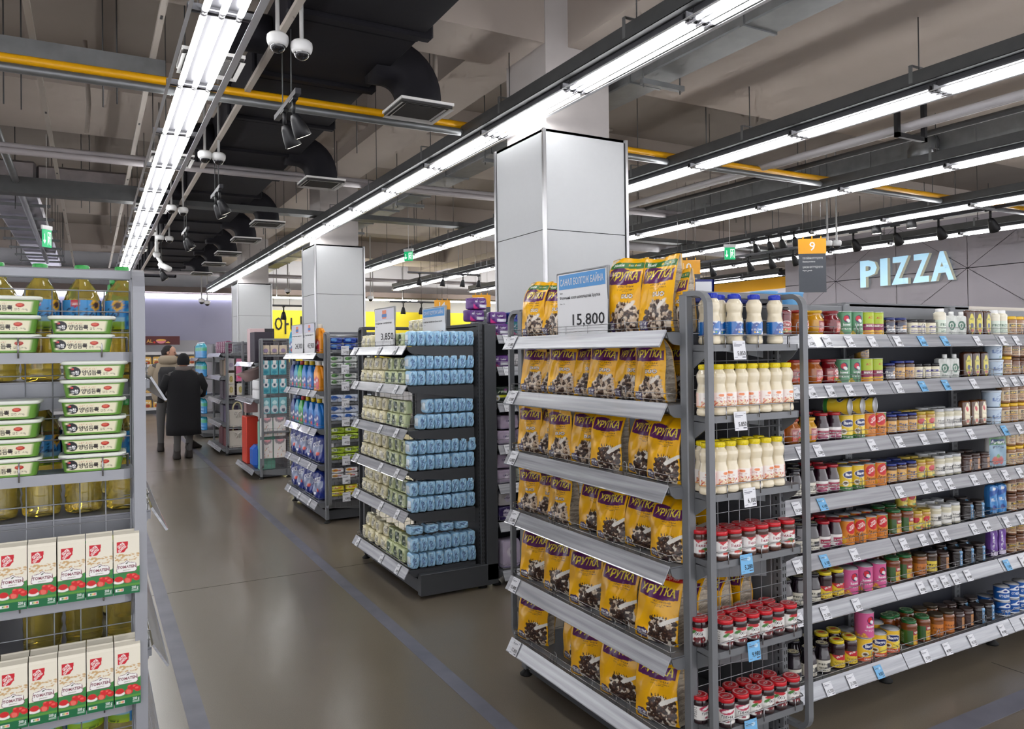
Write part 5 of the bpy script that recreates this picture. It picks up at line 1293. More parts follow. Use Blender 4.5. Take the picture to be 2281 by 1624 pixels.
gcards = [
 [(2.758, '5,280'), (2.869, '6,000'), (3.02, '8,480'), (3.18, '5,450'), (3.37, '4,450'), (3.561, '28,620', 1), (3.746, '7,800', 1), (4.03, '15,450'), (4.27, '4,480'), (4.40, '5,580')],
 [(2.66, '5,290'), (2.76, '5,280'), (2.884, '5,280'), (3.015, '8,480'), (3.157, '5,450'), (3.37, '6,950'), (3.56, '28,620', 1), (3.75, '7,800', 1), (3.99, '15,450'), (4.27, '12,300'), (4.37, '12,350'), (4.46, '13,200')],
 [(2.69, '15,280'), (2.80, '5,280'), (3.167, '9,900'), (3.37, '4,500'), (3.56, '16,650'), (3.72, '24,900'), (3.96, '24,200'), (4.27, '7,000', 1), (4.41, '9,080')],
 [(2.66, '15,500'), (2.82, '6,180', 1), (3.37, '4,500'), (3.56, '16,650'), (3.67, '30,950'), (3.77, '34,950'), (3.98, '35,980'), (4.11, '35,450'), (4.27, '4,100'), (4.41, '9,080')],
 [(2.66, '16,500'), (2.83, '6,180', 1), (3.03, '9,900'), (3.39, '9,350'), (3.54, '16,650'), (3.63, '30,950'), (3.72, '30,950'), (3.97, '45,700'), (4.09, '49,980'), (4.27, '6,750'), (4.41, '4,220')],
 [(2.66, '20,500'), (2.83, '21,300'), (3.04, '8,200'), (3.52, '40,980'), (3.62, '32,160'), (3.71, '35,980'), (3.80, '45,700'), (3.91, '49,980'), (4.27, '7,000', 1), (4.42, '4,220')],
 [(2.78, '15,500'), (2.93, '21,300'), (3.12, '8,850', 1), (3.47, '9,350'), (3.64, '40,980'), (3.85, '45,700'), (4.12, '49,980'), (4.34, '4,800')]]
for r_, row in enumerate(gcards):
    n = {}
    for c in row:
        tx = c[1]; n[tx] = n.get(tx, 0) + 1; tot = sum(1 for q in row if q[1] == tx)
        wh = f', {od(row.index(c))} along the {sh[r_]} of the long shelving'
        card(tx, c[0], 2.30 - (.05 if r_ == 6 else 0), gz[r_], 0, wh, len(c) > 2)
for i, (z, tx) in enumerate(zip(cereal_z, ('12,080', '12,080', '12,080', '12,080', '15,800', '15,800'))):
    card(tx, 1.80, 3.20, z, 1, f'at the far end of the cereals, {sh[i] if i < 5 else "bottom shelf"}', s=1.25)
for i, (z, tx, b, x) in enumerate(zip(side_z, ('5,850', '5,850', '6,100', '5,280', '9,980', '9,980'), (0, 0, 0, 1, 1, 1), (2.02, 2.02, 2.06, 2.04, 2.07, 2.05))):
    o = card(tx, x, 2.09 - .07, z - .055, 0, f'clipped to the {sh[i] if i < 5 else "bottom shelf"} rail beside the cereals', bool(b), s=1.2, tilt=-R(6)); o.location.y = 1.966
for i, z in enumerate(wipe_z):
    for y, tx, nm in ((5.66, '3,850', 'cream wipes'), (5.12, '3,300', 'green wipes'), (4.80, '3,800', 'blue wipes')):
        card(tx, 1.80, y, z, 1, f'under the {nm}, {sh[i] if i < 5 else "bottom shelf"}', s=1.15)
for i, z in enumerate(det_z):
    for k in range(3 if i != 0 else 0):
        card(('24,300', '45,900', '4,500')[k], 1.87, 8.25 - k * .42, z, 1, f', {od(k)} from the far end, {sh[i]} of detergents', s=1.2)
for i, z in enumerate(dsz):
    o = card(('5,700', '3,750', '3,750', '3,700', '4,200', '4,250', '4,650', '1,800', '1,800')[i], 2.10, 7.1, z - .05, 0, f'on the rail of the {od(i)} soap shelf down', s=1.5, tilt=0); o.location.y = 7.028
for i, (z, tx) in enumerate(zip(pz, (('5,550', '6,500'), ('11,000', '5,500'), ('11,000',), ('8,550', '8,500'), ('7,350',), ('7,700',), ('16,500',)))):
    for k, q_ in enumerate(tx): card(q_, 2.515 + .13 * k + (.06 if len(tx) == 1 and i > 3 else 0), 4.62 - (.05 if i == 6 else 0), z, 0, f'{["nearer the wipes", "nearer the column"][k]}, {sh[i]} of sanitary pads', s=1.2)
# the two-line promotional signs standing on the racks
def promo(x, y0, y1, z0, z1, head, sub, price, label, blue=True, name='promo_sign', face='x'):
    """sign facing -x between y0 (far) and y1 (near)"""
    base = (x, (y0 + y1) / 2, z0)
    t = thing(name, base, label, 'price sign')
    W_ = abs(y0 - y1); H_ = z1 - z0; ax = (0, -1, 0); o = (x, (y0 + y1) / 2, z0)
    def q(mb, a, b, c, d, e, mm): mb.add([(x - e, base[1] - u * W_, z0 + v * H_) for u, v in ((a, b), (c, b), (c, d), (a, d))], [(0, 1, 2, 3)], mm)
    mb = MB(); mb.box(x, x + .006, min(y0, y1), max(y0, y1), z0, z1, mat('sign_card', (228, 229, 232), .45))
    if blue: q(mb, -.46, .74, .46, .97, .0008, mat('sign_blue', (84, 152, 214), .45)); lettering(mb, head, (x - .0016, base[1], z0 + H_ * .80), H_ * .10, white_m, ax=ax, w=W_ * .86, bold=.02)
    else:
        q(mb, -.46, .68, .46, .97, .0008, mat('sign_lilac', (208, 208, 224), .45)); q(mb, -.1, .72, .1, .94, .0012, mat('sign_badge_orange', (226, 140, 110), .5)); q(mb, -.12, .76, .12, .84, .0016, mat('sign_badge_blue', (90, 130, 190), .5))
    k = -.0012
    lettering(mb, sub, (x - .0012, base[1] + W_ * .44, z0 + H_ * .58), H_ * .045, ink, ax=ax, w=W_ * .8, bold=.012, align='l')
    lettering(mb, 'Nestle' if blue else 'Wet one', (x - .0012, base[1] + W_ * .44, z0 + H_ * .67), H_ * .022, ink, ax=ax, align='l', bold=.01)
    lettering(mb, 'Жин : 1 ш', (x - .0012, base[1] + W_ * .44, z0 + H_ * .50), H_ * .022, ink, ax=ax, align='l')
    lettering(mb, price, (x - .0012, base[1] - W_ * .44, z0 + H_ * .16), H_ * .17, ink, ax=ax, align='r', w=W_ * .62, bold=.02)
    part('card', mb, t, base)
    mb = MB(); e = .008
    P = [(x + .003, y0, z0), (x + .003, y1, z0), (x + .003, y1, z1), (x + .003, y0, z1)]
    mb.tube(P, .0055, mat('sign_frame_grey', (160, 162, 166), .35, .3), 6, closed=True); part('frame', mb, t, base)
    return t
promo(1.812, 2.842, 2.467, 1.668, 1.94, 'САНАЛ БОЛГОЖ БАЙНА', 'Өглөөний хоол шоколадтай Хрутка', '15,800', 'blue and white promo sign reading 15,800 among the top cereal bags')
promo(1.81, 5.31, 4.90, 1.655, 1.92, '', 'Нойтон салфетка', '3,850', 'lilac promo sign reading 3,850 on the wet wipes rack', False)
promo(2.08, 5.06, 4.66, 1.67, 1.915, 'САНАЛ БОЛГОЖ БАЙНА', 'Нойтон салфетка Green touch', '3,790', 'blue headed promo sign above the blue wet wipes')
promo(1.87, 8.18, 7.70, 1.615, 1.905, '', 'Угаалгын шингэн', '24,300', 'lilac promo sign reading 24,300 on the detergent rack, beside the turquoise jug', False)
promo(1.87, 7.64, 7.24, 1.615, 1.905, '', 'Угаалгын шингэн', '45,900', 'lilac promo sign reading 45,900 on the detergent rack, beside the orange jug', False)
build_products()
P = PR
rq = random.Random(21)
def jit(a): return rq.uniform(-a, a)
SN = ['top', 'second', 'third', 'fourth', 'fifth', 'sixth', 'bottom']
def line_up(keys, pos, fn, label, cat, group=None, s=1.):
    """keys: product per position; fn(i, p) -> (loc, rz)"""
    for i, p_ in enumerate(pos):
        pr = keys[i] if isinstance(keys, list) else keys
        loc, rz = fn(i, p_)
        put(pr, loc, rz, label(i), cat, group, s)
# --- cereal bags (positions run from the far end towards the corner post)
rows = [
 ('duo_top', [3.14, 3.00, 2.44, 2.27], 1.0, .92), ('duo', [3.155, 3.025, 2.90, 2.735, 2.59, 2.445, 2.27], .85, .86), ('duo', [3.19, 3.06, 2.91, 2.76, 2.57, 2.36, 2.205], .86, .86),
 ('duo', [3.20, 3.07, 2.93, 2.70, 2.53, 2.38, 2.19], .80, .86), ('promo', [3.16, 2.95, 2.725, 2.50, 2.265], .95, 1.), ('milk', [3.19, 2.86, 2.715, 2.50, 2.265], .88, 1.)]
for r_, (k, ys_, sz, sw) in enumerate(rows):
    n = len(ys_)
    for i, y in enumerate(ys_):
        key = k
        if r_ == 2 and i > 3: key = 'milk'
        if r_ == 3 and i > 2: key = 'milk'
        if r_ == 4 and i == 0: key = 'promo'
        pr = P[key][i % 2]
        x = 1.885 + (.05 if (r_ == 5 and i == 1) else 0) + (.03 if i % 2 and r_ not in (4, 5) else 0)
        z = cereal_z[r_] + .054
        ds = {'duo_top': 'yellow cereal bag with a green top band', 'duo': 'yellow DUO cereal bag', 'milk': 'yellow chocolate-ball cereal bag', 'promo': 'red-topped yellow cereal bag'}[key]
        h_ = 1.02 if (r_ == 0 and i > 1) else (.9 if r_ == 0 else sz)
        put(pr, (x, y, z), R(-77 + jit(8)), f'{ds}, {od(i)} from the far end, {SN[r_] if r_ < 5 else "bottom"} shelf', 'cereal bag', f'cereal bags on the {SN[r_] if r_ < 5 else "bottom"} shelf', (sw, 1.05, h_), rx=R(-2 + jit(2)), ry=R(jit(3.5)))
put(P['duo_top'][1], (1.965, 2.21, 1.667), R(-95), 'yellow cereal bag showing its newsprint side at the corner of the top shelf', 'cereal bag', None, (.7, .75, .82))
for i, x in enumerate((2.03, 2.14, 2.25)): put(P['milk'][i % 2], (x, 2.24, .503), R(-92 + jit(6)), f'cereal bag showing its newsprint side through the wire mesh, {od(i)} from the corner post', 'cereal bag', 'cereal bags behind the wire mesh', (.8, 1., .9))
for i, (y, r_) in enumerate([(2.65, 4), (2.40, 4), (3.05, 4), (2.5, 5), (2.3, 3), (2.7, 1), (2.4, 1)]):
    put(P['milk'][0], (2.08, y, cereal_z[r_] + .054), R(200 if r_ > 3 else -70), f'yellow cereal bag standing in the back row, {SN[r_] if r_ < 5 else "bottom"} shelf, {"nearer" if y < 2.45 else "farther from" if y > 2.9 else "near"} the corner post', 'cereal bag', None, (.9, .6, .84))
# --- bottles and jars beside the cereal rack
yF, yB = 2.006, 2.052
def side_row(keys, xs, y, r_, nm, cat, where, s=1., rz=-25):
    n = len(xs)
    for i, x in enumerate(xs):
        k = keys[i % len(keys)] if isinstance(keys, (list, tuple)) else keys
        put(P[k], (x, y + jit(.002), side_z[r_] + .001), R(rz + jit(30)), f'{nm}, {od(i)} from the corner post{where}, {SN[r_] if r_ < 5 else "bottom"} side shelf', cat, f'{cat}s on the {SN[r_] if r_ < 5 else "bottom"} side shelf', s)
side_row('blue_milk', [1.925, 2.035, 2.135, 2.24], yF, 0, 'blue-capped milk bottle', 'milk bottle', ' in front')
side_row('blue_milk', [1.955, 2.015, 2.10], yB + .012, 0, 'blue-capped milk bottle', 'milk bottle', ' behind')
side_row(['pink_milk', 'nut_milk', 'nut_milk', 'nut_milk', 'nut_milk', 'nut_milk', 'nut_milk', 'pink_milk'], [1.895, 1.955, 2.008, 2.066, 2.124, 2.182, 2.240, 2.300], yF + .006, 1, 'yellow-capped milk bottle', 'milk bottle', '')
side_row(['nut_milk', 'pink_milk', 'nut_milk', 'nut_milk', 'nut_milk', 'nut_milk', 'pink_milk'], [1.895, 1.95, 2.005, 2.064, 2.122, 2.18, 2.24], yF, 2, 'yellow-capped milk bottle', 'milk bottle', ' in front')
side_row('nut_milk', [1.925, 1.98, 2.035, 2.093, 2.151, 2.21], yB + .012, 2, 'yellow-capped milk bottle', 'milk bottle', ' behind')
fr = [1.925, 1.985, 2.05, 2.12, 2.185, 2.26]
side_row('choc_jam', [1.945, 2.01, 2.08, 2.145, 2.21, 2.285], yF + .0, 3, 'red-lidded apple jam jar', 'jam jar', ' in front', rz=-15, s=1.05)
side_row('choc_jam', [1.915, 1.98, 2.045, 2.115, 2.18], yB + .02, 3, 'red-lidded apple jam jar', 'jam jar', ' behind', rz=-20)
side_row('cherry_jam', [1.965, 2.03, 2.095, 2.16, 2.225, 2.29], yF, 4, 'red-lidded currant jam jar', 'jam jar', ' in front', rz=-30, s=1.05)
side_row('cherry_jam', [1.905, 1.99, 2.055, 2.12, 2.185, 2.25], yB + .02, 4, 'red-lidded currant jam jar', 'jam jar', ' behind', rz=-30, s=1.05)
side_row(['beet_jam', 'beet_jam', 'cherry_jam', 'cherry_jam', 'cherry_jam', 'cherry_jam'], [1.965, 2.035, 2.10, 2.165, 2.23, 2.30], yF, 5, 'red-lidded dark jam jar', 'jam jar', ' in front', rz=-20, s=1.05)
side_row('beet_jam', [1.905, 1.985, 2.055, 2.125, 2.19, 2.255], yB + .02, 5, 'red-lidded dark jam jar', 'jam jar', ' behind', rz=-20)
# --- long gondola
D = {'tall_red': ('dark red juice jar with black lid', 'juice jar'), 'round_amber': ('round jar of orange compote', 'fruit jar'), 'round_yellow': ('round jar of yellow fruit', 'fruit jar'), 'round_red': ('round jar of red cherries', 'fruit jar'), 'green_can': ('green pineapple can', 'can'),
 'lime_can': ('lime green mango can', 'can'), 'bagro': ('brown preserve jar with blue lid', 'preserve jar'), 'bagro_dark': ('dark preserve jar with navy lid', 'preserve jar'), 'black_white': ('small black-lidded jar with cream label', 'preserve jar'), 'cream_bottle': ('white plastic sauce bottle', 'sauce bottle'),
 'pouch': ('white squeeze pouch with green emblem', 'pouch'), 'honey_bottle': ('brown honey bottle with yellow oval label', 'honey bottle'), 'honig_bottle': ('amber honey bottle with cream oval label', 'honey bottle'), 'pb': ('peanut butter jar with yellow lid', 'peanut butter jar'), 'pb_brown': ('chocolate spread jar with brown lid', 'spread jar'),
 'bucket': ('pale blue tub of condensed milk', 'milk tub'), 'berry': ('dark berry jar with red lid', 'berry jar'), 'dark_berry': ('dark berry jar with cream-topped lid', 'berry jar'), 'bagru_can': ('yellow pineapple can', 'can'), 'gut_can': ('orange pineapple pieces can', 'can'), 'honey': ('honey jar with golden lid', 'honey jar'), 'silver': ('pale honey jar with silver lid', 'honey jar'),
 'clip': ('brown clip-top jar', 'clip-top jar'), 'black_clip': ('black clip-top jar with blue tag', 'clip-top jar'), 'big_pouch': ('large standing milk pouch', 'milk pouch'), 'blue_pouch': ('tall blue milk pouch', 'milk pouch'), 'purple_pouch': ('purple milk pouch', 'milk pouch'), 'vidan': ('vegetable spread jar with green lid', 'vegetable jar'),
 'amber_jar': ('square-labelled amber honey jar', 'honey jar'), 'yellow_lab': ('dark honey jar with yellow label', 'honey jar'), 'sour': ('sour cherry jar with yellow lid', 'cherry jar'), 'pink_can': ('pink tropical fruit can', 'can'), 'coco_can': ('yellow coconut can', 'can'), 'blue_can': ('low blue condensed milk can', 'can')}
G = [
 [('tall_red', 2.60), ('tall_red', 2.685), ('round_amber', 2.775), ('round_yellow', 2.88), ('round_red', 2.985), ('green_can', 3.078), ('green_can', 3.158), ('lime_can', 3.238), ('lime_can', 3.318), ('bagro_dark', 3.405), ('bagro_dark', 3.50), ('black_white', 3.59), ('black_white', 3.66), ('black_white', 3.74), ('cream_bottle', 3.83), ('pouch', 3.915), ('pouch', 4.0), ('honey_bottle', 4.09), ('honey_bottle', 4.16), ('honey_bottle', 4.24), ('cream_bottle', 4.325), ('cream_bottle', 4.395), ('pb', 4.48), ('pb', 4.56), ('pb', 4.64), ('pb', 4.72)],
 [('round_amber', 2.64), ('round_amber', 2.74), ('round_amber', 2.86), ('round_red', 2.968), ('green_can', 3.062), ('green_can', 3.145), ('lime_can', 3.225), ('lime_can', 3.305), ('bagro_dark', 3.395), ('bagro', 3.475), ('bagro', 3.55), ('black_white', 3.63), ('black_white', 3.70), ('black_white', 3.77), ('pouch', 3.85), ('pouch', 3.935), ('honey_bottle', 4.05), ('honey_bottle', 4.13), ('honey_bottle', 4.21), ('bucket', 4.31), ('pb', 4.43), ('pb_brown', 4.51), ('pb_brown', 4.59), ('pb', 4.67)],
 [('round_amber', 2.61), ('round_amber', 2.715), ('round_yellow', 2.82), ('berry', 2.915), ('berry', 2.995), ('bagru_can', 3.078), ('bagru_can', 3.160), ('gut_can', 3.243), ('gut_can', 3.325), ('bagro', 3.41), ('bagro', 3.49), ('bagro', 3.57), ('honey', 3.65), ('honey', 3.72), ('silver', 3.80), ('silver', 3.875), ('silver', 3.95), ('honig_bottle', 4.035), ('honig_bottle', 4.11), ('honig_bottle', 4.185), ('bucket', 4.285), ('pb', 4.40), ('pb', 4.48), ('pb', 4.56), ('pb', 4.64)],
 [('dark_berry', 2.64), ('dark_berry', 2.73), ('dark_berry', 2.82), ('berry', 2.90), ('berry', 2.98), ('bagru_can', 3.068), ('bagru_can', 3.150), ('gut_can', 3.232), ('gut_can', 3.315), ('bagro', 3.40), ('bagro', 3.48), ('bagro', 3.56), ('honey', 3.64), ('honey', 3.71), ('silver', 3.79), ('silver', 3.865), ('silver', 3.94), ('clip', 4.03), ('clip', 4.11), ('clip', 4.19), ('big_pouch', 4.32), ('pb', 4.45), ('pb', 4.53), ('pb', 4.61)],
 [('dark_berry', 2.66), ('dark_berry', 2.75), ('dark_berry', 2.835), ('berry', 2.91), ('berry', 2.99), ('gut_can', 3.075), ('gut_can', 3.158), ('gut_can', 3.240), ('gut_can', 3.322), ('vidan', 3.425), ('vidan', 3.515), ('honey', 3.60), ('honey', 3.67), ('silver', 3.76), ('silver', 3.84), ('silver', 3.92), ('black_clip', 4.03), ('black_clip', 4.13), ('blue_pouch', 4.27), ('blue_pouch', 4.35), ('pb_brown', 4.45), ('pb_brown', 4.53), ('pb_brown', 4.61)],
 [('dark_berry', 2.66), ('dark_berry', 2.75), ('dark_berry', 2.84), ('sour', 2.915), ('sour', 2.998), ('pink_can', 3.09), ('pink_can', 3.19), ('pink_can', 3.29), ('vidan', 3.41), ('vidan', 3.505), ('amber_jar', 3.62), ('yellow_lab', 3.71), ('clip', 3.81), ('black_clip', 3.93), ('black_clip', 4.03), ('black_clip', 4.13), ('purple_pouch', 4.27), ('purple_pouch', 4.35), ('pb_brown', 4.44), ('pb_brown', 4.52), ('pb_brown', 4.60)],
 [('dark_berry', 2.66), ('dark_berry', 2.76), ('dark_berry', 2.85), ('sour', 2.945), ('sour', 3.03), ('coco_can', 3.13), ('coco_can', 3.23), ('coco_can', 3.33), ('vidan', 3.47), ('vidan', 3.58), ('amber_jar', 3.69), ('amber_jar', 3.78), ('clip', 3.87), ('clip', 3.95), ('black_clip', 4.045), ('black_clip', 4.14), ('blue_can', 4.28), ('blue_can', 4.37), ('blue_can', 4.46)]]
stackable = {'bucket': .092, 'pb': .107, 'pb_brown': .098, 'blue_can': .077}
for r_, row in enumerate(G):
    z = gz[r_] + .053; y0 = 2.35 - (.04 if r_ == 6 else 0)
    n = len(row)
    for i, (k, x) in enumerate(row):
        ds, cat = D[k]
        rz = R(-16 + jit(22)) if k not in ('pouch', 'big_pouch', 'blue_pouch', 'purple_pouch', 'honey_bottle', 'honig_bottle') else R(-12 + jit(8))
        if k in ('black_clip', 'clip'): rz = R(-12)
        grp = f'goods on the {SN[r_]} shelf of the long gondola'
        top_two = k in stackable and (r_ > 0)
        put(P[k], (x, y0 + jit(.003), z + .001), rz, f'{ds}, front row, {od(i)} from the cereal rack, {SN[r_]} shelf', cat, grp)
        if top_two and not (r_ == 6 and i > 99):
            put(P[k], (x + jit(.002), y0, z + .003 + stackable[k]), rz + R(jit(20)), f'{ds} stacked on another, {od(i)} from the cereal rack, {SN[r_]} shelf', cat, grp)
        if r_ >= 2 and k in ('berry', 'dark_berry', 'bagru_can', 'gut_can', 'pink_can', 'vidan', 'silver', 'honey', 'bagro', 'sour', 'coco_can', 'black_clip', 'clip', 'amber_jar', 'blue_can', 'round_red') and x > 2.58:
            put(P[k], (x + .012, y0 + .092, z + .001), rz, f'{ds}, back row, {od(i)} from the cereal rack, {SN[r_]} shelf', cat, grp)
# odd ones: cans lying on their side, stacked pink can, stacked honey jars
def lying(k, x, y, z, lab):
    put(P[k], (x, y, z), R(20), lab, D[k][1], None, 1., rx=R(90))
for i, x in enumerate((3.02, 3.11, 3.20)): lying('bagru_can', x + .0, 2.41, gz[2] + .053 + .115 + .037, f'pineapple can lying with its metal end out, {od(i)} from the cereal rack')
put(P['pink_can'], (3.14, 2.31, gz[6] + .053 + .108), R(-10), 'pink tropical fruit can stacked on a coconut can, bottom shelf', 'can')
for i, x in enumerate((3.63, 3.70)): put(P['honey'], (x - .02, 2.43, gz[4] + .053 + .095), R(-10), f'honey jar stacked in the back row, fifth shelf, {["nearer", "farther from"][i]} the cereal rack', 'honey jar')
for i, (x, y) in enumerate(((2.93, 2.33), (3.0, 2.35))): pass
put(P['vidan'], (3.44, 2.40, gz[6] + .054), R(-10), 'vegetable jar behind the front one, bottom shelf by the shelving joint', 'vegetable jar')
put(P['bagro'], (3.36, 2.46, gz[1] + .054 + .10), R(-10), 'brown preserve jar high at the back of the second shelf', 'preserve jar')
# --- left rack: tubs, cartons, oil
LZ = [1.611, 1.337, 1.05, .793, .54, .27]
yl = 2.035
def tubs(x, z, n, nm, s_=1.):
    for k in range(n):
        put(P['tub'], (x + jit(.003), yl + jit(.003), z + .001 + k * .0425), R(jit(4)), f'green soybean paste tub, {od(k)} from the bottom of the {nm} stack', 'paste tub', 'soybean paste tubs on the oil rack')
tubs(-.018, LZ[0], 2, 'near-aisle top shelf'); tubs(-.165, LZ[0], 3, 'outer top shelf')
tubs(.005, LZ[1], 6, 'near-aisle second shelf'); tubs(-.165, LZ[1], 4, 'outer second shelf')
for r_ in (2, 3):
    for d_ in range(1 if r_ == 2 else 2):
        for i in range(6):
            x = .070 - .0555 * i
            put(P['carton'], (x, 1.995 + d_ * .044, LZ[r_] + .001), R(jit(1.2)), f'white TOMATEN carton, {od(i)} from the aisle post, {"upper carton shelf" if r_ == 2 else "lower carton shelf, " + ("front" if d_ == 0 else "back") + " row"}', 'tomato carton', 'tomato cartons on the oil rack')
oz = [1.49, 1.16, .815, .50, .145]
for r_ in range(4):
    for i, x in enumerate((.072, -.018, -.108, -.198)):
        if r_ == 2 and i > 2: continue
        for j in range(2 if r_ < 3 else 1):
            put(P['oil'], (x, 2.20 + .095 * j, oz[r_] + .054), R(0 if i else 120) + R(jit(10)), f'sunflower oil bottle, {od(i)} from the aisle, {"front" if j == 0 else "second"} line, {SN[r_]} shelf', 'oil bottle', 'sunflower oil bottles')
for r_ in (0, 1, 2):
    for i, y in enumerate((2.45, 2.75, 3.05)):
        put(P['oil'], (.065, y, oz[r_] + .054), R(90), f'sunflower oil bottle on the aisle side, {od(i)} after the corner, {SN[r_]} shelf', 'oil bottle', 'sunflower oil bottles')
# --- wet wipes
for r_, z in enumerate(wipe_z):
    z0 = z + .054; layers = 1 if r_ == 0 else 2
    lh = .107 if r_ != 0 else .1
    for L_ in range(layers):
        nb = 8
        xs = [1.845 + .0585 * i for i in range(8)]
        if L_ == 1 and r_ == 2: xs = xs[2:]
        if L_ == 1 and r_ == 3: xs = xs[:6] + [xs[6] + .005, xs[7] + .01]
        if L_ == 0 and r_ == 2: xs = xs[1:]
        for i, x in enumerate(xs):
            put(P['wipe_blue'][(i + r_ + L_) % 3], (x + jit(.003), 4.695 + jit(.004), z0 + .001 + L_ * lh), R(jit(5)), f'blue wet wipes pack, {od(i)} from the aisle, {["lower", "upper"][L_] if layers > 1 else "single"} layer, {SN[r_] if r_ < 5 else "bottom"} shelf', 'wet wipes pack', 'blue wet wipes', (1., 1.05, .97 if L_ else 1.04), ry=R(jit(3)))
        for kind, ys_ in (('wipe_green', [4.87, 4.99, 5.11]), ('wipe_cream', [5.25, 5.39, 5.53, 5.66] if r_ else [5.50, 5.64])):
            if r_ == 0 and kind == 'wipe_green': ys_ = [4.86, 4.99]
            for i, y in enumerate(ys_):
                put(P[kind][(i + L_) % 2], (1.85 + jit(.006) + .02 * L_, y, z0 + .001 + L_ * .092), R(-90 + jit(7)), f'{"green" if kind == "wipe_green" else "cream"} wet wipes pack, {od(i)} from the corner, {["lower", "upper"][L_] if layers > 1 else "single"} layer, {SN[r_] if r_ < 5 else "bottom"} shelf', 'wet wipes pack', f'{"green" if kind == "wipe_green" else "cream"} wet wipes', (1., 1., 1.08), rx=R(-5 + jit(5)))
for i, y in enumerate((5.02, 5.12, 5.22, 5.32)): put(P['wipe_cream'][i % 2], (2.12, y, 1.76), R(-90), f'cream wet wipes pack stacked high behind the signs, {od(i)} from the near side', 'wet wipes pack', 'cream wet wipes stacked on top')
for i, y in enumerate((5.02, 5.12, 5.22, 5.32)): put(P['wipe_cream'][i % 2], (2.12, y, 1.665), R(-90), f'cream wet wipes pack under the high stack, {od(i)} from the near side', 'wet wipes pack', 'cream wet wipes stacked on top')
for i in range(4):
    put(P['wipe_blue'][i % 3], (1.86 + .11 * i, 4.70, wipe_z[5] + .054 + .222), 0, f'blue wet wipes pack lying flat on the bottom shelf pile, {od(i)} from the aisle', 'wet wipes pack', 'blue wet wipes lying flat', (1.05, 1., .55), ry=0) if 0 else put(P['wipe_blue'][i % 3], (1.81 + .11 * i, 4.70, wipe_z[5] + .054 + .25), 0, f'blue wet wipes pack lying flat on the bottom shelf pile, {od(i)} from the aisle', 'wet wipes pack', 'blue wet wipes lying flat', 1., ry=R(90))
# --- sanitary pads
def pack(name, w, d, h, base, deco, seed=1, e=7.):
    c = Cv(w * 100, h * 100, base, 7); deco(c, w * 100, h * 100)
    return (name, pillow(w, d, h, c, base, film, (18, 5, 16), e, .05, seed, .002, name), [])
def d_komax(c, w, h): c.ell(w / 2, h * .58, h * .18, h * .18, (232, 226, 238)); c.text('KOMAX', w / 2, h * .54, h * .10, (60, 50, 110), w=w * .36, bold=.02); c.rect(0, 0, w, h * .06, (140, 130, 180)); c.rect(w * .3, h * .2, w * .7, h * .24, (170, 160, 200))
def d_green(c, w, h): c.poly([(w * .4, 0), (w, h * .6), (w, 0)], (130, 180, 60)); c.poly([(w * .2, h), (w, h), (w, h * .5)], (150, 195, 90)); c.text('KOMAX', w * .4, h * .55, h * .12, (60, 60, 110), w=w * .4, bold=.02)
def d_dark(c, w, h): c.ell(w * .5, h * .55, h * .26, h * .26, (222, 214, 234)); c.text('KOMAX', w / 2, h * .52, h * .12, (60, 40, 110), w=w * .36, bold=.02)
def d_flor(c, w, h): c.rect(0, h * .35, w, h * .5, (225, 225, 40)); c.ell(w * .2, h * .3, h * .16, h * .2, (235, 235, 240)); c.ell(w * .2, h * .3, h * .05, h * .06, (230, 200, 60)); c.ell(w * .75, h * .75, h * .1, h * .1, (120, 50, 120)); c.text('Naturella', w * .5, h * .6, h * .14, (220, 235, 210), w=w * .6)
def d_purp(c, w, h): c.text('elikos', w * .45, h * .6, h * .2, (240, 236, 246), w=w * .6, bold=.02); c.poly([(0, 0), (w * .4, 0), (0, h * .5)], (220, 60, 140)); c.rect(w * .4, h * .15, w * .95, h * .4, (225, 225, 235))
def d_blue(c, w, h): c.text('Deluxe', w * .5, h * .5, h * .22, (235, 238, 248), w=w * .7, bold=.01); c.ell(w * .7, h * .2, h * .1, h * .1, (90, 150, 220))
Q = {'lil': pack('pads_pack', .16, .12, .10, (196, 180, 204), d_komax), 'big': pack('pads_pack', .15, .12, .20, (206, 194, 218), d_komax, 3), 'grn': pack('pads_pack', .15, .12, .10, (206, 212, 196), d_green, 4), 'drk': pack('pads_pack', .13, .12, .105, (52, 34, 96), d_dark, 5),
     'pink': pack('pads_pack', .12, .12, .10, (206, 160, 160), d_komax, 6), 'flo': pack('pads_pack', .12, .1, .12, (28, 44, 34), d_flor, 7), 'pur': pack('pads_pack', .13, .1, .085, (96, 50, 130), d_purp, 8), 'blu': pack('pads_pack', .13, .1, .085, (30, 50, 140), d_blue, 9),
     'tea': pack('pads_pack', .17, .11, .10, (30, 100, 110), d_purp, 10), 'wht': pack('pads_pack', .15, .12, .095, (210, 206, 208), d_dark, 11), 'lime': pack('pads_pack', .1, .1, .12, (140, 190, 60), d_flor, 12)}
nmc = {'lil': 'lilac', 'big': 'big lilac', 'grn': 'green and white', 'drk': 'deep violet', 'pink': 'dusty pink', 'flo': 'dark floral', 'pur': 'purple', 'blu': 'dark blue', 'tea': 'teal', 'wht': 'white', 'lime': 'lime green'}
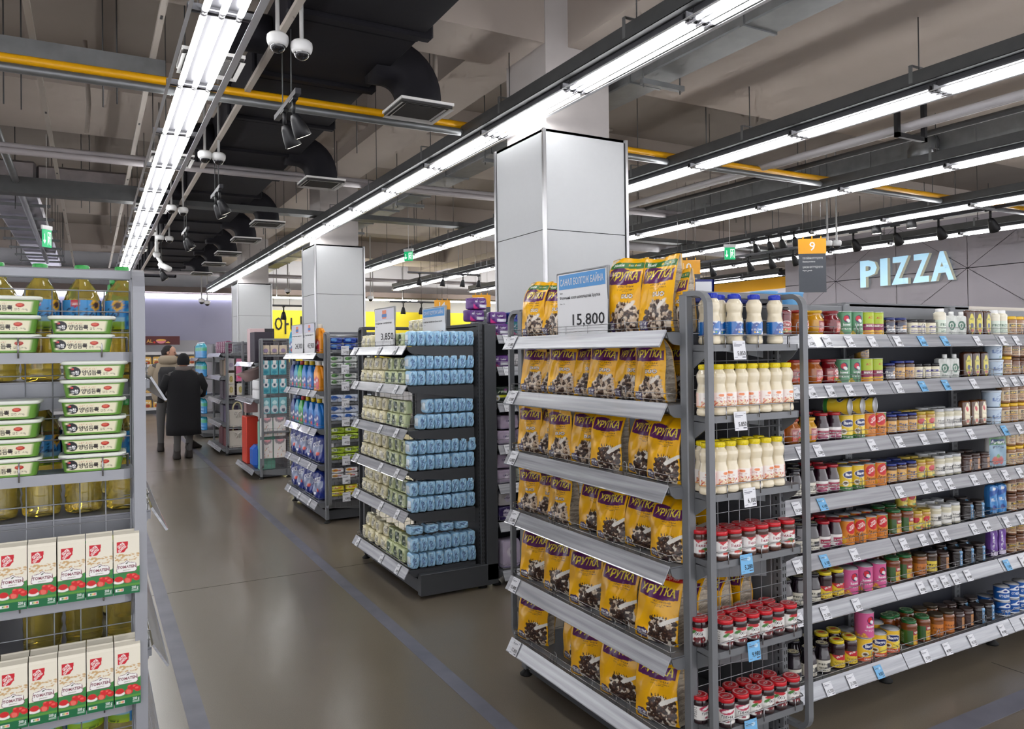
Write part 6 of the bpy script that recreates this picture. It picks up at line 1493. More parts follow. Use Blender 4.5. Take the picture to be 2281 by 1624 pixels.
for r_, row in enumerate([[('pur', 2.50, 0), ('tea', 2.65, 0), ('blu', 2.82, 0)], [('pur', 2.50, 0), ('wht', 2.66, 0), ('blu', 2.82, 0)], [('flo', 2.50, 0), ('flo', 2.63, 0), ('lime', 2.76, 0), ('lime', 2.87, 0)],
    [('lil', 2.53, 0), ('lil', 2.70, 0), ('pink', 2.86, 0), ('lil', 2.55, 1), ('pink', 2.72, 1)], [('lil', 2.52, 0), ('grn', 2.685, 0), ('pink', 2.85, 0), ('lil', 2.52, 1), ('grn', 2.685, 1)], [('drk', 2.52, 0), ('drk', 2.67, 0), ('wht', 2.53, 1), ('drk', 2.82, 0)], [('big', 2.535, 0), ('drk', 2.70, 0), ('drk', 2.70, 1), ('drk', 2.85, 0)]]):
    for i, (k, x, L_) in enumerate(row):
        put(Q[k], (x, 4.70 - (.04 if r_ == 6 else 0), pz[r_] + .054 + L_ * .107), R(jit(3)), f'{nmc[k]} sanitary pads pack{", upper layer" if L_ else ""}, {od(i)} along the {SN[r_]} shelf by the column', 'pads pack', 'sanitary pads between the racks')
for i, (k, x, y, z) in enumerate([('pur', 2.36, 4.92, 1.815), ('pur', 2.52, 4.88, 1.80), ('pur', 2.38, 4.92, 1.90), ('blu', 2.66, 4.88, 1.80), ('blu', 2.80, 4.88, 1.80)]):
    put(Q[k], (x, y - .12, z), R(jit(14)), f'{nmc[k]} pads pack heaped on top of the shelving by the column, {od(i)} one', 'pads pack', 'pads heaped on top')
# --- laundry detergent
def jug(col, capc, labc, seed, name='detergent_jug', hh=.27):
    mb = MB(); c = Cv(11, 15, col, 7); c.poly([(1, 2), (10, 1), (10.5, 9), (6, 11), (1.5, 8)], labc); c.text('Persil', 5.5, 6, 2.2, (240, 240, 245), w=7, bold=.03, rot=.35); c.ell(7, 3, 1.6, 1.3, (220, 40, 50)); c.ell(3.5, 3.4, 1, 1, (70, 160, 80))
    w_, d_ = .125, .085; rings = []; cols = []; sc = np.array(lin(col))
    for k in range(25):
        v = k / 24; sx = 1 if v < .55 else 1 - ((v - .55) / .45) ** 1.5 * .55
        ring = rrect(w_ * sx, d_ * (1 - max(0, v - .7) * 1.3), .022 * sx, hh * .86 * v, 22, 4, x0=-(1 - sx) * w_ * .28); rings.append(ring)
        for x, y, z in ring: cols.append(c.at(x / w_ + .5, min(1, v * 1.25)) if (y < -.01 and v < .8) else sc)
    mb.loft(rings, gloss, smooth=True, cols=cols)
    mb2 = MB(); mb2.tube([(.005, 0, hh * .80), (.045, 0, hh * .76), (.058, 0, hh * .62), (.060, 0, hh * .45), (.052, 0, hh * .38)], .013, mat('jug_handle_' + name + str(col[0]), col, .3), 10)
    cp = MB(); cl = np.array(lin(capc)); cp.lathe([(.021, hh * .85), (.024, hh * .86), (.023, hh * .98), (.021, hh), (.001, hh)], gloss, 20, ctr=(-.018, 0, 0), colfn=lambda u, z: cl)
    return (name, mb.mesh(name), [('handle', mb2.mesh('handle')), ('cap', cp.mesh('cap'))])
J = {'bluey': jug((36, 120, 200), (228, 196, 40), (20, 60, 150), 1), 'teal': jug((20, 150, 190), (30, 60, 120), (20, 80, 150), 2), 'green': jug((60, 170, 80), (190, 40, 50), (30, 110, 60), 3), 'orange': jug((236, 150, 30), (232, 226, 214), (190, 40, 60), 4), 'navy': jug((24, 60, 140), (150, 160, 190), (16, 40, 110), 5)}
jn = {'bluey': 'blue detergent jug with yellow cap', 'teal': 'turquoise detergent jug', 'green': 'green detergent jug with red cap', 'orange': 'orange fabric softener jug', 'navy': 'navy detergent jug'}
for r_, row in ((0, [('teal', 8.36), ('orange', 7.28)]), (1, [('navy', 8.32), ('teal', 8.14), ('green', 7.98), ('bluey', 7.80), ('bluey', 7.58), ('orange', 7.32)]), (2, [('navy', 8.30), ('teal', 8.12), ('green', 7.95), ('bluey', 7.76), ('bluey', 7.54), ('bluey', 7.32)])):
    for i, (k, y) in enumerate(row): put(J[k], (1.94, y, det_z[r_] + .054), R(-80), f'{jn[k]}, {od(i)} from the far end, {SN[r_]} detergent shelf', 'detergent jug', 'detergent jugs', 1.05)
def d_pow(c, w, h): c.poly([(0, h * .5), (w, h * .72), (w, h * .45), (0, h * .2)], (150, 160, 190)); c.text('OZET', w / 2, h * .6, h * .16, (230, 232, 240), w=w * .7, bold=.03, rot=.25); c.ell(w * .55, h * .35, w * .12, h * .06, (220, 80, 60)); c.ell(w * .3, h * .2, w * .1, h * .05, (235, 235, 240))
PW = [('washing_powder_bag', pillow(.20, .10, .28, (lambda c: (d_pow(c, 20, 28), c)[1])(Cv(20, 28, (24, 44, 130), 6)), (28, 50, 140), film, (22, 5, 26), 4, .15, s_, .006, 'washing_powder_bag'), []) for s_ in (1, 5)]
for r_ in (3, 4):
    for i, y in enumerate([8.28, 8.06, 7.86, 7.60, 7.34] if r_ == 3 else [8.24, 8.0, 7.7, 7.36]):
        put(PW[i % 2], (1.95, y, det_z[r_] + .054), R(-72 + jit(8)), f'dark blue washing powder bag, {od(i)} from the far end, {"upper" if r_ == 3 else "lower"} bag shelf', 'washing powder bag', 'washing powder bags')
def d_soap(tx, a, b):
    def f(c, w, h): c.ell(w * .3, h * .6, w * .25, h * .3, a); c.text(tx, w * .55, h * .45, h * .3, b, w=w * .55, bold=.03)
    return f
S1 = [pack('soap_pack', .13, .07, .055, (30, 60, 150), d_soap('', (90, 150, 220), (230, 235, 245)), 1, 5), pack('soap_pack', .13, .07, .055, (208, 212, 210), d_soap('AEKO', (90, 150, 70), (40, 60, 60)), 2, 6), pack('soap_pack', .14, .07, .07, (205, 214, 230), d_soap('Duru', (60, 110, 190), (40, 80, 160)), 3, 8),
      pack('soap_pack', .14, .07, .055, (170, 196, 50), d_soap('비누', (225, 232, 200), (30, 80, 50)), 4, 8), pack('soap_pack', .12, .07, .045, (226, 222, 224), d_soap('Power', (220, 170, 60), (200, 40, 60)), 5, 10), pack('soap_pack', .12, .07, .045, (226, 210, 50), d_soap('Power', (240, 236, 160), (200, 60, 40)), 6, 10)]
sn = ['dark blue', 'green and white', 'pale blue', 'lime green', 'white and red', 'yellow']
kinds = [0, 1, 1, 2, 2, 3, 3, 4, 5]; hts = [.06, .06, .06, .074, .074, .06, .06, .05, .05]
for r_, k in enumerate(kinds):
    for L_ in range(2 if r_ not in (3,) else 1):
        for i in range(3):
            put(S1[k], (2.03 + .135 * i, 7.10, dsz[r_] + .001 + L_ * hts[r_]), R(jit(4)), f'{sn[k]} soap pack, {od(i)} from the post, {["lower", "upper"][L_]} layer, {od(r_)} side shelf down', 'soap pack', 'soap packs beside the detergent rack')
# --- rack with red box and baby goods
def card_pack(name, w, h, base, f, seed=1):
    c = Cv(w * 100, h * 100, base, 7); f(c, w * 100, h * 100); mb = MB(); rbox(mb, w, .03, h, gloss, .008, c, base, 16, 18, e=.006); return (name, mb.mesh(name), [])
def f_baby(c, w, h): c.rect(w * .3, h * .8, w * .75, h, (235, 235, 235)); c.ell(w * .5, h * .6, w * .35, h * .2, (225, 228, 230)); c.ell(w * .5, h * .6, w * .15, h * .1, (60, 80, 100)); c.ell(w * .5, h * .2, w * .3, h * .12, (60, 140, 160))
def f_tray(c, w, h): c.ell(w * .5, h * .3, w * .4, h * .24, (215, 216, 220)); c.ell(w * .55, h * .22, w * .22, h * .12, (90, 100, 120)); c.ell(w * .5, h * .7, w * .3, h * .12, (200, 230, 232))
def f_bib(c, w, h):
    c.ell(w * .5, h * .95, w * .4, h * .2, (150, 140, 145)); c.ell(w * .55, h * .97, w * .25, h * .1, (224, 160, 168))
    q = random.Random(3)
    for i in range(14): c.rect(*(lambda a, b: (a, b, a + w * .05, b + h * .06))(q.uniform(.1, .85) * w, q.uniform(.05, .65) * h), rq.choice([(60, 90, 60), (190, 110, 100), (70, 80, 110), (215, 180, 90)]))
B1 = card_pack('hanging_baby_pack', .12, .19, (92, 170, 184), f_baby); B2 = card_pack('hanging_baby_pack', .12, .21, (120, 180, 190), f_tray); B3 = card_pack('baby_bib_pack', .17, .24, (222, 218, 216), f_bib)
for r_, (pr, z, n, nm) in enumerate([(B1, 1.34, 3, 'teal'), (B1, 1.10, 3, 'teal'), (B2, .84, 3, 'pale teal'), (B3, .55, 2, 'white bib'), (B3, .27, 2, 'white bib')]):
    for i in range(n):
        x = 1.965 + (.105 if n == 3 else .165) * i
        put(pr, (x, 10.06, z), 0, f'{nm} baby pack hung on the rack side, {od(i)} from the aisle, {od(r_)} row down', 'baby pack', 'baby packs hung on the rack side', (.82, 1, 1) if n == 3 else (.9, 1, 1))
for i in range(3):
    put(card_pack('plush_ear_pack', .10, .12, (206, 190, 168), lambda c, w, h: c.ell(w / 2, h * .4, w * .3, h * .25, (150, 130, 160))) if i == 0 else B_, (1.96 + .11 * i, 10.04, 1.605), 0, f'beige rounded blister pack on the top side shelf, {od(i)} from the aisle', 'blister pack', 'beige blister packs') if i == 0 else None
    if i == 0: B_ = card_pack('plush_ear_pack', .10, .12, (206, 190, 168), lambda c, w, h: c.ell(w / 2, h * .4, w * .3, h * .25, (150, 130, 160)))
for i in (1, 2): put(B_, (1.96 + .11 * i, 10.04, 1.605), 0, f'beige rounded blister pack on the top side shelf, {od(i)} from the aisle', 'blister pack', 'beige blister packs')
def bx(name, x, y, z, w, d, h, col, label, cat, rough=.4, rz=0, bev=.006):
    mb = MB(); mb.box(-w / 2, w / 2, -d / 2, d / 2, 0, h, mat('coloured_board_%d_%d_%d' % col, col, rough), bev)
    o = solo(name, mb, label, cat); o.location = (x, y, z); o.rotation_euler = (0, 0, R(rz)); return o
bx('toy_box', 2.0, 10.5, 1.505, .24, .32, .40, (52, 46, 58), 'tall dark gift box on the top shelf of the baby goods rack', 'box')
bx('toy_box', 2.0, 10.9, 1.505, .2, .2, .46, (216, 190, 192), 'pale pink box standing on the baby goods rack', 'box')
bx('toy_box', 1.93, 11.0, .115, .16, .34, .64, (206, 60, 40), 'big red box on the bottom shelf of the baby goods rack', 'box', bev=.01)
bx('storage_tub', 1.93, 10.42, .115, .18, .3, .30, (26, 90, 190), 'bright blue plastic box by the red box', 'box', bev=.05)
bx('storage_tub', 2.0, 10.24, .115, .2, .12, .62, (130, 190, 170), 'tall mint green box at the corner of the baby goods rack', 'box')
bx('pink_carton', 1.96, 11.1, .80, .16, .18, .15, (176, 140, 140), 'dusty pink carton behind the red box', 'box')
mb = MB(); mb.lathe([(.11, 0), (.15, .09), (.19, .13), (.20, .14), (.185, .135), (.14, .09), (.10, .01)], mat('pink_basin_plastic', (206, 180, 176), .35), 24)
o = solo('wash_basin', mb, 'pale pink plastic basin on the middle shelf of the baby goods rack', 'basin'); o.location = (1.98, 11.0, 1.26); o.rotation_euler = (0, R(-18), 0)
mb = MB(); mb.lathe(subdiv([(.003, 0), (.045, 0), (.05, .01), (.05, .1), (.04, .12)], .02), white_m, 20)
mm = mb.mesh('white_canister')
for i in range(6): put(('white_canister', mm, []), (1.92 + .0, 10.25 + .11 * (i % 3), 1.024 + .125 * (i // 3)), 0, f'small white canister, {od(i % 3)} from the corner, {["lower", "upper"][i // 3]} layer of the baby goods rack', 'canister', 'white canisters')
bx('display_card', 2.15, 11.3, 1.82, .36, .03, .16, (44, 40, 46), 'dark card reading NEW YEAR on top of the baby goods rack', 'sign')
# --- rack with gift bags
def f_num(n):
    def f(c, w, h): c.rect(0, h * .9, w, h, (210, 205, 200)); c.text(n, w / 2, h * .25, h * .45, (150, 130, 60), w=w * .5, bold=.06); c.text(n, w / 2, h * .25, h * .42, (200, 184, 110), w=w * .42, bold=.02)
    return f
for i, (x, z, n, col) in enumerate([(1.96, 1.36, '', (186, 180, 186)), (2.09, 1.36, 'o', (216, 130, 160)), (1.96, 1.13, '8', (214, 206, 190)), (2.09, 1.18, 'o', (216, 120, 160)), (1.96, .96, '0', (214, 206, 190)), (2.10, .96, '8', (214, 206, 190))]):
    put(card_pack('number_candle_card', .105, .19, col, f_num(n) if n in '80' and n else (lambda c, w, h: c.ell(w / 2, h * .45, w * .3, h * .2, (220, 60, 110) if col[1] < 150 else (150, 140, 160)))), (x, 12.80, z), 0, f'small hanging party card on the rack side, {["inner grey one", "upper pink one", "gold number 8 on the left", "lower pink one", "gold number 0", "gold number 8 on the right"][i]}', 'party card', 'party cards')
gb = mat('pearl_bag_paper', (196, 190, 180), .4, coat=.3); rib = mat('cream_ribbon', (214, 204, 160), .5)
for i, z in enumerate((.46, .13)):
    base = (2.05, 12.78, z); t = thing('gift_bag', base, f'pearly white gift bag with cream handles and bow, {["upper", "lower"][i]} one on the rack side', 'gift bag', 'gift bags')
    mb = MB(); mb.loft([rrect(.25, .07, .01, z, 4, 2, 2.05, 12.79), rrect(.27, .075, .01, z + .27, 4, 2, 2.05, 12.79)], gb); part('bag_body', mb, t, base)
    mb = MB()
    for yy in (12.765, 12.815): mb.tube([(2.05 + .07 * math.cos(R(a)), yy, z + .27 + .12 * math.sin(R(a))) for a in range(0, 181, 15)], .009, rib, 6)
    part('handle', mb, t, base)
    mb = MB()
    for s in (-1, 1): mb.tube([(2.05, 12.745, z + .22), (2.05 + s * .05, 12.74, z + .245), (2.05 + s * .05, 12.74, z + .2), (2.05, 12.745, z + .22), (2.05 + s * .03, 12.742, z + .15)], .006, mat('white_bow', (232, 228, 222), .5), 5)
    part('bow', mb, t, base)
def blue_bottle_mesh():
    mb = MB(); c = np.array(lin((50, 150, 205)))
    f = lambda u, z: np.array(lin((60, 170, 130))) if .14 < z < .21 and abs(u) < .5 else (np.array(lin((26, 40, 50))) if .155 < z < .19 and abs(u) < .1 else np.array(lin((44, 140, 205) if z < .14 else (50, 165, 190))))
    mb.lathe(subdiv([(.003, 0), (.05, 0), (.055, .01), (.052, .04), (.055, .07), (.052, .1), (.055, .13), (.055, .22), (.04, .26), (.016, .285), (.016, .29)], .01), glass, 20, colfn=f)
    cp = MB(); cl = np.array(lin((226, 230, 236))); cp.lathe([(.018, .29), (.018, .31), (.001, .312)], gloss, 14, colfn=lambda u, z: cl)
    return ('blue_fluid_bottle', mb.mesh('blue_fluid_bottle'), [('cap', cp.mesh('cap'))])
BB = blue_bottle_mesh()
for r_, z in enumerate([1.50, 1.14, .78, .42, .10]):
    for i, y in enumerate((15.85, 15.98, 16.11, 16.24, 16.45, 16.6, 16.75)): put(BB, (1.93, y, z + .054), R(-90), f'blue screenwash bottle, {od(i)} from the near corner, {SN[r_]} shelf of the distant rack', 'blue bottle', 'distant blue bottles')
MG = pack('magenta_pack', .13, .1, .2, (120, 50, 90), lambda c, w, h: c.lines(1, w - 1, 1, h - 1, 8, (210, 190, 200), 3), 4)
for i, y in enumerate((12.98, 13.18, 13.38, 13.58, 13.78, 13.98)):
    put(MG, (1.95, y, 1.635), R(-90), f'magenta and white pack on the top shelf above the gift bags, {od(i)} from the corner', 'pack', 'magenta packs')
for i, (y, z, w_, h_, col, nm) in enumerate([(13.1, 1.265, .3, .26, (150, 140, 120), 'beige'), (13.5, 1.265, .3, .26, (120, 110, 100), 'taupe'), (13.1, .885, .3, .30, (70, 50, 74), 'dark plum'), (13.5, .885, .3, .30, (100, 90, 104), 'grey violet'), (13.1, .505, .3, .28, (90, 76, 110), 'violet'), (13.5, .505, .3, .28, (120, 116, 130), 'pale violet'), (13.15, .115, .34, .30, (110, 30, 40), 'dark red'), (13.6, .115, .4, .30, (90, 26, 44), 'wine red')]):
    bx('party_box', 2.0, y, z, .18, w_, h_, col, f'{nm} party goods box on the gift bag rack, {"near corner" if y < 13.2 else "farther in"}', 'box')
bx('orange_tumbler', 1.92, 12.93, 1.27, .06, .06, .30, (226, 120, 40), 'tall orange tumbler at the corner of the gift bag rack', 'tumbler', bev=.02)
# snack shelving at the back wall
base = (1.5, 23.6, 0); t = thing('snack_shelving', base, 'distant lit snack shelving below the dark banner at the back wall', 'shelving')
mb = MB(); mb.box(-1.5, 2.75, 23.75, 23.8, 0, 2.05, mat('pale_back_panel', (170, 168, 172), .6)); part('back_panel', mb, t, base)
for z in (.12, .52, .92, 1.32, 1.66):
    mb = MB(); mb.box(-1.5, 2.75, 23.3, 23.75, z, z + .03, steel); mb.box(-1.5, 2.75, 23.28, 23.3, z - .02, z + .06, mat('pale_strip', (214, 212, 214), .4)); part('shelf', mb, t, base)
mb = MB(); mb.box(-1.5, 2.75, 23.3, 23.75, 0, .1, steel_d); part('base_plinth', mb, t, base)
mb = MB(); mb.box(-1.5, 2.2, 23.26, 23.28, 1.92, 2.16, mat('maroon_banner', (92, 44, 46), .5)); mb.box(-1.4, -1.36, 23.28, 23.76, 1.95, 1.99, steel); e = 23.255
fl = lambda P_, m_: mb.add([(x, e, z) for x, z in P_], [tuple(range(len(P_)))], m_)
fl([(1.72 + .13 * math.cos(a), 2.045 + .09 * math.sin(a)) for a in np.linspace(math.pi, 2 * math.pi, 10)], mat('bowl_pink', (226, 130, 150), .5)); e = 23.253
fl([(1.72 + .13 * math.cos(a), 2.05 + .03 * math.sin(a)) for a in np.linspace(0, 2 * math.pi, 12)], mat('snack_orange', (236, 180, 90), .5)); fl([(1.55 + .03 * math.cos(a), 1.99 + .03 * math.sin(a)) for a in np.linspace(0, 6.28, 8)], mat('bowl_red', (214, 60, 50), .5)); fl([(1.82, 1.97), (1.96, 1.97), (1.9, 2.02)], mat('snack_orange'))
lettering(mb, 'AL', (1.43, 23.25, 1.98), .09, mat('snack_orange'), bold=.02)
part('header_banner', mb, t, base, 'maroon banner with a pink bowl of snacks')
SK = pack('snack_bag', .2, .08, .24, (226, 180, 90), lambda c, w, h: (c.ell(w / 2, h * .3, w * .3, h * .2, (170, 70, 40)), c.text('SNACK', w / 2, h * .6, h * .15, (250, 245, 235), w=w * .7, bold=.03)), 5, 5)
SK2 = pack('snack_bag', .2, .08, .24, (150, 90, 60), lambda c, w, h: (c.ell(w / 2, h * .3, w * .3, h * .2, (226, 190, 120)), c.text('SNACK', w / 2, h * .6, h * .15, (250, 245, 235), w=w * .7, bold=.03)), 6, 5)
for r_, z in enumerate((1.35, .95, .55, .15)):
    for i in range(7):
        x = 1.38 + .23 * i
        put(SK if r_ in (0, 3) else SK2, (x, 23.36, z + .003), R(jit(8)), f'{"yellow" if r_ in (0, 3) else "brown"} snack bag at the back wall, {od(i)} from the oil rack, {["top", "second", "third", "bottom"][r_]} shelf', 'snack bag', 'snack bags at the back wall')
# grey cabinets and boxes seen above the long gondola
mb = MB(); mb.box(4.35, 5.75, 3.30, 3.33, 1.2, 1.90, steel); mb.box(4.35, 5.75, 3.30, 3.7, 1.2, 1.9, steel, .01)
for i in range(10): mb.box(5.35 + i * .022, 5.36 + i * .022, 3.298, 3.301, 1.80, 1.86, slotm)
solo('grey_cabinet', mb, 'grey metal cabinet top with vent slots behind the honey bottles', 'cabinet')
mb = MB(); mb.box(6.3, 7.6, 3.6, 4.0, 1.2, 1.93, mat('cream_carton_board', (205, 198, 188), .6), .02); solo('cream_carton', mb, 'cream coloured box top behind the yellow-lidded jars', 'box')
nv = mat('navy_plastic', (34, 44, 120), .35); cl_ = mat('clear_tub_plastic', (226, 230, 236), .2, coat=.5)
mb = MB(); mb.loft([rrect(.13, .02, .02, 0, 3, 4), rrect(.14, .02, .02, .13, 3, 4)], nv); mb.tf = Matrix.Identity(4); mb.box(-.052, .052, -.0125, -.010, .015, .115, cl_, .004)
o = solo('food_container_lid', mb, 'clear food container lid with navy rim standing behind the blue-capped bottles', 'container lid'); o.location = (2.125, 2.26, 1.80); o.rotation_euler = (0, 0, R(-30)); o.scale = (.62, .8, .6)
mb = MB(); mb.box(2.03, 2.33, 2.2, 2.5, 1.668, 1.78, mat('dark_shelf_back')); mb.box(2.03, 2.33, 2.2, 2.5, 1.78, 1.80, nv, .005)
solo('container_crate', mb, 'low navy-lidded crate on top of the cereal rack behind the bottles', 'crate')
mb = MB(); mb.lathe(subdiv([(.003, 0), (.07, 0), (.085, .13), (.09, .14)], .03), mat('sky_blue_plastic', (110, 175, 225), .35), 28)
me_ = mb.mesh('blue_bucket')
for i, x in enumerate((3.16, 3.36)): put(('blue_bucket', me_, []), (x, 2.9, 1.79), 0, f'sky blue bucket behind the cereal rack, {["nearer the bottles", "nearer sign 9"][i]}', 'bucket', 'sky blue buckets', .82)
mb = MB(); mb.box(-.82, -.70, 3.3, 4.6, .0, 2.10, steel_l, .004); mb.box(-.70, -.66, 3.3, 4.7, 1.72, 2.08, white_m)
solo('tall_rack_top', mb, 'grey end of a taller rack rising behind the oil bottles', 'shelf rack')

mb = MB(); mb.box(2.44, 6.0, 2.60, 3.08, 1.76, 1.788, steel); mb.box(2.44, 2.48, 2.60, 3.08, 0, 1.76, steel); mb.box(5.96, 6.0, 2.60, 3.08, 0, 1.76, steel); mb.box(2.44, 6.0, 2.60, 2.62, .1, 1.76, steel)
solo('rear_shelving', mb, 'plain grey back run of shelving carrying the sky blue buckets', 'shelving')
# ------------------------------------------------------------------ people
def skin_body(nodes, edges, radii, name, m, parent, root=0, lv=2):
    me = bpy.data.meshes.new(name); me.from_pydata(nodes, edges, []); me.materials.append(m)
    o = bpy.data.objects.new(name, me); COL.objects.link(o)
    sk = o.modifiers.new('skin', 'SKIN'); sk.use_smooth_shade = True
    for i, r_ in enumerate(radii):
        v = me.skin_vertices[0].data[i]; v.radius = r_ if isinstance(r_, tuple) else (r_, r_); v.use_root = (i == root)
    s = o.modifiers.new('sub', 'SUBSURF'); s.levels = lv; s.render_levels = lv
    o.parent = parent; return o
def ring(cx, cy, rx, ry, z, rot=0., n=20, wob=0., ph=0.):
    P_ = []
    for q in range(n):
        a = 2 * math.pi * q / n; k = 1 + wob * math.sin(a * 5 + ph + z * 6)
        x, y = rx * math.cos(a) * k, ry * math.sin(a) * k
        P_.append((cx + x * math.cos(rot) - y * math.sin(rot), cy + x * math.sin(rot) + y * math.cos(rot), z))
    return P_
skin_m = mat('skin', (196, 150, 128), .5); hair_m = mat('dark_hair', (26, 20, 20), .6); coat_b = mat('black_wool_coat', (14, 14, 18), .85, bump=.2, bscale=40)
trous = mat('grey_trousers', (86, 84, 84), .8); boots = mat('dark_boots', (40, 34, 32), .6); beige = mat('beige_puffer_fabric', (158, 144, 124), .75)
knit = mat('grey_knit', (108, 100, 96), .9); blk = mat('black_nylon', (26, 26, 30), .6)
def head(parent, x, y, z, rz, hair_len=0., cap=None):
    """z = chin height; face looks along rotated -y"""
    mb = MB(); mb.tf = Matrix.Translation((x, y, z)) @ Matrix.Rotation(rz, 4, 'Z')
    prof = [(.0, .02, .02, .03), (.01, .042, .045, .02), (.05, .062, .075, .01), (.09, .07, .09, 0), (.13, .075, .097, .0), (.17, .072, .092, .005), (.20, .055, .07, .01), (.22, .02, .03, .01)]
    rings = [ring(0, -yo, rx, ry, zz, n=24) for zz, rx, ry, yo in [(a, b, c_, d) for a, b, c_, d in prof]]
    mb.loft(rings, skin_m, smooth=True)
    mb.loft([ring(0, .01, .05, .055, -.09, n=16), ring(0, .01, .048, .05, .03, n=16)], skin_m, smooth=True)
    mb.loft([[(-.012, -.088, .075), (.012, -.088, .075), (.0, -.118, .078)], [(-.006, -.092, .12), (.006, -.092, .12), (0, -.1, .12)]], skin_m, smooth=True)
    for s in (-1, 1):
        mb.loft([ring(s * .074, .0, .008, .018, .08, n=10), ring(s * .08, .005, .01, .022, .11, n=10), ring(s * .076, .005, .006, .014, .135, n=10)], skin_m, smooth=True)
        mb.lathe([(.001, -.006), (.011, 0), (.001, .006)], mat('eye_dark', (30, 24, 22), .3), 10, ctr=(s * .03, -.086, .115))
    mb.box(-.022, .022, -.094, -.088, .043, .049, mat('lips', (150, 84, 78), .5))
    part('head', mb, parent)
    mb = MB(); mb.tf = Matrix.Translation((x, y, z)) @ Matrix.Rotation(rz, 4, 'Z')
    if cap is None:
        rs_ = []
        for i in range(9):
            a = i / 8; zz = .075 + .165 * a; k = math.sqrt(max(.02, 1 - ((zz - .13) / .115) ** 2))
            rs_.append(ring(0, .018 - .0 * a + (.018 if zz < .15 else 0), .086 * k, .10 * k, zz, n=24, wob=.035, ph=i))
        mb.loft(rs_, hair_m, smooth=True); part('hair', mb, parent)
    else:
        rs_ = []
        for i in range(9):
            a = i / 8; zz = .06 + .185 * a; k = math.sqrt(max(.03, 1 - ((zz - .12) / .13) ** 2))
            rs_.append(ring(0, .012, .092 * k, .108 * k, zz, n=24, wob=.01, ph=i))
        mb.loft(rs_, cap, smooth=True); part('knitted_cap', mb, parent)
# figure in black: seen from behind, walking away
px, py = 1.26, 12.8
t = thing('person', (0, 0, 0), 'person in a long black coat and black cap walking away, seen from behind', 'person')
nod = [(px, py, .86), (px, py, 1.12), (px, py, 1.32), (px, py - .0, 1.40), (px - .09, py, .82), (px - .10, py - .06, .46), (px - .10, py - .02, .10), (px - .10, py + .10, .05), (px + .09, py, .82), (px + .10, py + .14, .46), (px + .08, py + .06, .12), (px + .08, py + .18, .07),
       (px - .17, py, 1.30), (px - .23, py + .02, 1.04), (px - .26, py + .22, .94), (px + .17, py, 1.30), (px + .24, py + .0, 1.04), (px + .2, py + .20, .98)]
edg = [(0, 1), (1, 2), (2, 3), (0, 4), (4, 5), (5, 6), (6, 7), (0, 8), (8, 9), (9, 10), (10, 11), (2, 12), (12, 13), (13, 14), (2, 15), (15, 16), (16, 17)]
rad = [(.15, .12), (.14, .11), (.13, .10), .06, .09, .065, .045, .04, .09, .065, .045, .04, .07, .055, .04, .07, .055, .04]
skin_body(nod, edg, rad, 'body', trous, t)
mb = MB()
zz = [(.38, .25, .21), (.50, .25, .205), (.75, .245, .195), (.95, .24, .185), (1.10, .245, .18), (1.25, .245, .17), (1.33, .21, .14), (1.38, .13, .10), (1.41, .085, .08)]
mb.loft([ring(px + .0, py + .01, a, b, z, n=28, wob=.03 if z < 1.1 else .01, ph=z * 3) for z, a, b in zz], coat_b, smooth=True)
mb.tube([(px - .2, py, 1.30), (px - .265, py + .02, 1.12), (px - .29, py + .12, .98), (px - .30, py + .25, .92)], .075, coat_b, 14, rs=[.08, .078, .068, .055])
mb.tube([(px + .2, py, 1.30), (px + .275, py + .02, 1.12), (px + .27, py + .14, 1.0), (px + .2, py + .24, 1.0)], .075, coat_b, 14, rs=[.08, .078, .068, .055])
part('long_coat', mb, t)
mb = MB(); mb.loft([ring(px, py + .01, .11, .10, 1.36, n=20, wob=.03), ring(px, py + .01, .125, .115, 1.40, n=20, wob=.04), ring(px, py + .01, .10, .095, 1.44, n=20, wob=.03)], knit, smooth=True); part('collar', mb, t)
head(t, px, py + .01, 1.40, math.pi, cap=mat('black_knit_cap', (16, 15, 18), .9))
for (bx_, by_) in ((px - .10, py - .0), (px + .08, py + .10)):
    mb = MB(); mb.loft([rrect(.10, .26, .045, .0 + .005, 2, 4, bx_, by_ + .06), rrect(.105, .27, .045, .03, 2, 4, bx_, by_ + .06), rrect(.095, .2, .045, .09, 2, 4, bx_, by_ + .03), rrect(.10, .12, .045, .14, 2, 4, bx_, by_), rrect(.10, .12, .045, .24, 2, 4, bx_, by_)], boots, smooth=True); part('boot', mb, t)
def hand(par, x, y, z, s=1., m=skin_m, side=1, rz=0.):
    nd = [(0, 0, 0), (0, .04, -.01), (0, .08, -.02)]; ed = [(0, 1), (1, 2)]; rd = [.022, .028, .026]
    for k, L_ in zip((-.027, -.009, .009, .026), (.062, .072, .068, .052)):
        i = len(nd); nd += [(k, .088, -.02), (k, .088 + L_ * .55, -.035), (k * .95, .088 + L_ * .8, -.062)]; ed += [(2, i), (i, i + 1), (i + 1, i + 2)]; rd += [.010, .009, .0075]
    i = len(nd); nd += [(-.034 * side, .035, -.02), (-.05 * side, .065, -.035), (-.048 * side, .09, -.045)]; ed += [(1, i), (i, i + 1), (i + 1, i + 2)]; rd += [.012, .010, .008]
    M_ = Matrix.Translation((x, y, z)) @ Matrix.Rotation(rz, 4, 'Z') @ Matrix.Scale(s, 4)
    nd = [tuple(M_ @ Vector(v)) for v in nd]
    return skin_body(nd, ed, [r_ * s for r_ in rd], 'hand', m, par, 0, 1)
hand(t, px - .30, py + .24, .92, m=mat('black_glove', (22, 22, 24), .7)); hand(t, px + .2, py + .24, 1.0, m=mat('black_glove', (22, 22, 24)))
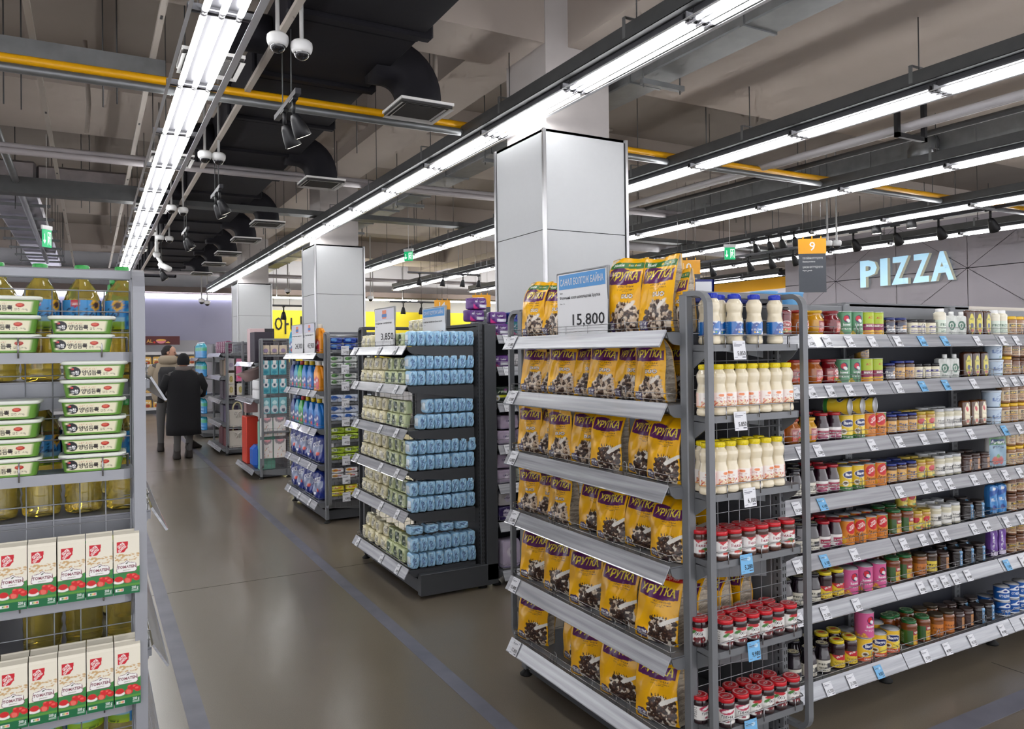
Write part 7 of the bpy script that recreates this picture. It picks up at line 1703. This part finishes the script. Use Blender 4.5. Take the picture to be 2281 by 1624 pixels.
# taller figure in a beige hooded jacket, half hidden, looking to the right
px, py = 1.14, 14.05
t = thing('person', (0, 0, 0), 'taller person in beige hooded jacket with black backpack, head turned towards the racks', 'person')
nod = [(px, py, .92), (px, py, 1.2), (px, py, 1.42), (px, py, 1.52), (px - .10, py, .88), (px - .12, py - .04, .50), (px - .12, py - .06, .10), (px - .12, py + .06, .05), (px + .10, py, .88), (px + .20, py + .18, .50), (px + .34, py + .1, .14), (px + .44, py + .18, .08),
       (px - .19, py, 1.42), (px - .26, py + .06, 1.14), (px - .2, py + .28, 1.06), (px + .19, py, 1.42), (px + .27, py + .05, 1.14), (px + .2, py + .28, 1.06)]
skin_body(nod, edg, [(.15, .12), (.15, .12), (.14, .11), .065, .095, .07, .05, .045, .095, .07, .05, .045, .075, .055, .04, .075, .055, .04], 'body', trous, t)
mb = MB(); mb.loft([ring(px, py + .01, a, b, z, n=28, wob=.035, ph=z * 30) for z, a, b in [(.84, .22, .18), (.9, .25, .20), (1.0, .25, .20), (1.12, .255, .20), (1.25, .26, .20), (1.38, .25, .18), (1.47, .18, .13), (1.52, .10, .09)]], beige, smooth=True)
for s in (-1, 1): mb.tube([(px + s * .2, py, 1.42), (px + s * .285, py + .03, 1.22), (px + s * .27, py + .16, 1.10), (px + s * .2, py + .28, 1.06)], .08, beige, 14, rs=[.085, .085, .07, .055])
part('hooded_jacket', mb, t)
mb = MB(); mb.loft([ring(px + .0, py - .05, .10, .06, 1.44, n=18), ring(px, py - .06, .15, .11, 1.50, n=18, wob=.04), ring(px, py - .05, .155, .12, 1.56, n=18, wob=.04), ring(px, py - .03, .11, .09, 1.61, n=18)], beige, smooth=True); part('hood', mb, t)
mb = MB(); mb.loft([rrect(.26, .14, .05, 1.0, 3, 4, px - .02, py - .25), rrect(.30, .18, .06, 1.1, 3, 4, px - .02, py - .27), rrect(.30, .18, .06, 1.32, 3, 4, px - .02, py - .26), rrect(.22, .12, .05, 1.42, 3, 4, px - .02, py - .23)], blk, smooth=True)
part('backpack', mb, t)
head(t, px + .03, py + .03, 1.55, R(70))
for (bx_, by_, rz_) in ((px - .12, py - .03, 0), (px + .36, py + .12, -70)):
    mb = MB(); mb.tf = Matrix.Translation((bx_, by_, 0)) @ Matrix.Rotation(R(rz_), 4, 'Z')
    mb.loft([rrect(.10, .28, .045, .005, 2, 4, 0, .05), rrect(.105, .29, .045, .035, 2, 4, 0, .05), rrect(.095, .2, .045, .09, 2, 4, 0, .02), rrect(.10, .12, .045, .15, 2, 4, 0, -.02)], boots, smooth=True); part('shoe', mb, t)
hand(t, px - .2, py + .28, 1.06); hand(t, px + .2, py + .28, 1.06, side=-1)
